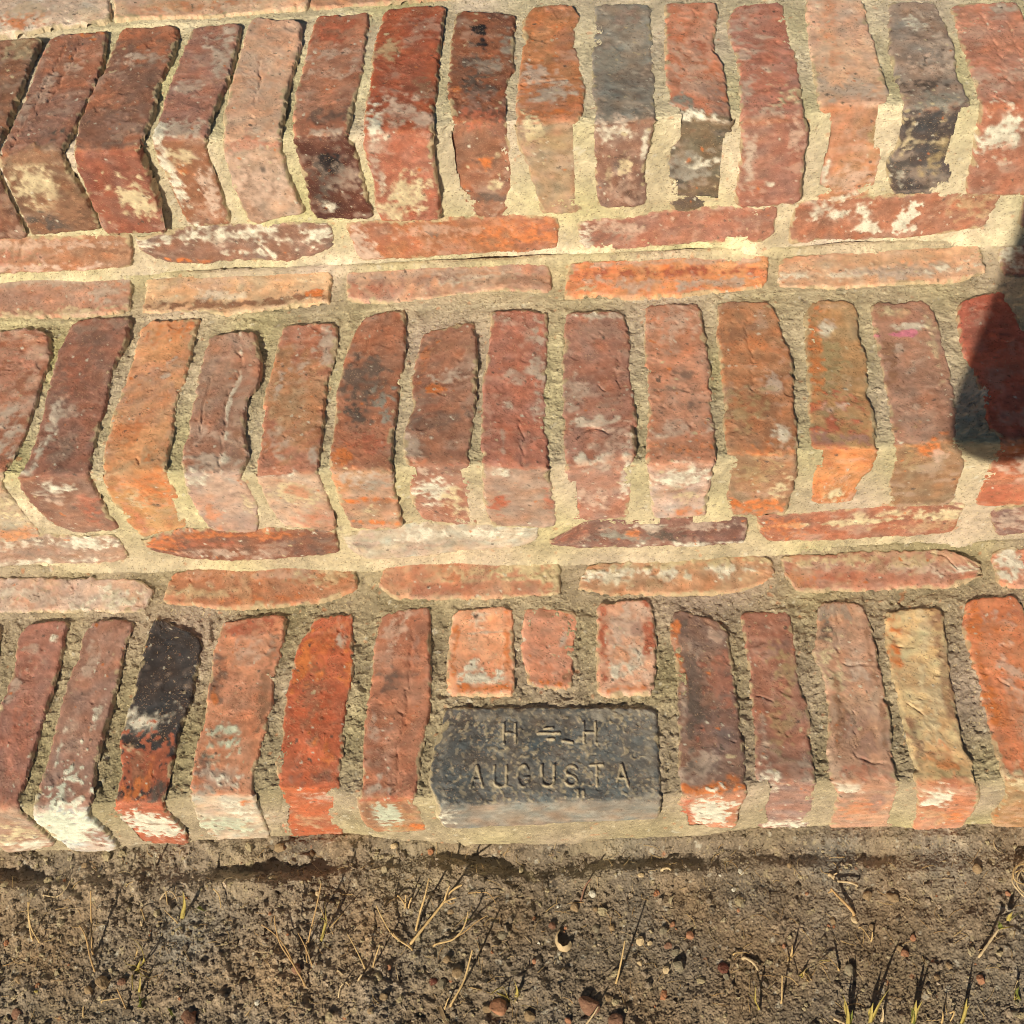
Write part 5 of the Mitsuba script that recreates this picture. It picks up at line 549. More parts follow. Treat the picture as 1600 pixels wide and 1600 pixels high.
# ---------------------------------------------------------------- stones, chips, stalks and grass, each lying where it lies (mm)
STONES = [
(np.float64(-480.4), np.float64(-134.5), 6.2, 'tan_stone', 'pebble', 'small dull brown stone, sixth from the left among the brown stones', 'brown stones in the soil'),
(np.float64(-562.6), np.float64(-131.4), 4.3, 'tan_stone', 'pebble', 'small dull brown stone, first from the left among the brown stones', 'brown stones in the soil'),
(np.float64(-558.1), np.float64(-161.9), 4.7, 'mauve_stone', 'pebble', 'small dull brown stone, second from the left among the brown stones', 'brown stones in the soil'),
(np.float64(-391.2), np.float64(-166.1), 7.8, 'mauve_stone', 'pebble', 'small dull brown stone, eighth from the left among the brown stones', 'brown stones in the soil'),
(np.float64(-542.6), np.float64(-142.4), 1.9, 'leaf_yellow', 'pebble', 'small dull brown stone, third from the left among the brown stones', 'brown stones in the soil'),
(np.float64(-460.9), np.float64(-134.5), 3.9, 'mauve_stone', 'pebble', 'small dull brown stone, seventh from the left among the brown stones', 'brown stones in the soil'),
(np.float64(-491.3), np.float64(-141.8), 4.7, 'tan_stone', 'pebble', 'small dull brown stone, fifth from the left among the brown stones', 'brown stones in the soil'),
(np.float64(-522.2), np.float64(-21.6), 3.1, 'tan_stone', 'pebble', 'small dull brown stone, fourth from the left among the brown stones', 'brown stones in the soil'),
(np.float64(-469.8), np.float64(-125.0), 2.8, 'grey_stone', 'pebble', 'small pale pebble, first from the left among the pale pebbles on the soil', 'pale pebbles on the soil'),
(np.float64(-102.4), np.float64(-156.4), 8.1, 'fired_chip', 'brick_chip', 'large orange brick lump on the soil beside the grass near the lower edge', None),
(np.float64(-293.5), np.float64(-123.6), 5.3, 'mauve_stone', 'pebble', 'pinkish mauve stone beside a dry stalk at the left of the soil', None),
(np.float64(-205.9), np.float64(-122.0), 2.5, 'fired_chip', 'brick_chip', 'small orange red brick chip, second from the left among the chips', 'red brick chips on the soil'),
(np.float64(-325.6), np.float64(-71.3), 1.9, 'fired_chip', 'brick_chip', 'small orange red brick chip, first from the left among the chips', 'red brick chips on the soil'),
(np.float64(-163.5), np.float64(-134.3), 3.7, 'maroon_stone', 'brick_chip', 'dull red brick chip beside a grey stone in the middle foreground', None),
(np.float64(-155.2), np.float64(-135.8), 4.7, 'grey_stone', 'pebble', 'small pale pebble, sixth from the left among the pale pebbles on the soil', 'pale pebbles on the soil'),
(np.float64(-151.7), np.float64(-114.8), 4.0, 'tan_stone', 'pebble', 'small dull brown stone, thirteenth from the left among the brown stones', 'brown stones in the soil'),
(np.float64(-142.1), np.float64(-125.7), 4.7, 'tan_stone', 'pebble', 'small dull brown stone, fifteenth from the left among the brown stones', 'brown stones in the soil'),
(np.float64(-100.1), np.float64(-90.6), 4.3, 'grey_stone', 'pebble', 'small pale pebble, seventh from the left among the pale pebbles on the soil', 'pale pebbles on the soil'),
(np.float64(-327.1), np.float64(-153.4), 2.8, 'lime', 'pebble', 'small pale pebble, second from the left among the pale pebbles on the soil', 'pale pebbles on the soil'),
(np.float64(-325.2), np.float64(-4.6), 5.3, 'tan_stone', 'pebble', 'small dull brown stone, ninth from the left among the brown stones', 'brown stones in the soil'),
(np.float64(-293.1), np.float64(-8.5), 3.4, 'twig_brown', 'pebble', 'small dull brown stone, tenth from the left among the brown stones', 'brown stones in the soil'),
(np.float64(-218.7), np.float64(-161.2), 3.7, 'tan_stone', 'pebble', 'small dull brown stone, eleventh from the left among the brown stones', 'brown stones in the soil'),
(np.float64(-208.4), np.float64(-148.5), 4.0, 'tan_stone', 'pebble', 'small dull brown stone, twelfth from the left among the brown stones', 'brown stones in the soil'),
(np.float64(-150.7), np.float64(-69.2), 3.1, 'tan_stone', 'pebble', 'small dull brown stone, fourteenth from the left among the brown stones', 'brown stones in the soil'),
(np.float64(-209.6), np.float64(-4.9), 3.4, 'straw_pale', 'pebble', 'small pale pebble, fifth from the left among the pale pebbles on the soil', 'pale pebbles on the soil'),
(np.float64(-113.4), np.float64(-158.5), 3.9, 'tan_stone', 'pebble', 'small dull brown stone, sixteenth from the left among the brown stones', 'brown stones in the soil'),
(np.float64(-281.3), np.float64(-50.6), 3.1, 'straw_pale', 'pebble', 'small pale pebble, fourth from the left among the pale pebbles on the soil', 'pale pebbles on the soil'),
(np.float64(-308.8), np.float64(-123.9), 2.5, 'grey_stone', 'pebble', 'small pale pebble, third from the left among the pale pebbles on the soil', 'pale pebbles on the soil'),
(np.float64(-19.5), np.float64(-155.0), 9.0, 'mauve_stone', 'pebble', 'large mauve brown stone with a straw stalk leaning on it, lower middle', None),
(np.float64(76.6), np.float64(-91.4), 4.2, 'fired_chip', 'brick_chip', 'orange brick chip, the larger of two beside a cluster of grey stones', None),
(np.float64(61.0), np.float64(-81.3), 2.8, 'fired_chip', 'brick_chip', 'small orange brick chip above a cluster of grey stones', None),
(np.float64(64.2), np.float64(-119.4), 6.2, 'grey_stone', 'pebble', 'flat grey stone, largest of the grey cluster in the soil', None),
(np.float64(-14.4), np.float64(-52.3), 3.7, 'lime', 'pebble', 'round white pebble near the dark bent stalk', None),
(np.float64(129.5), np.float64(-32.0), 3.1, 'lime', 'pebble', 'round whitish pebble nearest the wall right of the stamped brick', None),
(np.float64(4.9), np.float64(-168.9), 7.1, 'mauve_stone', 'pebble', 'pink brown stone cut by the lower edge of the photo', None),
(np.float64(29.7), np.float64(-96.4), 4.2, 'straw_pale', 'pebble', 'small pale pebble, fifteenth from the left among the pale pebbles on the soil', 'pale pebbles on the soil'),
(np.float64(38.9), np.float64(-98.6), 2.5, 'straw_pale', 'pebble', 'small pale pebble, seventeenth from the left among the pale pebbles on the soil', 'pale pebbles on the soil'),
(np.float64(28.8), np.float64(-116.8), 3.7, 'straw_pale', 'pebble', 'small pale pebble, fourteenth from the left among the pale pebbles on the soil', 'pale pebbles on the soil'),
(np.float64(52.1), np.float64(-123.6), 4.0, 'straw_pale', 'pebble', 'small pale pebble, nineteenth from the left among the pale pebbles on the soil', 'pale pebbles on the soil'),
(np.float64(51.9), np.float64(-87.2), 3.7, 'grey_stone', 'pebble', 'small pale pebble, eighteenth from the left among the pale pebbles on the soil', 'pale pebbles on the soil'),
(np.float64(-31.5), np.float64(-65.0), 5.0, 'tan_stone', 'pebble', 'small dull brown stone, nineteenth from the left among the brown stones', 'brown stones in the soil'),
(np.float64(33.2), np.float64(-35.6), 2.8, 'straw_pale', 'pebble', 'small pale pebble, sixteenth from the left among the pale pebbles on the soil', 'pale pebbles on the soil'),
(np.float64(120.8), np.float64(-48.9), 2.6, 'lime', 'pebble', 'small pale pebble, twenty third from the left among the pale pebbles on the soil', 'pale pebbles on the soil'),
(np.float64(109.0), np.float64(-35.2), 1.7, 'lime', 'pebble', 'small pale pebble, twenty second from the left among the pale pebbles on the soil', 'pale pebbles on the soil'),
(np.float64(127.8), np.float64(-64.0), 3.1, 'grey_stone', 'pebble', 'small pale pebble, twenty fourth from the left among the pale pebbles on the soil', 'pale pebbles on the soil'),
(np.float64(55.6), np.float64(-100.9), 4.0, 'mauve_stone', 'pebble', 'small dull brown stone, twenty third from the left among the brown stones', 'brown stones in the soil'),
(np.float64(62.2), np.float64(-107.1), 3.4, 'grey_stone', 'pebble', 'small pale pebble, twentieth from the left among the pale pebbles on the soil', 'pale pebbles on the soil'),
(np.float64(-11.3), np.float64(-85.1), 4.0, 'grey_stone', 'pebble', 'small pale pebble, tenth from the left among the pale pebbles on the soil', 'pale pebbles on the soil'),
(np.float64(3.9), np.float64(-83.9), 3.7, 'tan_stone', 'pebble', 'small dull brown stone, twenty second from the left among the brown stones', 'brown stones in the soil'),
(np.float64(-8.5), np.float64(-93.3), 2.5, 'grey_stone', 'pebble', 'small pale pebble, eleventh from the left among the pale pebbles on the soil', 'pale pebbles on the soil'),
(np.float64(15.2), np.float64(-81.9), 1.6, 'lime', 'pebble', 'small pale pebble, thirteenth from the left among the pale pebbles on the soil', 'pale pebbles on the soil'),
(np.float64(107.1), np.float64(-129.2), 3.1, 'grey_stone', 'pebble', 'small pale pebble, twenty first from the left among the pale pebbles on the soil', 'pale pebbles on the soil'),
(np.float64(-53.0), np.float64(-82.6), 4.0, 'mauve_stone', 'pebble', 'small dull brown stone, eighteenth from the left among the brown stones', 'brown stones in the soil'),
(np.float64(5.6), np.float64(1.0), 1.4, 'lime', 'pebble', 'small pale pebble, twelfth from the left among the pale pebbles on the soil', 'pale pebbles on the soil'),
(np.float64(-47.5), np.float64(-63.7), 1.6, 'lime', 'pebble', 'small pale pebble, ninth from the left among the pale pebbles on the soil', 'pale pebbles on the soil'),
(np.float64(-11.6), np.float64(-67.0), 2.2, 'tan_stone', 'pebble', 'small dull brown stone, twentieth from the left among the brown stones', 'brown stones in the soil'),
(np.float64(-65.8), np.float64(-97.9), 1.9, 'lime', 'pebble', 'small pale pebble, eighth from the left among the pale pebbles on the soil', 'pale pebbles on the soil'),
(np.float64(126.8), np.float64(-58.7), 2.8, 'tan_stone', 'pebble', 'small dull brown stone, twenty fourth from the left among the brown stones', 'brown stones in the soil'),
(np.float64(-73.6), np.float64(-164.0), 4.7, 'tan_stone', 'pebble', 'small dull brown stone, seventeenth from the left among the brown stones', 'brown stones in the soil'),
(np.float64(-1.7), np.float64(-148.1), 3.4, 'tan_stone', 'pebble', 'small dull brown stone, twenty first from the left among the brown stones', 'brown stones in the soil'),
(np.float64(-69.5), np.float64(-115.2), 2.6, 'fired_chip', 'brick_chip', 'small orange red brick chip, third from the left among the chips', 'red brick chips on the soil'),
(np.float64(123.6), np.float64(-69.3), 2.0, 'fired_chip', 'brick_chip', 'small orange red brick chip, fifth from the left among the chips', 'red brick chips on the soil'),
(np.float64(-38.6), np.float64(-168.5), 3.1, 'fired_chip', 'brick_chip', 'small orange red brick chip, fourth from the left among the chips', 'red brick chips on the soil'),
(np.float64(105.1), np.float64(-121.8), 5.3, 'maroon_stone', 'pebble', 'dark maroon stone in the middle of the soil', None),
(np.float64(272.4), np.float64(-109.1), 4.3, 'fired_chip', 'brick_chip', 'bright orange brick chip alone on the right side of the soil', None),
(np.float64(189.6), np.float64(-54.1), 2.0, 'fired_chip', 'brick_chip', 'small orange red brick chip, seventh from the left among the chips', 'red brick chips on the soil'),
(np.float64(335.4), np.float64(-132.8), 4.7, 'fired_chip', 'brick_chip', 'small orange red brick chip, eleventh from the left among the chips', 'red brick chips on the soil'),
(np.float64(282.3), np.float64(-94.7), 3.1, 'fired_chip', 'brick_chip', 'small orange red brick chip, ninth from the left among the chips', 'red brick chips on the soil'),
(np.float64(162.7), np.float64(-102.3), 2.2, 'fired_chip', 'brick_chip', 'small orange red brick chip, sixth from the left among the chips', 'red brick chips on the soil'),
(np.float64(375.5), np.float64(-55.3), 2.3, 'fired_chip', 'brick_chip', 'small orange red brick chip, twelfth from the left among the chips', 'red brick chips on the soil'),
(np.float64(297.5), np.float64(-115.7), 2.3, 'fired_chip', 'brick_chip', 'small orange red brick chip, tenth from the left among the chips', 'red brick chips on the soil'),
(np.float64(206.1), np.float64(-83.5), 1.7, 'fired_chip', 'brick_chip', 'small orange red brick chip, eighth from the left among the chips', 'red brick chips on the soil'),
(np.float64(231.3), np.float64(-78.1), 3.7, 'straw_pale', 'pebble', 'pale grey pebble at the foot of the brown twig on the right', None),
(np.float64(310.1), np.float64(-120.0), 3.7, 'tan_stone', 'pebble', 'small dull brown stone, thirty third from the left among the brown stones', 'brown stones in the soil'),
(np.float64(245.4), np.float64(-56.0), 5.3, 'tan_stone', 'pebble', 'small dull brown stone, twenty eighth from the left among the brown stones', 'brown stones in the soil'),
(np.float64(268.2), np.float64(-58.4), 5.6, 'tan_stone', 'pebble', 'small dull brown stone, thirtieth from the left among the brown stones', 'brown stones in the soil'),
(np.float64(356.5), np.float64(-58.7), 3.1, 'grey_stone', 'pebble', 'small pale pebble, twenty sixth from the left among the pale pebbles on the soil', 'pale pebbles on the soil'),
(np.float64(358.8), np.float64(-162.7), 3.4, 'grey_stone', 'pebble', 'small pale pebble, twenty seventh from the left among the pale pebbles on the soil', 'pale pebbles on the soil'),
(np.float64(175.3), np.float64(-27.7), 3.1, 'tan_stone', 'pebble', 'small dull brown stone, twenty sixth from the left among the brown stones', 'brown stones in the soil'),
(np.float64(220.5), np.float64(-124.1), 5.3, 'grey_stone', 'pebble', 'small pale pebble, twenty fifth from the left among the pale pebbles on the soil', 'pale pebbles on the soil'),
(np.float64(245.6), np.float64(-85.1), 3.1, 'tan_stone', 'pebble', 'small dull brown stone, twenty ninth from the left among the brown stones', 'brown stones in the soil'),
(np.float64(323.0), np.float64(-36.5), 2.5, 'tan_stone', 'pebble', 'small dull brown stone, thirty fourth from the left among the brown stones', 'brown stones in the soil'),
(np.float64(158.1), np.float64(-103.5), 2.8, 'tan_stone', 'pebble', 'small dull brown stone, twenty fifth from the left among the brown stones', 'brown stones in the soil'),
(np.float64(210.4), np.float64(-78.8), 3.4, 'tan_stone', 'pebble', 'small dull brown stone, twenty seventh from the left among the brown stones', 'brown stones in the soil'),
(np.float64(268.9), np.float64(-103.9), 2.8, 'tan_stone', 'pebble', 'small dull brown stone, thirty first from the left among the brown stones', 'brown stones in the soil'),
(np.float64(297.5), np.float64(-130.3), 3.1, 'tan_stone', 'pebble', 'small dull brown stone, thirty second from the left among the brown stones', 'brown stones in the soil'),
(np.float64(350.5), np.float64(-32.8), 4.7, 'tan_stone', 'pebble', 'small dull brown stone, thirty fifth from the left among the brown stones', 'brown stones in the soil')]
icov, icof = trimesh.creation.icosphere(subdivisions=2).vertices, trimesh.creation.icosphere(subdivisions=2).faces
used_keys = {}
def numbered(name):
    n = used_keys.get(name, 0); used_keys[name] = n + 1
    return name if n == 0 else '%s_%03d' % (name, n)
import meshkit
for i, (x, y, r, cn, name, label, group) in enumerate(STONES):
    rng = np.random.default_rng(300 + i)
    v = icov.copy()
    for _ in range(7):                                     # flat broken facets
        nn = rng.standard_normal(3); nn /= np.linalg.norm(nn); lim = rng.uniform(.55, .9)
        dd = v @ nn; v -= np.maximum(dd - lim, 0)[:, None] * nn
    nz = meshkit.fbm(v * 2.6 + 10 * i, 3, seed=i) - 0.5
    v = v * (1 + 0.35 * nz[:, None]) * np.array([rng.uniform(.9, 1.25), rng.uniform(.8, 1.1), rng.uniform(.6, .85)]) * r
    v = v @ Rotation.from_euler('zx', [rng.uniform(0, 6.3), rng.uniform(-.4, .4)]).as_matrix().T
    z = float(soil_z(x, y)) * 1000
    v = v + [x, y, z + 0.3 * r]
    tone = np.exp(0.5 * (meshkit.fbm(v * 0.5, 3, seed=i) - 0.5) + 0.25 * (meshkit.noise(v * 1.4, seed=i) - 0.5))[:, None]
    key = numbered(name)
    scene[key] = mikit.ply(trimesh.Trimesh(v * MM, icof, process=False), 'mat_brick', smooth=False, color=np.clip(PAL[cn] * tone, .01, .9))
    labels[key] = {'label': label, 'category': 'brick chip' if 'chip' in name else 'pebble'}
    if group: labels[key]['group'] = group

def tube(P, r0, r1, sides=6):
    P = np.asarray(P, float); n = max(8, 4 * len(P))
    d = np.r_[0, np.cumsum(np.linalg.norm(np.diff(P, axis=0), axis=1))]
    u = np.linspace(0, d[-1], n)
    from scipy.interpolate import PchipInterpolator
    Q = PchipInterpolator(d, P)(u) if len(P) > 2 else np.stack([np.interp(u, d, P[:, k]) for k in range(3)], 1)
    t = np.gradient(Q, axis=0); t /= np.linalg.norm(t, axis=1, keepdims=True)
    a = np.cross(t, [0.3, 0.9, 0.2]); a /= np.linalg.norm(a, axis=1, keepdims=True); b = np.cross(t, a)
    r = np.linspace(r0, r1, n)[:, None, None] * (1 + 0.18 * np.sin(np.arange(n) * 2.1 + r0 * 9))[:, None, None]
    an = np.arange(sides) * 2 * np.pi / sides
    V = Q[:, None] + r * (np.cos(an)[None, :, None] * a[:, None] + np.sin(an)[None, :, None] * b[:, None])
    i, j = np.meshgrid(np.arange(n - 1), np.arange(sides), indexing='ij')
    q = np.stack([i * sides + j, i * sides + (j + 1) % sides, (i + 1) * sides + (j + 1) % sides, (i + 1) * sides + j], -1).reshape(-1, 4)
    cap = [[0, k + 1, k] for k in range(1, sides - 1)] + [[(n - 1) * sides, (n - 1) * sides + k, (n - 1) * sides + k + 1] for k in range(1, sides - 1)]
    return trimesh.Trimesh(V.reshape(-1, 3), np.vstack([q[:, [0, 1, 2]], q[:, [0, 2, 3]], cap]), process=False)
def blade(P, w):
    """a narrow folded leaf blade along P"""
    P = np.asarray(P, float); n = 14
    d = np.r_[0, np.cumsum(np.linalg.norm(np.diff(P, axis=0), axis=1))]
    from scipy.interpolate import PchipInterpolator
    Q = PchipInterpolator(d, P)(np.linspace(0, d[-1], n)) if len(P) > 2 else np.stack([np.interp(np.linspace(0, d[-1], n), d, P[:, k]) for k in range(3)], 1)
    t = np.gradient(Q, axis=0); t /= np.linalg.norm(t, axis=1, keepdims=True)
    a = np.cross(t, [0.2, 0.8, 0.45]); a /= np.linalg.norm(a, axis=1, keepdims=True); b = np.cross(a, t)
    ww = w * np.sin(np.pi * np.linspace(0.14, 0.99, n) ** 0.8)[:, None]
    V = np.stack([Q - a * ww, Q + b * ww * 0.5, Q + a * ww, Q + b * (ww * 0.5 - 0.18)], 1)
    i, j = np.meshgrid(np.arange(n - 1), np.arange(4), indexing='ij')
    q = np.stack([i * 4 + j, i * 4 + (j + 1) % 4, (i + 1) * 4 + (j + 1) % 4, (i + 1) * 4 + j], -1).reshape(-1, 4)
    return trimesh.Trimesh(V.reshape(-1, 3), np.vstack([q[:, [0, 1, 2]], q[:, [0, 2, 3]]]), process=False)
# thing: name, category, label, group, list of (part, kind, colour, radius, [x,y,h ...]) with h in mm above the soil
PLANTS = [
('dry_twig', 'twig', 'forked straw coloured twig standing in the soil below the stamped brick', None, [('stem', 'tube', 'straw', 1.25, [[np.float64(-188.1), np.float64(-101.0), 1.0], [np.float64(-175.6), np.float64(-88.1), 8.2], [np.float64(-156.0), np.float64(-66.3), 15.5], [np.float64(-148.6), np.float64(-58.7), 22.8], [np.float64(-136.5), np.float64(-54.2), 30.0]]), ('branch', 'tube', 'straw', 0.8, [[np.float64(-155.8), np.float64(-69.0), 22.0], [np.float64(-148.1), np.float64(-65.9), 24.0], [np.float64(-141.8), np.float64(-64.7), 26.0]]), ('branch', 'tube', 'straw', 0.9, [[np.float64(-153.6), np.float64(-66.8), 22.0], [np.float64(-151.1), np.float64(-60.6), 26.5], [np.float64(-147.8), np.float64(-55.2), 31.0]]), ('branch', 'tube', 'straw_brown', 0.6, [[np.float64(-152.0), np.float64(-67.1), 23.0], [np.float64(-145.8), np.float64(-69.4), 23.0], [np.float64(-143.6), np.float64(-67.1), 23.0]])]),
('straw_stalk', 'straw', 'straight straw stalk beside the forked twig below the stamped brick', None, [('stem', 'tube', 'straw', 1.0, [[np.float64(-182.9), np.float64(-86.0), 1.0], [np.float64(-177.0), np.float64(-69.6), 12.0], [np.float64(-173.4), np.float64(-66.9), 23.0], [np.float64(-167.6), np.float64(-49.2), 34.0]])]),
('straw_stalk', 'straw', 'straw stalk split in two, leaning left, beside the forked twig', None, [('stem', 'tube', 'straw', 0.8, [[np.float64(-185.6), np.float64(-104.7), 1.0], [np.float64(-203.0), np.float64(-93.7), 7.3], [np.float64(-213.8), np.float64(-79.0), 13.7], [np.float64(-218.9), np.float64(-69.5), 20.0]]), ('branch', 'tube', 'straw', 0.6, [[np.float64(-193.2), np.float64(-98.8), 4.0], [np.float64(-199.8), np.float64(-95.1), 7.0], [np.float64(-202.7), np.float64(-92.2), 10.0]])]),
('dry_twig', 'twig', 'curved pale twig with green tip leaning right in the soil', None, [('stem', 'tube', 'straw', 0.9, [[np.float64(-165.2), np.float64(-100.3), 1.0], [np.float64(-147.1), np.float64(-97.2), 7.3], [np.float64(-135.4), np.float64(-86.9), 13.7], [np.float64(-131.4), np.float64(-75.3), 20.0]]), ('branch', 'tube', 'straw_brown', 0.55, [[np.float64(-146.7), np.float64(-95.5), 5.0], [np.float64(-135.9), np.float64(-90.5), 8.0], [np.float64(-123.7), np.float64(-81.7), 11.0], [np.float64(-113.7), np.float64(-76.9), 14.0]]), ('leaf', 'blade', 'leaf_green', 1.2, [[np.float64(-135.3), np.float64(-83.1), 16.0], [np.float64(-131.5), np.float64(-81.6), 17.0], [np.float64(-126.0), np.float64(-82.5), 18.0]])]),
('straw_stalk', 'straw', 'straw stalk leaning over the long grey dead leaf', None, [('stem', 'tube', 'straw', 1.0, [[np.float64(-146.8), np.float64(-153.8), 1.0], [np.float64(-134.0), np.float64(-134.0), 10.0], [np.float64(-129.1), np.float64(-122.0), 19.0], [np.float64(-125.2), np.float64(-112.6), 28.0]])]),
('straw_stalk', 'straw', 'thin dry straw stalk, twenty eighth from the left among the straw stalks', 'dry straw stalks on the soil', [('stem', 'tube', 'straw', 0.7, [[np.float64(-152.2), np.float64(-156.6), 1.0], [np.float64(-150.1), np.float64(-152.6), 5.0], [np.float64(-147.9), np.float64(-149.3), 9.0]])]),
('straw_stalk', 'straw', 'thin dry straw stalk, sixteenth from the left among the straw stalks', 'dry straw stalks on the soil', [('stem', 'tube', 'straw_brown', 0.8, [[np.float64(-285.7), np.float64(-97.9), 1.0], [np.float64(-281.0), np.float64(-85.7), 12.0], [np.float64(-275.3), np.float64(-70.9), 23.0], [np.float64(-270.3), np.float64(-53.0), 34.0]])]),
('grass_tuft', 'grass', 'yellow green dry grass tuft with a green sprout, left of the middle', None, [('blade', 'blade', 'leaf_yellow', 1.3, [[np.float64(-273.8), np.float64(-97.6), 1.0], [np.float64(-269.4), np.float64(-87.8), 8.7], [np.float64(-267.2), np.float64(-79.5), 16.3], [np.float64(-267.9), np.float64(-66.7), 24.0]]), ('blade', 'blade', 'straw', 1.0, [[np.float64(-267.2), np.float64(-84.1), 14.0], [np.float64(-274.1), np.float64(-69.3), 18.0], [np.float64(-276.8), np.float64(-66.0), 22.0]]), ('blade', 'blade', 'straw', 1.0, [[np.float64(-264.3), np.float64(-86.4), 8.0], [np.float64(-256.7), np.float64(-81.1), 14.0], [np.float64(-248.1), np.float64(-75.4), 20.0]]), ('blade', 'blade', 'leaf_green', 1.1, [[np.float64(-267.4), np.float64(-81.8), 14.0], [np.float64(-269.7), np.float64(-80.6), 15.0], [np.float64(-273.5), np.float64(-79.4), 16.0]]), ('blade', 'blade', 'straw', 0.9, [[np.float64(-262.7), np.float64(-90.5), 2.0], [np.float64(-266.0), np.float64(-84.6), 8.0], [np.float64(-267.4), np.float64(-81.8), 14.0]])]),
('straw_stalk', 'straw', 'long leaning straw stalk with a side stem at the left of the soil', None, [('stem', 'tube', 'straw_brown', 0.9, [[np.float64(-283.7), np.float64(-138.0), 1.0], [np.float64(-294.8), np.float64(-121.2), 9.3], [np.float64(-309.2), np.float64(-100.6), 17.7], [np.float64(-312.9), np.float64(-82.1), 26.0]])]),
('straw_stalk', 'straw', 'thin dry straw stalk, fifteenth from the left among the straw stalks', 'dry straw stalks on the soil', [('stem', 'tube', 'straw_brown', 0.7, [[np.float64(-295.9), np.float64(-120.1), 5.0], [np.float64(-312.9), np.float64(-96.4), 10.5], [np.float64(-328.0), np.float64(-86.9), 16.0]])]),
('straw_stalk', 'straw', 'thin dry straw stalk, eighteenth from the left among the straw stalks', 'dry straw stalks on the soil', [('stem', 'tube', 'straw_brown', 0.7, [[np.float64(-279.3), np.float64(-118.7), 1.0], [np.float64(-283.8), np.float64(-107.3), 9.5], [np.float64(-290.5), np.float64(-96.0), 18.0]])]),
('straw_stalk', 'straw', 'thin dry straw stalk, seventeenth from the left among the straw stalks', 'dry straw stalks on the soil', [('stem', 'tube', 'straw_brown', 0.6, [[np.float64(-284.0), np.float64(-117.6), 1.0], [np.float64(-284.6), np.float64(-106.8), 7.5], [np.float64(-282.3), np.float64(-101.2), 14.0]])]),
('straw_stalk', 'straw', 'thin dry straw stalk, twenty third from the left among the straw stalks', 'dry straw stalks on the soil', [('stem', 'tube', 'straw', 0.7, [[np.float64(-227.9), np.float64(-124.0), 1.0], [np.float64(-234.5), np.float64(-111.0), 11.5], [np.float64(-242.9), np.float64(-97.7), 22.0]])]),
('straw_stalk', 'straw', 'thin dry straw stalk, twenty fourth from the left among the straw stalks', 'dry straw stalks on the soil', [('stem', 'tube', 'straw', 0.7, [[np.float64(-221.0), np.float64(-120.7), 1.0], [np.float64(-212.5), np.float64(-106.2), 18.0]])]),
('straw_stalk', 'straw', 'thin dry straw stalk, twentieth from the left among the straw stalks', 'dry straw stalks on the soil', [('stem', 'tube', 'straw_pale', 0.7, [[np.float64(-251.1), np.float64(-148.0), 1.0], [np.float64(-249.5), np.float64(-141.9), 5.0], [np.float64(-245.7), np.float64(-138.5), 9.0]])]),
('straw_stalk', 'straw', 'thin dry straw stalk, twenty second from the left among the straw stalks', 'dry straw stalks on the soil', [('stem', 'tube', 'straw_pale', 1.1, [[np.float64(-232.8), np.float64(-133.7), 1.0], [np.float64(-229.5), np.float64(-129.2), 3.0]])]),
('straw_stalk', 'straw', 'thin dry straw stalk, nineteenth from the left among the straw stalks', 'dry straw stalks on the soil', [('stem', 'tube', 'straw_pale', 0.8, [[np.float64(-254.2), np.float64(-124.6), 1.0], [np.float64(-248.6), np.float64(-128.6), 2.0]])]),
('straw_stalk', 'straw', 'thin dry straw stalk, twenty first from the left among the straw stalks', 'dry straw stalks on the soil', [('stem', 'tube', 'straw_pale', 0.9, [[np.float64(-244.8), np.float64(-135.2), 1.0], [np.float64(-241.2), np.float64(-139.3), 2.0]])]),
('straw_stalk', 'straw', 'thin dry straw stalk, twenty ninth from the left among the straw stalks', 'dry straw stalks on the soil', [('stem', 'tube', 'straw_brown', 0.5, [[np.float64(-133.3), np.float64(-52.2), 2.0], [np.float64(-117.6), np.float64(-52.2), 4.0], [np.float64(-106.3), np.float64(-63.7), 6.0]])]),
('straw_stalk', 'straw', 'thin dry straw stalk, twenty fifth from the left among the straw stalks', 'dry straw stalks on the soil', [('stem', 'tube', 'straw', 0.8, [[np.float64(-202.7), np.float64(-54.1), 2.0], [np.float64(-193.7), np.float64(-65.1), 10.0]])]),
('straw_stalk', 'straw', 'thin dry straw stalk, twenty sixth from the left among the straw stalks', 'dry straw stalks on the soil', [('stem', 'tube', 'straw', 0.9, [[np.float64(-194.1), np.float64(-65.0), 2.0], [np.float64(-192.4), np.float64(-57.3), 12.0]])]),
('straw_stalk', 'straw', 'thin dry straw stalk, twenty seventh from the left among the straw stalks', 'dry straw stalks on the soil', [('stem', 'tube', 'straw', 0.8, [[np.float64(-191.0), np.float64(-65.0), 2.0], [np.float64(-186.8), np.float64(-59.6), 12.0]])]),
('straw_stalk', 'straw', 'bent orange tinted straw stalk at the left of the soil', None, [('stem', 'tube', 'straw_brown', 0.9, [[np.float64(-490.3), np.float64(-123.0), 1.0], [np.float64(-497.4), np.float64(-103.5), 9.3], [np.float64(-497.7), np.float64(-96.8), 17.7], [np.float64(-501.9), np.float64(-88.9), 26.0]])]),
('straw_stalk', 'straw', 'thin dry straw stalk, third from the left among the straw stalks', 'dry straw stalks on the soil', [('stem', 'tube', 'straw_brown', 0.8, [[np.float64(-495.2), np.float64(-107.3), 1.0], [np.float64(-495.0), np.float64(-82.0), 18.5], [np.float64(-493.2), np.float64(-59.4), 36.0]])]),
('straw_stalk', 'straw', 'thin dry straw stalk, first from the left among the straw stalks', 'dry straw stalks on the soil', [('stem', 'tube', 'straw', 0.7, [[np.float64(-557.5), np.float64(-94.2), 1.0], [np.float64(-558.7), np.float64(-80.2), 13.5], [np.float64(-555.7), np.float64(-67.0), 26.0]])]),
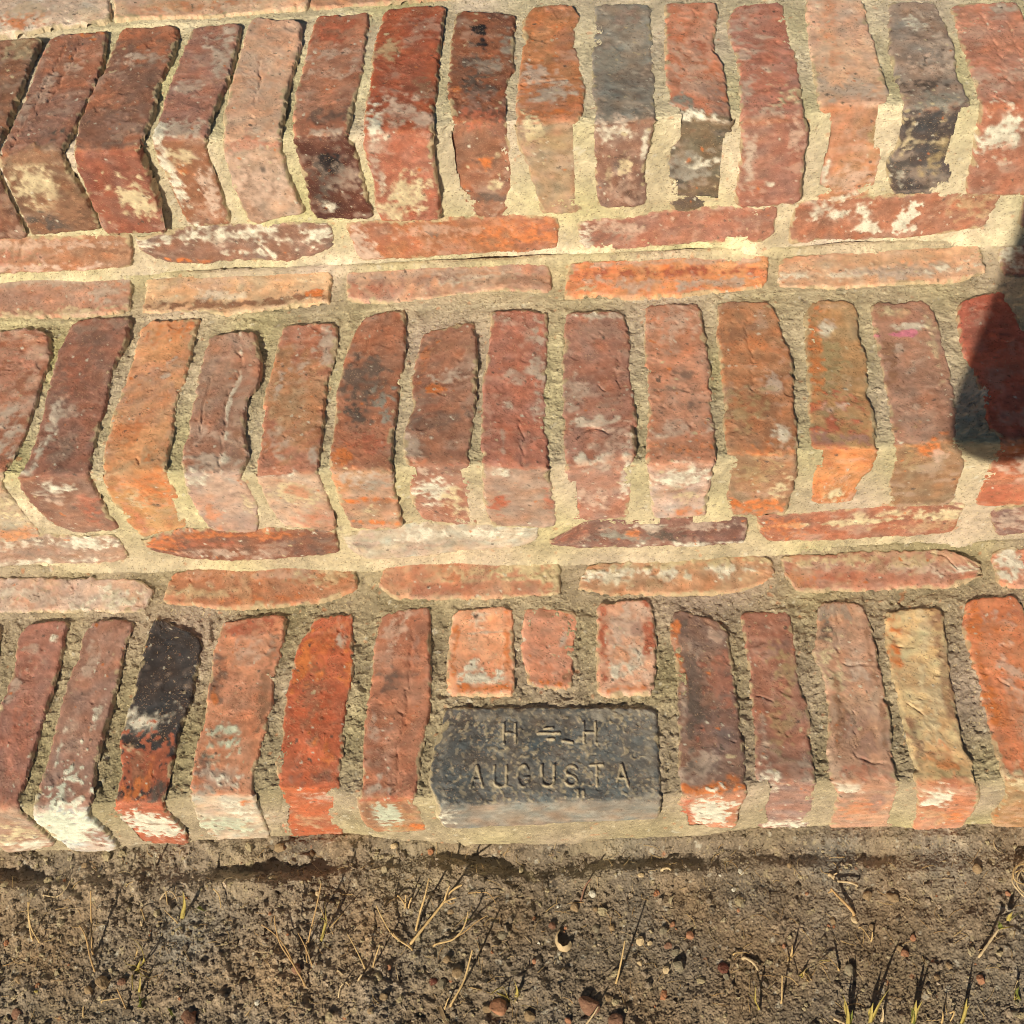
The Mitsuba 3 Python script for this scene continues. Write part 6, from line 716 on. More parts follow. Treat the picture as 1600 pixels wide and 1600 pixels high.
('straw_stalk', 'straw', 'thin dry straw stalk, second from the left among the straw stalks', 'dry straw stalks on the soil', [('stem', 'tube', 'straw', 0.7, [[np.float64(-549.2), np.float64(-96.8), 1.0], [np.float64(-555.1), np.float64(-84.8), 13.5], [np.float64(-555.8), np.float64(-67.8), 26.0]])]),
('grass_tuft', 'grass', 'small yellow green weed with a bent stem at the left of the soil', None, [('blade', 'blade', 'leaf_yellow', 1.2, [[np.float64(-449.4), np.float64(-123.8), 1.0], [np.float64(-440.0), np.float64(-116.0), 8.0], [np.float64(-442.8), np.float64(-106.0), 15.0], [np.float64(-455.4), np.float64(-97.5), 22.0]]), ('blade', 'blade', 'leaf_yellow', 1.3, [[np.float64(-447.0), np.float64(-122.6), 2.0], [np.float64(-441.3), np.float64(-114.9), 12.0]]), ('blade', 'blade', 'straw', 0.9, [[np.float64(-446.5), np.float64(-121.1), 2.0], [np.float64(-433.8), np.float64(-126.2), 4.5], [np.float64(-430.3), np.float64(-123.9), 7.0]]), ('blade', 'blade', 'leaf_yellow', 0.9, [[np.float64(-447.9), np.float64(-123.8), 1.0], [np.float64(-440.0), np.float64(-128.7), 3.0], [np.float64(-430.4), np.float64(-131.4), 5.0]]), ('blade', 'blade', 'leaf_yellow', 0.9, [[np.float64(-449.9), np.float64(-119.6), 2.0], [np.float64(-456.8), np.float64(-118.9), 5.0], [np.float64(-459.7), np.float64(-115.2), 8.0]]), ('blade', 'blade', 'straw', 0.8, [[np.float64(-451.8), np.float64(-114.2), 4.0], [np.float64(-448.5), np.float64(-106.6), 9.0], [np.float64(-452.5), np.float64(-102.0), 14.0]])]),
('straw_stalk', 'straw', 'curved pale grass stem lying on the soil below the leftmost bricks', None, [('stem', 'tube', 'straw_pale', 0.6, [[np.float64(-556.0), np.float64(-51.7), 3.0], [np.float64(-543.0), np.float64(-53.9), 3.7], [np.float64(-534.4), np.float64(-47.9), 4.3], [np.float64(-531.3), np.float64(-38.5), 5.0]])]),
('straw_stalk', 'straw', 'thin dry straw stalk, eleventh from the left among the straw stalks', 'dry straw stalks on the soil', [('stem', 'tube', 'straw_pale', 0.6, [[np.float64(-437.2), np.float64(-57.1), 4.0], [np.float64(-429.8), np.float64(-49.6), 6.5], [np.float64(-417.5), np.float64(-60.3), 9.0]])]),
('straw_stalk', 'straw', 'thin dry straw stalk, twelfth from the left among the straw stalks', 'dry straw stalks on the soil', [('stem', 'tube', 'straw', 0.6, [[np.float64(-430.4), np.float64(-50.8), 9.0], [np.float64(-428.7), np.float64(-63.6), 2.0]])]),
('grass_tuft', 'grass', 'single upright yellow grass blade at the left of the soil', None, [('blade', 'blade', 'leaf_yellow', 1.8, [[np.float64(-412.6), np.float64(-75.0), 1.0], [np.float64(-407.3), np.float64(-65.9), 14.5], [np.float64(-405.7), np.float64(-57.8), 28.0]])]),
('straw_stalk', 'straw', 'thin dry straw stalk, fourteenth from the left among the straw stalks', 'dry straw stalks on the soil', [('stem', 'tube', 'straw', 0.6, [[np.float64(-381.4), np.float64(-50.7), 10.0], [np.float64(-375.2), np.float64(-58.0), 5.5], [np.float64(-374.2), np.float64(-66.7), 1.0]])]),
('straw_stalk', 'straw', 'thin dry straw stalk, thirteenth from the left among the straw stalks', 'dry straw stalks on the soil', [('stem', 'tube', 'straw', 0.6, [[np.float64(-416.4), np.float64(-79.1), 1.0], [np.float64(-422.6), np.float64(-73.9), 5.5], [np.float64(-427.5), np.float64(-69.9), 10.0]])]),
('straw_stalk', 'straw', 'thin dry straw stalk, seventh from the left among the straw stalks', 'dry straw stalks on the soil', [('stem', 'tube', 'straw_brown', 0.8, [[np.float64(-452.7), np.float64(-158.6), 1.0], [np.float64(-456.4), np.float64(-150.3), 8.5], [np.float64(-459.3), np.float64(-143.5), 16.0]])]),
('straw_stalk', 'straw', 'thin dry straw stalk, fifth from the left among the straw stalks', 'dry straw stalks on the soil', [('stem', 'tube', 'straw', 0.7, [[np.float64(-476.1), np.float64(-151.6), 2.0], [np.float64(-466.7), np.float64(-150.4), 3.0], [np.float64(-458.8), np.float64(-149.5), 4.0]])]),
('straw_stalk', 'straw', 'thin dry straw stalk, sixth from the left among the straw stalks', 'dry straw stalks on the soil', [('stem', 'tube', 'straw', 0.7, [[np.float64(-455.7), np.float64(-65.0), 2.0], [np.float64(-447.3), np.float64(-77.6), 8.0]])]),
('straw_stalk', 'straw', 'thin dry straw stalk, eighth from the left among the straw stalks', 'dry straw stalks on the soil', [('stem', 'tube', 'straw_pale', 1.1, [[np.float64(-452.3), np.float64(-80.1), 1.0], [np.float64(-452.7), np.float64(-77.2), 4.0]])]),
('straw_stalk', 'straw', 'thin dry straw stalk, ninth from the left among the straw stalks', 'dry straw stalks on the soil', [('stem', 'tube', 'leaf_yellow', 0.6, [[np.float64(-451.3), np.float64(-128.4), 2.0], [np.float64(-445.7), np.float64(-143.0), 8.0]])]),
('straw_stalk', 'straw', 'thin dry straw stalk, fourth from the left among the straw stalks', 'dry straw stalks on the soil', [('stem', 'tube', 'straw', 0.6, [[np.float64(-492.2), np.float64(-164.2), 1.0], [np.float64(-490.4), np.float64(-157.3), 8.0]])]),
('straw_stalk', 'straw', 'thin dry straw stalk, tenth from the left among the straw stalks', 'dry straw stalks on the soil', [('stem', 'tube', 'grey_stone', 0.9, [[np.float64(-450.3), np.float64(-21.7), 1.0], [np.float64(-447.0), np.float64(-15.6), 16.0]])]),
('grass_tuft', 'grass', 'tiny green sprout on the soil at the left', None, [('blade', 'blade', 'leaf_green', 1.3, [[np.float64(-398.4), np.float64(-65.0), 1.0], [np.float64(-390.3), np.float64(-67.8), 2.5], [np.float64(-386.0), np.float64(-67.5), 4.0]]), ('blade', 'blade', 'leaf_green', 1.2, [[np.float64(-396.7), np.float64(-63.7), 2.0], [np.float64(-390.5), np.float64(-69.0), 4.0]])]),
('grass_tuft', 'grass', 'tiny green sprout near the lower left corner', None, [('blade', 'blade', 'leaf_green', 1.3, [[np.float64(-410.5), np.float64(-158.6), 1.0], [np.float64(-404.5), np.float64(-164.6), 2.5], [np.float64(-400.7), np.float64(-166.3), 4.0]]), ('blade', 'blade', 'leaf_green', 1.2, [[np.float64(-409.2), np.float64(-160.2), 2.0], [np.float64(-404.1), np.float64(-168.4), 4.0]])]),
('grass_tuft', 'grass', 'green sprouting weed at the lower left of the soil', None, [('blade', 'blade', 'leaf_green', 1.5, [[np.float64(-440.2), np.float64(-155.7), 1.0], [np.float64(-437.1), np.float64(-150.7), 4.0], [np.float64(-430.1), np.float64(-150.0), 7.0]]), ('blade', 'blade', 'leaf_green', 1.4, [[np.float64(-438.5), np.float64(-156.4), 1.0], [np.float64(-440.3), np.float64(-148.0), 5.0], [np.float64(-442.7), np.float64(-144.7), 9.0]]), ('blade', 'blade', 'leaf_yellow', 1.2, [[np.float64(-442.7), np.float64(-142.8), 1.0], [np.float64(-441.2), np.float64(-136.9), 6.5], [np.float64(-439.8), np.float64(-131.0), 12.0]])]),
('straw_stalk', 'straw', 'straight straw stalk standing alone in the middle of the soil', None, [('stem', 'tube', 'straw', 0.85, [[np.float64(6.0), np.float64(-134.9), 1.0], [np.float64(10.9), np.float64(-121.0), 13.5], [np.float64(15.1), np.float64(-104.5), 26.0]])]),
('straw_stalk', 'straw', 'dark bent stalk beside the white pebble', None, [('stem', 'tube', 'mauve_stone', 0.9, [[np.float64(-24.9), np.float64(-57.6), 2.0], [np.float64(-21.8), np.float64(-49.3), 7.3], [np.float64(-18.6), np.float64(-45.7), 12.7], [np.float64(-14.6), np.float64(-43.6), 18.0]])]),
('straw_stalk', 'straw', 'thin dry straw stalk, thirtieth from the left among the straw stalks', 'dry straw stalks on the soil', [('stem', 'tube', 'straw_pale', 1.4, [[np.float64(54.1), np.float64(-30.3), 2.0], [np.float64(58.7), np.float64(-29.4), 2.5], [np.float64(62.4), np.float64(-31.5), 3.0]])]),
('straw_stalk', 'straw', 'pale straw stalk leaning on the large mauve brown stone', None, [('stem', 'tube', 'straw_pale', 0.8, [[np.float64(-21.8), np.float64(-171.5), 6.0], [np.float64(-16.6), np.float64(-166.3), 10.0], [np.float64(-10.9), np.float64(-158.9), 14.0]])]),
('grass_tuft', 'grass', 'thin yellow sprig standing in the soil right of the middle', None, [('blade', 'blade', 'leaf_yellow', 1.1, [[np.float64(134.3), np.float64(-158.8), 1.0], [np.float64(130.6), np.float64(-152.5), 9.5], [np.float64(131.1), np.float64(-142.1), 18.0]]), ('blade', 'blade', 'leaf_yellow', 0.9, [[np.float64(131.0), np.float64(-152.8), 8.0], [np.float64(126.6), np.float64(-148.6), 10.5], [np.float64(124.3), np.float64(-147.8), 13.0]])]),
('straw_stalk', 'straw', 'thin dry straw stalk, thirty first from the left among the straw stalks', 'dry straw stalks on the soil', [('stem', 'tube', 'straw', 0.7, [[np.float64(116.3), np.float64(-108.9), 2.0], [np.float64(123.6), np.float64(-108.2), 3.0]])]),
('straw_stalk', 'straw', 'thin dry straw stalk, thirty second from the left among the straw stalks', 'dry straw stalks on the soil', [('stem', 'tube', 'straw_pale', 1.5, [[np.float64(124.8), np.float64(-112.6), 2.0], [np.float64(131.7), np.float64(-116.5), 3.0], [np.float64(136.6), np.float64(-124.6), 4.0]])]),
('grass_tuft', 'grass', 'largest spreading yellow green grass tuft beside the orange brick lump', None, [('blade', 'blade', 'straw', 1.2, [[np.float64(-130.3), np.float64(-138.2), 1.0], [np.float64(-116.6), np.float64(-141.6), 3.0], [np.float64(-104.4), np.float64(-147.0), 5.0]]), ('blade', 'blade', 'leaf_yellow', 1.5, [[np.float64(-109.2), np.float64(-144.9), 2.0], [np.float64(-100.0), np.float64(-140.4), 7.0], [np.float64(-92.2), np.float64(-140.2), 12.0]]), ('blade', 'blade', 'leaf_yellow', 1.3, [[np.float64(-104.8), np.float64(-143.5), 2.0], [np.float64(-94.1), np.float64(-148.3), 4.5], [np.float64(-86.5), np.float64(-154.5), 7.0]]), ('blade', 'blade', 'leaf_yellow', 1.4, [[np.float64(-87.0), np.float64(-148.9), 1.0], [np.float64(-84.9), np.float64(-144.1), 10.5], [np.float64(-87.3), np.float64(-136.6), 20.0]]), ('blade', 'blade', 'leaf_green', 1.3, [[np.float64(-88.4), np.float64(-147.7), 2.0], [np.float64(-85.1), np.float64(-144.2), 8.0], [np.float64(-78.1), np.float64(-143.3), 14.0]]), ('blade', 'blade', 'leaf_yellow', 1.3, [[np.float64(-89.9), np.float64(-154.5), 1.0], [np.float64(-85.3), np.float64(-148.3), 4.5], [np.float64(-82.1), np.float64(-146.3), 8.0]]), ('blade', 'blade', 'straw', 1.0, [[np.float64(-81.0), np.float64(-153.1), 1.0], [np.float64(-70.6), np.float64(-156.3), 2.5], [np.float64(-66.1), np.float64(-159.4), 4.0]]), ('blade', 'blade', 'leaf_yellow', 1.1, [[np.float64(-92.8), np.float64(-151.7), 1.0], [np.float64(-95.5), np.float64(-144.6), 6.5], [np.float64(-98.1), np.float64(-140.2), 12.0]]), ('blade', 'blade', 'straw', 1.0, [[np.float64(-116.9), np.float64(-136.3), 2.0], [np.float64(-109.2), np.float64(-132.9), 5.5], [np.float64(-104.5), np.float64(-129.5), 9.0]]), ('blade', 'blade', 'leaf_yellow', 1.1, [[np.float64(-87.0), np.float64(-150.3), 1.0], [np.float64(-80.9), np.float64(-154.9), 2.5], [np.float64(-75.7), np.float64(-154.5), 4.0]])]),
('dry_twig', 'twig', 'short pale broken twig lying below the bricks on the right', None, [('stem', 'tube', 'straw_pale', 1.3, [[np.float64(212.6), np.float64(-36.7), 2.0], [np.float64(218.2), np.float64(-43.6), 3.3], [np.float64(228.3), np.float64(-45.4), 4.7], [np.float64(236.5), np.float64(-49.2), 6.0]]), ('branch', 'tube', 'straw_pale', 0.9, [[np.float64(218.1), np.float64(-43.9), 4.0], [np.float64(215.7), np.float64(-38.8), 5.0], [np.float64(218.7), np.float64(-37.1), 6.0]]), ('branch', 'tube', 'straw_pale', 0.8, [[np.float64(231.2), np.float64(-45.5), 5.0], [np.float64(236.9), np.float64(-48.0), 4.5], [np.float64(234.5), np.float64(-50.1), 4.0]])]),
('dry_twig', 'twig', 'brown leaning twig ending at the pale grey pebble on the right', None, [('stem', 'tube', 'straw_brown', 1.4, [[np.float64(230.9), np.float64(-73.5), 1.0], [np.float64(218.3), np.float64(-60.5), 8.5], [np.float64(209.8), np.float64(-54.5), 16.0]]), ('branch', 'tube', 'straw_brown', 0.9, [[np.float64(210.8), np.float64(-55.4), 14.0], [np.float64(207.1), np.float64(-57.0), 12.0]])]),
('dry_twig', 'twig', 'pale straw lying with green leaves at its end on the far right', None, [('stem', 'tube', 'straw_pale', 1.2, [[np.float64(338.6), np.float64(-111.6), 1.0], [np.float64(351.0), np.float64(-97.8), 5.5], [np.float64(357.0), np.float64(-91.2), 10.0]]), ('leaf', 'blade', 'leaf_green', 2.0, [[np.float64(357.4), np.float64(-91.3), 8.0], [np.float64(358.9), np.float64(-87.9), 11.0], [np.float64(355.1), np.float64(-85.1), 14.0]]), ('leaf', 'blade', 'leaf_yellow', 1.9, [[np.float64(368.3), np.float64(-82.8), 6.0], [np.float64(369.1), np.float64(-79.6), 10.0], [np.float64(371.9), np.float64(-76.4), 14.0]]), ('leaf', 'blade', 'leaf_yellow', 1.6, [[np.float64(358.2), np.float64(-90.0), 6.0], [np.float64(365.2), np.float64(-89.1), 7.5], [np.float64(370.8), np.float64(-88.1), 9.0]]), ('leaf', 'blade', 'leaf_green', 1.4, [[np.float64(369.8), np.float64(-82.8), 6.0], [np.float64(374.0), np.float64(-79.3), 9.0], [np.float64(378.9), np.float64(-76.6), 12.0]])]),
('straw_bundle', 'straw', 'tangled loop of pale dry grass at the right edge of the soil', None, [('strand', 'tube', 'straw_pale', 0.9, [[np.float64(395.4), np.float64(-26.1), 4.0], [np.float64(382.1), np.float64(-37.6), 9.0], [np.float64(377.0), np.float64(-48.8), 11.0], [np.float64(382.1), np.float64(-56.2), 8.0], [np.float64(388.7), np.float64(-62.7), 5.0]]), ('strand', 'tube', 'straw_pale', 0.8, [[np.float64(394.7), np.float64(-33.7), 6.0], [np.float64(384.8), np.float64(-41.0), 10.0], [np.float64(381.1), np.float64(-50.0), 10.0], [np.float64(388.4), np.float64(-57.5), 5.0]]), ('strand', 'tube', 'straw', 0.7, [[np.float64(393.4), np.float64(-30.5), 8.0], [np.float64(379.0), np.float64(-41.6), 12.0], [np.float64(378.8), np.float64(-46.2), 12.0], [np.float64(385.7), np.float64(-49.4), 8.0], [np.float64(393.6), np.float64(-47.0), 5.0]]), ('strand', 'tube', 'straw', 0.7, [[np.float64(395.5), np.float64(-37.9), 5.0], [np.float64(387.2), np.float64(-37.7), 9.0], [np.float64(381.5), np.float64(-39.2), 7.0]])]),
('grass_tuft', 'grass', 'leftmost of four small grass sprouts along the lower edge on the right', None, [('blade', 'blade', 'leaf_yellow', 1.7, [[np.float64(211.7), np.float64(-171.1), 1.0], [np.float64(210.4), np.float64(-162.8), 12.5], [np.float64(206.0), np.float64(-151.8), 24.0]]), ('blade', 'blade', 'leaf_green', 1.4, [[np.float64(213.2), np.float64(-170.4), 1.0], [np.float64(214.7), np.float64(-165.5), 6.5], [np.float64(215.6), np.float64(-161.3), 12.0]]), ('blade', 'blade', 'leaf_yellow', 1.2, [[np.float64(212.4), np.float64(-171.1), 1.0], [np.float64(209.0), np.float64(-160.7), 9.5], [np.float64(207.7), np.float64(-155.9), 18.0]])]),
('grass_tuft', 'grass', 'second grass sprout from the left along the lower edge, spreading to the right', None, [('blade', 'blade', 'leaf_yellow', 1.6, [[np.float64(231.5), np.float64(-169.7), 1.0], [np.float64(232.0), np.float64(-162.1), 9.5], [np.float64(232.7), np.float64(-157.3), 18.0]]), ('blade', 'blade', 'leaf_yellow', 1.3, [[np.float64(232.4), np.float64(-168.4), 1.0], [np.float64(237.8), np.float64(-158.7), 15.5], [np.float64(245.9), np.float64(-148.6), 30.0]]), ('blade', 'blade', 'straw_pale', 1.2, [[np.float64(241.8), np.float64(-169.0), 1.0], [np.float64(242.6), np.float64(-162.8), 6.5], [np.float64(241.5), np.float64(-158.6), 12.0]]), ('blade', 'blade', 'leaf_yellow', 1.1, [[np.float64(231.9), np.float64(-167.0), 1.0], [np.float64(230.3), np.float64(-162.8), 6.5], [np.float64(231.2), np.float64(-160.0), 12.0]])]),
('grass_tuft', 'grass', 'third grass sprout from the left along the lower edge on the right, widest green leaves', None, [('blade', 'blade', 'leaf_green', 1.7, [[np.float64(268.6), np.float64(-170.4), 1.0], [np.float64(268.4), np.float64(-163.2), 8.5], [np.float64(263.9), np.float64(-160.2), 16.0]]), ('blade', 'blade', 'leaf_yellow', 1.8, [[np.float64(269.0), np.float64(-170.4), 1.0], [np.float64(269.9), np.float64(-161.2), 11.5], [np.float64(269.7), np.float64(-156.2), 22.0]]), ('blade', 'blade', 'leaf_yellow', 1.2, [[np.float64(269.9), np.float64(-167.2), 2.0], [np.float64(272.4), np.float64(-161.1), 11.0], [np.float64(275.2), np.float64(-156.4), 20.0]])]),
('grass_tuft', 'grass', 'fourth grass sprout from the left along the lower edge on the right, thin and upright', None, [('blade', 'blade', 'leaf_yellow', 1.5, [[np.float64(311.2), np.float64(-170.4), 1.0], [np.float64(313.6), np.float64(-161.2), 11.5], [np.float64(313.5), np.float64(-154.9), 22.0]]), ('blade', 'blade', 'leaf_yellow', 1.1, [[np.float64(313.2), np.float64(-166.1), 3.0], [np.float64(315.2), np.float64(-160.8), 9.5], [np.float64(317.0), np.float64(-158.2), 16.0]]), ('blade', 'blade', 'straw', 0.9, [[np.float64(293.7), np.float64(-170.4), 1.0], [np.float64(293.0), np.float64(-163.1), 14.0]])]),
('grass_tuft', 'grass', 'three pronged dry grass sprout in the right half of the soil', None, [('blade', 'blade', 'straw', 1.1, [[np.float64(165.5), np.float64(-115.3), 1.0], [np.float64(168.0), np.float64(-110.4), 9.5], [np.float64(167.6), np.float64(-105.5), 18.0]]), ('blade', 'blade', 'straw', 1.0, [[np.float64(166.9), np.float64(-114.9), 2.0], [np.float64(171.1), np.float64(-111.2), 7.0], [np.float64(175.8), np.float64(-109.4), 12.0]]), ('blade', 'blade', 'straw', 0.9, [[np.float64(165.5), np.float64(-114.1), 2.0], [np.float64(161.2), np.float64(-110.2), 6.0], [np.float64(157.7), np.float64(-108.4), 10.0]])]),
('grass_tuft', 'grass', 'flattened yellow grass clump right of the three pronged sprout', None, [('blade', 'blade', 'leaf_yellow', 1.6, [[np.float64(174.9), np.float64(-128.9), 1.0], [np.float64(177.7), np.float64(-126.2), 4.5], [np.float64(181.2), np.float64(-123.6), 8.0]]), ('blade', 'blade', 'straw', 1.2, [[np.float64(180.8), np.float64(-133.8), 1.0], [np.float64(177.3), np.float64(-129.0), 4.5], [np.float64(179.6), np.float64(-124.3), 8.0]]), ('blade', 'blade', 'straw', 1.0, [[np.float64(183.8), np.float64(-132.4), 1.0], [np.float64(178.4), np.float64(-127.4), 3.5], [np.float64(173.7), np.float64(-128.0), 6.0]]), ('blade', 'blade', 'leaf_yellow', 1.0, [[np.float64(176.2), np.float64(-130.3), 1.0], [np.float64(179.9), np.float64(-127.3), 3.0], [np.float64(182.8), np.float64(-127.8), 5.0]])]),
('grass_tuft', 'grass', 'dry arching grass sprig on the right half of the soil', None, [('blade', 'blade', 'straw', 1.1, [[np.float64(210.1), np.float64(-124.3), 1.0], [np.float64(204.0), np.float64(-118.8), 8.5], [np.float64(194.6), np.float64(-111.5), 16.0]]), ('blade', 'blade', 'straw', 0.9, [[np.float64(202.0), np.float64(-118.0), 8.0], [np.float64(195.1), np.float64(-118.7), 5.5], [np.float64(189.3), np.float64(-120.9), 3.0]]), ('blade', 'blade', 'leaf_yellow', 1.0, [[np.float64(203.6), np.float64(-117.3), 8.0], [np.float64(195.2), np.float64(-116.7), 6.0], [np.float64(191.0), np.float64(-118.3), 4.0]])]),
('straw_stalk', 'straw', 'thin dry straw stalk, thirty third from the left among the straw stalks', 'dry straw stalks on the soil', [('stem', 'tube', 'straw', 0.8, [[np.float64(155.0), np.float64(-151.9), 1.0], [np.float64(155.7), np.float64(-140.3), 10.5], [np.float64(155.3), np.float64(-134.3), 20.0]])]),
('straw_stalk', 'straw', 'thin dry straw stalk, thirty fourth from the left among the straw stalks', 'dry straw stalks on the soil', [('stem', 'tube', 'straw', 0.6, [[np.float64(155.5), np.float64(-134.5), 18.0], [np.float64(162.5), np.float64(-132.7), 11.0], [np.float64(171.3), np.float64(-138.0), 4.0]])]),
('grass_tuft', 'grass', 'green and pale weed at the right edge near the lower corner', None, [('blade', 'blade', 'straw_pale', 1.4, [[np.float64(363.7), np.float64(-141.8), 1.0], [np.float64(365.7), np.float64(-136.7), 5.5], [np.float64(362.1), np.float64(-135.0), 10.0]]), ('blade', 'blade', 'leaf_green', 1.6, [[np.float64(365.3), np.float64(-150.7), 1.0], [np.float64(362.9), np.float64(-145.2), 6.5], [np.float64(365.2), np.float64(-141.0), 12.0]]), ('blade', 'blade', 'leaf_yellow', 1.1, [[np.float64(364.5), np.float64(-148.0), 1.0], [np.float64(360.3), np.float64(-151.3), 3.5], [np.float64(361.7), np.float64(-145.0), 6.0]])]),
('straw_stalk', 'straw', 'thin dry straw stalk, thirty seventh from the left among the straw stalks', 'dry straw stalks on the soil', [('stem', 'tube', 'straw', 0.8, [[np.float64(243.7), np.float64(-96.8), 1.0], [np.float64(244.1), np.float64(-91.5), 8.0]])]),
('straw_stalk', 'straw', 'thin dry straw stalk, thirty sixth from the left among the straw stalks', 'dry straw stalks on the soil', [('stem', 'tube', 'straw', 0.6, [[np.float64(234.4), np.float64(-85.1), 1.0], [np.float64(241.5), np.float64(-97.2), 5.0]])]),
('straw_stalk', 'straw', 'thin dry straw stalk, thirty fifth from the left among the straw stalks', 'dry straw stalks on the soil', [('stem', 'tube', 'straw_pale', 1.2, [[np.float64(199.1), np.float64(-167.0), 4.0], [np.float64(208.8), np.float64(-170.6), 2.0]])]),
('straw_stalk', 'straw', 'thin dry straw stalk, thirty eighth from the left among the straw stalks', 'dry straw stalks on the soil', [('stem', 'tube', 'straw', 0.8, [[np.float64(302.2), np.float64(-162.2), 4.0], [np.float64(305.5), np.float64(-161.3), 6.0], [np.float64(301.8), np.float64(-168.3), 1.0]])]),
('grass_tuft', 'grass', 'dry grass tuft below the lower edge, first from the left', 'grass tufts below the frame', [('blade', 'blade', 'leaf_yellow', 1.9, [[-513.4, -242.9, 0.0], [-510.8, -237.7, 15.8], [-510.4, -241.8, 26.3]]), ('blade', 'blade', 'straw', 1.5, [[-513.1, -238.5, 0.0], [-510.0, -243.0, 21.6], [-508.3, -240.9, 36.1]]), ('blade', 'blade', 'leaf_green', 1.3, [[-508.1, -244.6, 0.0], [-519.3, -241.1, 16.4], [-531.6, -230.4, 27.3]]), ('blade', 'blade', 'leaf_yellow', 1.3, [[-515.2, -236.4, 0.0], [-500.8, -240.8, 19.6], [-485.2, -247.7, 32.7]]), ('blade', 'blade', 'straw', 1.8, [[-516.6, -241.7, 0.0], [-508.3, -241.4, 20.3], [-504.2, -248.8, 33.8]]), ('blade', 'blade', 'leaf_green', 1.3, [[-507.0, -241.9, 0.0], [-507.9, -240.9, 20.1], [-503.2, -234.9, 33.5]])]),
('grass_tuft', 'grass', 'dry grass tuft below the lower edge, second from the left', 'grass tufts below the frame', [('blade', 'blade', 'leaf_yellow', 1.2, [[-416.5, -233.6, 0.0], [-423.0, -238.4, 18.9], [-431.0, -243.2, 31.5]]), ('blade', 'blade', 'straw', 1.2, [[-418.5, -234.3, 0.0], [-422.7, -236.1, 16.8], [-430.3, -231.6, 28.0]]), ('blade', 'blade', 'leaf_green', 1.2, [[-419.5, -236.2, 0.0], [-407.2, -231.4, 15.4], [-391.5, -228.8, 25.7]]), ('blade', 'blade', 'leaf_yellow', 1.7, [[-422.4, -241.0, 0.0], [-421.8, -238.3, 16.1], [-427.9, -226.6, 26.8]]), ('blade', 'blade', 'straw', 1.4, [[-417.5, -235.2, 0.0], [-413.7, -231.7, 17.5], [-407.6, -235.5, 29.2]]), ('blade', 'blade', 'leaf_green', 1.5, [[-415.4, -238.2, 0.0], [-408.9, -235.1, 19.0], [-395.7, -240.0, 31.7]])]),
('grass_tuft', 'grass', 'dry grass tuft below the lower edge, third from the left', 'grass tufts below the frame', [('blade', 'blade', 'leaf_yellow', 1.6, [[-116.1, -238.4, 0.0], [-120.5, -236.8, 19.9], [-134.4, -242.4, 33.1]]), ('blade', 'blade', 'straw', 1.5, [[-112.0, -236.6, 0.0], [-105.9, -234.2, 16.3], [-98.1, -226.5, 27.2]]), ('blade', 'blade', 'leaf_green', 1.3, [[-117.2, -231.9, 0.0], [-116.0, -238.6, 19.0], [-123.3, -239.3, 31.6]]), ('blade', 'blade', 'leaf_yellow', 1.7, [[-116.8, -235.1, 0.0], [-102.4, -237.9, 17.0], [-89.3, -243.8, 28.4]]), ('blade', 'blade', 'straw', 1.6, [[-113.6, -234.7, 0.0], [-107.6, -234.4, 14.8], [-102.2, -241.2, 24.6]]), ('blade', 'blade', 'leaf_green', 1.8, [[-112.1, -234.5, 0.0], [-103.8, -232.8, 18.9], [-92.7, -243.6, 31.4]])]),
('grass_tuft', 'grass', 'dry grass tuft below the lower edge, fourth from the left', 'grass tufts below the frame', [('blade', 'blade', 'leaf_yellow', 1.2, [[217.1, -242.7, 0.0], [225.7, -237.2, 13.1], [240.6, -245.7, 21.8]]), ('blade', 'blade', 'straw', 1.5, [[215.0, -237.7, 0.0], [224.1, -235.4, 12.7], [236.6, -241.8, 21.1]]), ('blade', 'blade', 'leaf_green', 1.6, [[218.3, -235.9, 0.0], [226.3, -238.5, 8.9], [242.1, -246.5, 14.8]]), ('blade', 'blade', 'leaf_yellow', 1.9, [[214.0, -244.5, 0.0], [215.8, -240.0, 10.6], [215.7, -236.4, 17.6]]), ('blade', 'blade', 'straw', 1.8, [[215.7, -239.1, 0.0], [225.6, -240.4, 9.3], [240.4, -244.9, 15.6]]), ('blade', 'blade', 'leaf_green', 1.5, [[214.1, -245.2, 0.0], [220.1, -243.0, 8.9], [226.6, -229.9, 14.9]])]),
('grass_tuft', 'grass', 'dry grass tuft below the lower edge, fifth from the left', 'grass tufts below the frame', [('blade', 'blade', 'leaf_yellow', 1.3, [[291.5, -242.2, 0.0], [303.7, -240.7, 11.6], [314.0, -247.9, 19.3]]), ('blade', 'blade', 'straw', 1.3, [[296.1, -235.1, 0.0], [286.8, -235.8, 12.4], [271.6, -231.9, 20.7]]), ('blade', 'blade', 'leaf_green', 1.1, [[297.6, -243.5, 0.0], [294.5, -236.0, 12.5], [290.9, -247.5, 20.9]]), ('blade', 'blade', 'leaf_yellow', 1.8, [[301.4, -246.6, 0.0], [300.9, -237.7, 9.9], [306.9, -248.8, 16.6]]), ('blade', 'blade', 'straw', 1.4, [[300.6, -243.0, 0.0], [297.0, -243.3, 9.8], [297.1, -234.8, 16.4]]), ('blade', 'blade', 'leaf_green', 1.4, [[300.5, -240.7, 0.0], [295.7, -239.7, 10.0], [294.0, -244.1, 16.7]])])]
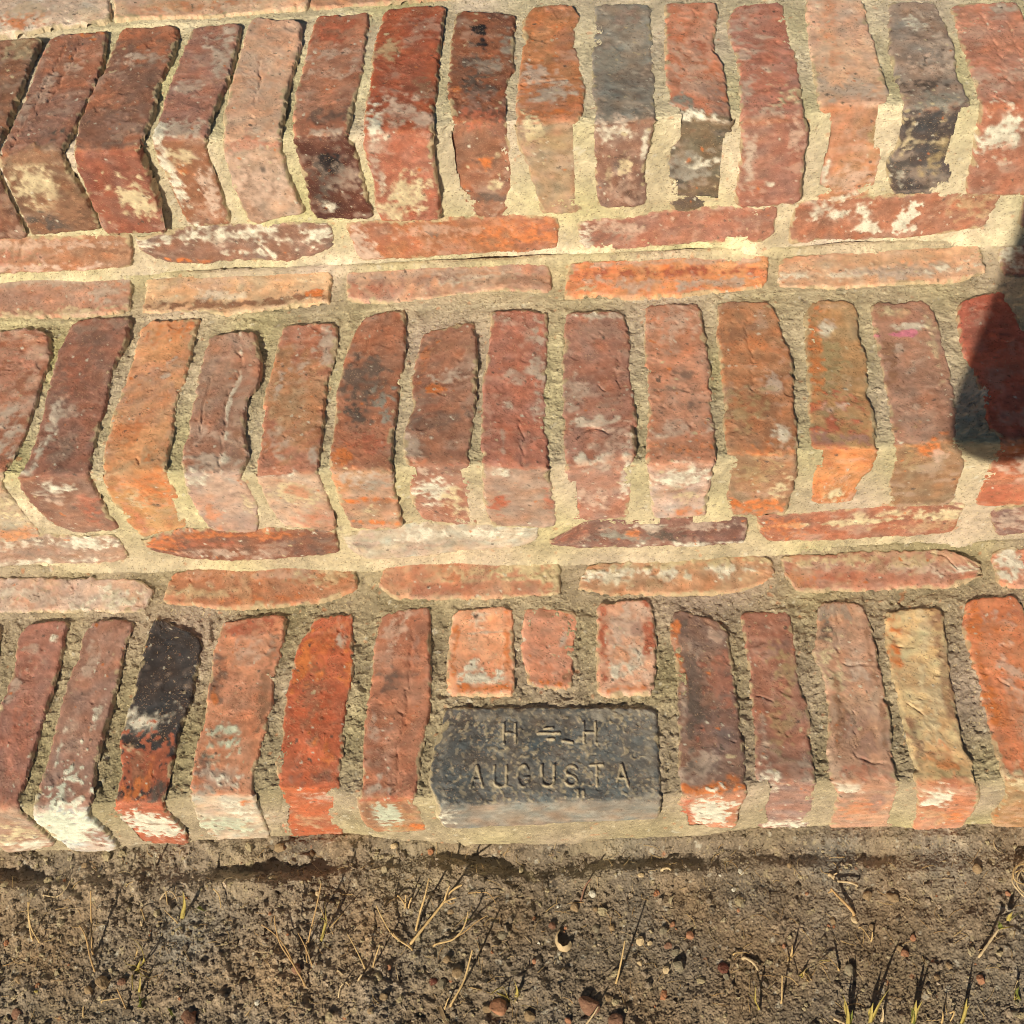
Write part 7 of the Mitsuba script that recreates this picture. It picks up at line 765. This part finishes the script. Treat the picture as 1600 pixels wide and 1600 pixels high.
for i, (name, cat, label, group, parts) in enumerate(PLANTS):
    key = numbered(name)
    labels[key] = {'label': label, 'category': cat}
    if group: labels[key]['group'] = group
    x0, y0, _ = parts[0][4][0]
    z0 = float(soil_z(x0, y0)) * 1000
    seen = {}
    for j, (pn, kind, cn, r, P) in enumerate(parts):
        P = [(x, y, z0 + 1.15 * h) for x, y, h in P]
        if P[0][2] - z0 < 4: P = [(P[0][0] - 1.0, P[0][1] - 1.0, z0 - 5)] + P
        m = tube(P, r * 1.2, r * 0.75) if kind == 'tube' else blade(P, r * 1.15)
        v = np.array(m.vertices)
        tone = np.exp(0.5 * (meshkit.noise(v * 0.35, seed=i * 9 + j) - 0.5) + 0.3 * (meshkit.noise(v * 1.2, seed=i) - 0.5))[:, None]
        n_ = seen.get(pn, 0); seen[pn] = n_ + 1
        pk = key if len(parts) == 1 else key + '__' + (pn if n_ == 0 else '%s_%03d' % (pn, n_))
        m.vertices = v * MM
        scene[pk] = mikit.ply(m, 'mat_straw', smooth=True, color=np.clip(PAL[cn] * tone, .01, .9))

def dead_leaf(x, y, length, width, ang, curl, label, cn):
    n, mth = 18, 9
    u = np.linspace(-1, 1, n); w = np.linspace(-1, 1, mth)
    U, W = np.meshgrid(u, w, indexing='ij')
    half = width * np.sqrt(np.clip(1 - U ** 2, 0.002, 1)) ** 0.9
    R = width * 0.75
    th = W * curl
    Xl = U * length + 0.0 * W; Yl = R * np.sin(th) * half / width; Zl = R * (1 - np.cos(th)) * half / width * 1.1 + 1.2 * U ** 2
    rng = np.random.default_rng(int(abs(x) * 7))
    Zl = Zl + 0.35 * gnoise(U.shape, 1, 4, rng); Xl = Xl + 0.4 * gnoise(U.shape, 1, 3, rng)
    ca, sa = math.cos(ang), math.sin(ang)
    z0 = float(soil_z(x, y)) * 1000
    top = np.stack([x + Xl * ca - Yl * sa, y + Xl * sa + Yl * ca, z0 + 1.0 + Zl], -1)
    V = np.vstack([top.reshape(-1, 3), (top - [0, 0, 0.35]).reshape(-1, 3)])
    q = quads(n, mth)
    F = np.vstack([q[:, [0, 1, 2]], q[:, [0, 2, 3]]]); F = np.vstack([F, F[:, ::-1] + n * mth])
    ring = np.r_[np.arange(mth), np.arange(1, n) * mth + mth - 1, (n - 1) * mth + np.arange(mth - 2, -1, -1), np.arange(n - 2, 0, -1) * mth]
    nx = np.roll(ring, -1); F = np.vstack([F, np.stack([ring, nx, nx + n * mth], 1), np.stack([ring, nx + n * mth, ring + n * mth], 1)])
    key = numbered('dead_leaf')
    tone = np.exp(0.35 * (meshkit.noise(V * 0.5) - 0.5))[:, None]
    scene[key] = mikit.ply(trimesh.Trimesh(V * MM, F, process=False), 'mat_straw', smooth=True, color=np.clip(PAL[cn] * tone, .01, .9))
    labels[key] = {'label': label, 'category': 'dead leaf'}
dead_leaf(-156.4, -157.8, 16, 5.5, math.radians(-63), 0.5, 'long flat grey dead leaf under a straw stalk near the lower edge', 'tan_stone')
def hollow_leaf(x, y, rx, ry, height, turn, label, cn):
    """a dead leaf dried into a half cup that stands on the soil, its hollow turned away from the sun"""
    n, m_ = 30, 9
    ph_ = np.linspace(-1.9, 1.9, n) + turn; u = np.linspace(0, 1, m_)
    A_, U_ = np.meshgrid(ph_, u, indexing='ij')
    hh = height * (0.35 + 0.65 * np.cos((A_ - turn) / 2.3)) * U_
    inward = 1 - 0.25 * U_ ** 2
    z0 = float(soil_z(x, y)) * 1000 - 1.5
    P_ = np.stack([x + rx * np.cos(A_) * inward, y + ry * np.sin(A_) * inward, z0 + hh], -1)
    P_ = P_ + 0.25 * np.sin(A_ * 7 + U_ * 4)[..., None]
    V = np.vstack([P_.reshape(-1, 3), (P_ - np.stack([np.cos(A_), np.sin(A_), 0 * A_], -1) * 0.5).reshape(-1, 3)])
    q = quads(n, m_); F = np.vstack([q[:, [0, 1, 2]], q[:, [0, 2, 3]]]); F = np.vstack([F, F[:, ::-1] + n * m_])
    ring = np.r_[np.arange(m_), np.arange(1, n) * m_ + m_ - 1, (n - 1) * m_ + np.arange(m_ - 2, -1, -1), np.arange(n - 2, 0, -1) * m_]
    nx = np.roll(ring, -1); F = np.vstack([F, np.stack([ring, nx, nx + n * m_], 1), np.stack([ring, nx + n * m_, ring + n * m_], 1)])
    key = numbered('dead_leaf')
    scene[key] = mikit.ply(trimesh.Trimesh(V * MM, F, process=False), 'mat_straw', smooth=True, color=np.clip(PAL[cn] * np.exp(0.3 * (meshkit.noise(V * 0.6) - 0.5))[:, None], .01, .9))
    labels[key] = {'label': label, 'category': 'dead leaf'}
hollow_leaf(-41.7, -94.6, 8.5, 11.5, 10, math.radians(228), 'dead leaf dried to a cream rimmed cup with a black hollow, below the stamped brick', 'straw_pale')
# bits of dead grass and root fibre strewn over the soil
lrng = np.random.default_rng(91)
bits, bcol = [], []
for i in range(900):
    x, y = lrng.uniform(-660, 500), -lrng.uniform(4, 260) ; L = lrng.uniform(4, 17); a = lrng.uniform(0, 6.3)
    z = float(soil_z(x, y)) * 1000 + 0.6
    ex_, ey_ = x + L * math.cos(a), y + L * math.sin(a)
    mid = [(x + ex_) / 2 + lrng.normal(0, L * .12), (y + ey_) / 2 + lrng.normal(0, L * .12), max(z, float(soil_z((x + ex_) / 2, (y + ey_) / 2)) * 1000 + 0.8) + lrng.uniform(0, 1.5)]
    m = tube([(x, y, z), mid, (ex_, ey_, float(soil_z(ex_, ey_)) * 1000 + 0.6 + lrng.uniform(0, 2))], lrng.uniform(.2, .45), .18, 4)
    bits.append(m); bcol.append(np.repeat(PAL[('straw', 'straw_pale', 'straw_brown', 'twig_brown')[lrng.integers(4)]][None] * lrng.uniform(.7, 1.1), len(m.vertices), 0))
lm_ = trimesh.util.concatenate(bits); lm_.vertices = lm_.vertices * MM
scene['grass_litter'] = mikit.ply(lm_, 'mat_straw', smooth=True, color=np.clip(np.vstack(bcol), .01, .9))
labels['grass_litter'] = {'label': 'short bits of dead grass and root fibre strewn over the bare soil', 'category': 'litter', 'kind': 'stuff'}

# ---------------------------------------------------------------- the photographer, crouching just outside the frame; the elbow's shadow falls into it
def sph(c, r, n=20):
    return m3.Manifold.sphere(float(r), n).translate([float(q) for q in c])
def bone(a, b, ra, rb):
    return m3.Manifold.batch_hull([sph(a, ra), sph(b, rb)])
def finish_body(parts, edge=0.012, it=12):
    m = m3.Manifold.batch_boolean(parts, m3.OpType.Add).refine_to_length(edge).to_mesh()
    t = trimesh.Trimesh(m.vert_properties[:, :3], m.tri_verts)
    trimesh.smoothing.filter_taubin(t, iterations=it)
    return t
V3 = lambda *a: np.array(a, float)
PR = np.cross(FWD, UP); PU = UP; PF = FWD
ph = lambda r, u, f: CAM + PR * r + PU * u + PF * f
box = trimesh.creation.box(extents=[0.067, 0.138, 0.0071])
M4 = np.eye(4); M4[:3, 0], M4[:3, 1], M4[:3, 2] = PR, PU, -PF
M4[:3, 3] = ph(0.024, -0.056, -0.008)
hull = m3.Manifold.batch_hull([m3.Manifold.cylinder(0.0071, 0.010, 0.010, 24).translate([sx_ * 0.0235, sy_ * 0.059, -0.00355]) for sx_ in (-1, 1) for sy_ in (-1, 1)])
mm_ = hull.to_mesh(); vv = np.asarray(mm_.vert_properties[:, :3]) @ M4[:3, :3].T + M4[:3, 3]
scene['phone__body'] = mikit.ply(trimesh.Trimesh(vv, mm_.tri_verts, process=False), 'mat_phone')
sc_ = np.array([[-.028, -.05, .0037], [.028, -.05, .0037], [.028, .05, .0037], [-.028, .05, .0037], [-.028, -.05, .0041], [.028, -.05, .0041], [.028, .05, .0041], [-.028, .05, .0041]])
scene['phone__screen'] = mikit.ply(m3.Manifold.batch_hull([m3.Manifold.cube([.056, .1, .0006]).translate([-.028, -.05, .0035])]).transform(M4[:3]), 'mat_phone')
labels['phone'] = {'label': 'dark slim phone held in both hands above the steps', 'category': 'phone'}
SH_L, SH_R = V3(.19, -.68, .93), V3(.54, -.80, .95)
EL_L, EL_R = V3(-.004,-.524,.692), V3(.55, -.56, .74)
WR_L, WR_R = ph(-0.035, -0.135, -0.035), ph(0.095, -0.135, -0.035)
NECK, PELV = V3(.37, -.74, .98), V3(.44, -.97, .43)
HEAD = V3(.345, -.655, 1.16)
HIP_L, HIP_R = V3(.35, -.94, .41), V3(.53, -.98, .41)
KN_L, KN_R = V3(.27, -.58, .36), V3(.66, -.62, .37)
AN_L, AN_R = V3(.25, -.66, -.04), V3(.66, -.78, -.04)
# jacket: one surface from hips to wrists
jk = [bone(PELV + V3(0, .0, .03), (SH_L + SH_R) / 2 - V3(0, 0, .08), .145, .135), bone(HIP_L + V3(0, 0, .05), HIP_R + V3(0, 0, .05), .105, .105), bone(SH_L - V3(-.03, 0, .03), SH_R - V3(.03, 0, .03), .075, .075),
      bone(SH_L + V3(.06, 0, -.06), PELV + V3(-.08, 0, .12), .09, .09), bone(SH_R + V3(-.06, 0, -.06), PELV + V3(.08, 0, .12), .09, .09),
      bone(SH_L, EL_L, .066, 0.05), bone(EL_L, WR_L + (EL_L - WR_L) * .12, 0.05, .036), bone(SH_R, EL_R, .066, .052), bone(EL_R, WR_R + (EL_R - WR_R) * .12, .052, .036), bone(NECK - V3(0, 0, .05), NECK, .075, .06)]
scene['person__jacket'] = mikit.ply(finish_body(jk, .014), 'mat_jacket', smooth=True)
tr_ = [bone(HIP_L, HIP_R, .115, .115)]
for hp, kn, an in ((HIP_L, KN_L, AN_L), (HIP_R, KN_R, AN_R)): tr_ += [bone(hp, kn, .095, .064), bone(kn, an, .062, .045)]
scene['person__trousers'] = mikit.ply(finish_body(tr_, .014), 'mat_trousers', smooth=True)
for s_, an in (('shoe', AN_L), ('shoe_001', AN_R)):
    fz = SOIL + .045
    scene['person__' + s_] = mikit.ply(finish_body([bone(V3(an[0], an[1] - .03, fz), V3(an[0] - .01, an[1] + .10, fz - .005), .044, .042), bone(V3(an[0] - .01, an[1] + .10, fz - .005), V3(an[0] - .012, an[1] + .18, fz - .012), .042, .032), bone(V3(an[0], an[1] - .03, fz), an, .044, .046)], .01), 'mat_shoe', smooth=True)
# head, turned down towards the phone; neck and both hands in one skin surface each
look = (CAM - HEAD); look /= np.linalg.norm(look); side = np.cross(look, V3(0, 0, 1)); side /= np.linalg.norm(side); up_ = np.cross(side, look)
hd = lambda a, b, c: HEAD + side * a + up_ * b + look * c
head = [m3.Manifold.sphere(1.0, 36).scale([.076, .115, .095]).transform(np.c_[side, up_, look, HEAD]), bone(hd(0, -.06, .03), hd(0, -.095, .055), .055, .032), bone(hd(0, -.05, -.02), NECK, .052, .056),
        bone(hd(0, .0, .088), hd(0, -.028, .108), .011, .014), bone(hd(-.03, .022, .08), hd(.03, .022, .08), .016, .016), bone(hd(-.022, -.058, .082), hd(.022, -.058, .082), .012, .012)]
for s_ in (-1, 1): head += [bone(hd(s_ * .078, .015, -.005), hd(s_ * .08, -.028, .0), .014, .010)]
scene['person__head'] = mikit.ply(finish_body(head, .007, 6), 'mat_skin', smooth=True)
hr = m3.Manifold.sphere(1.0, 36).scale([.084, .118, .102]).transform(np.c_[side, up_, look, hd(0, .016, -.012)]) - m3.Manifold.cube([.4, .5, .3], True).transform(np.c_[side, up_, look, hd(0, -.16, .16)]) - m3.Manifold.cube([.4, .3, .4], True).transform(np.c_[side, up_, look, hd(0, -.21, 0)])
scene['person__hair'] = mikit.ply(finish_body([hr], .008, 4), 'mat_hair', smooth=True)
for n_, s_ in (('eye', -1), ('eye_001', 1)): scene['person__' + n_] = mikit.ply(sph(hd(s_ * .031, .0, .0815), .0115, 24), 'mat_eye', smooth=True)
scene['person__mouth'] = mikit.ply(finish_body([bone(hd(-.022, -.056, .0915), hd(.022, -.056, .0915), .0055, .0055)], .004, 3), 'mat_lip', smooth=True)
for n_, wr, s_ in (('hand', WR_L, -1), ('hand_001', WR_R, 1)):
    edge_ = 0.024 + s_ * 0.040                      # just outside the phone's long side
    base = ph(edge_ + s_ * .012, -0.095, -0.014)
    hn = [bone(wr, base, .026, .020), bone(base, ph(edge_ + s_ * .010, -.055, -.012), .020, .015)]
    for k_, (u_, ln) in enumerate(((-.045, .034), (-.064, .038), (-.083, .036), (-.100, .028))):   # fingers curl over the back of the phone
        a_ = ph(edge_ + s_ * .012, u_, -.012); b_ = ph(edge_ + s_ * .004, u_ + .002, .006); c_ = ph(edge_ - s_ * ln * .55, u_ + .004, .0075)
        hn += [bone(a_, b_, .0088, .0082), bone(b_, c_, .0080, .0066)]
    a_ = ph(edge_ + s_ * .010, -.088, -.022); b_ = ph(edge_ - s_ * .008, -.058, -.0225); c_ = ph(edge_ - s_ * .016, -.034, -.0205)
    hn += [bone(a_, b_, .0105, .009), bone(b_, c_, .009, .0075)]
    scene['person__' + n_] = mikit.ply(finish_body(hn, .0035, 6), 'mat_skin', smooth=True)
labels['person'] = {'label': 'person in dark jacket crouching in front of the steps with a phone in both hands', 'category': 'person'}
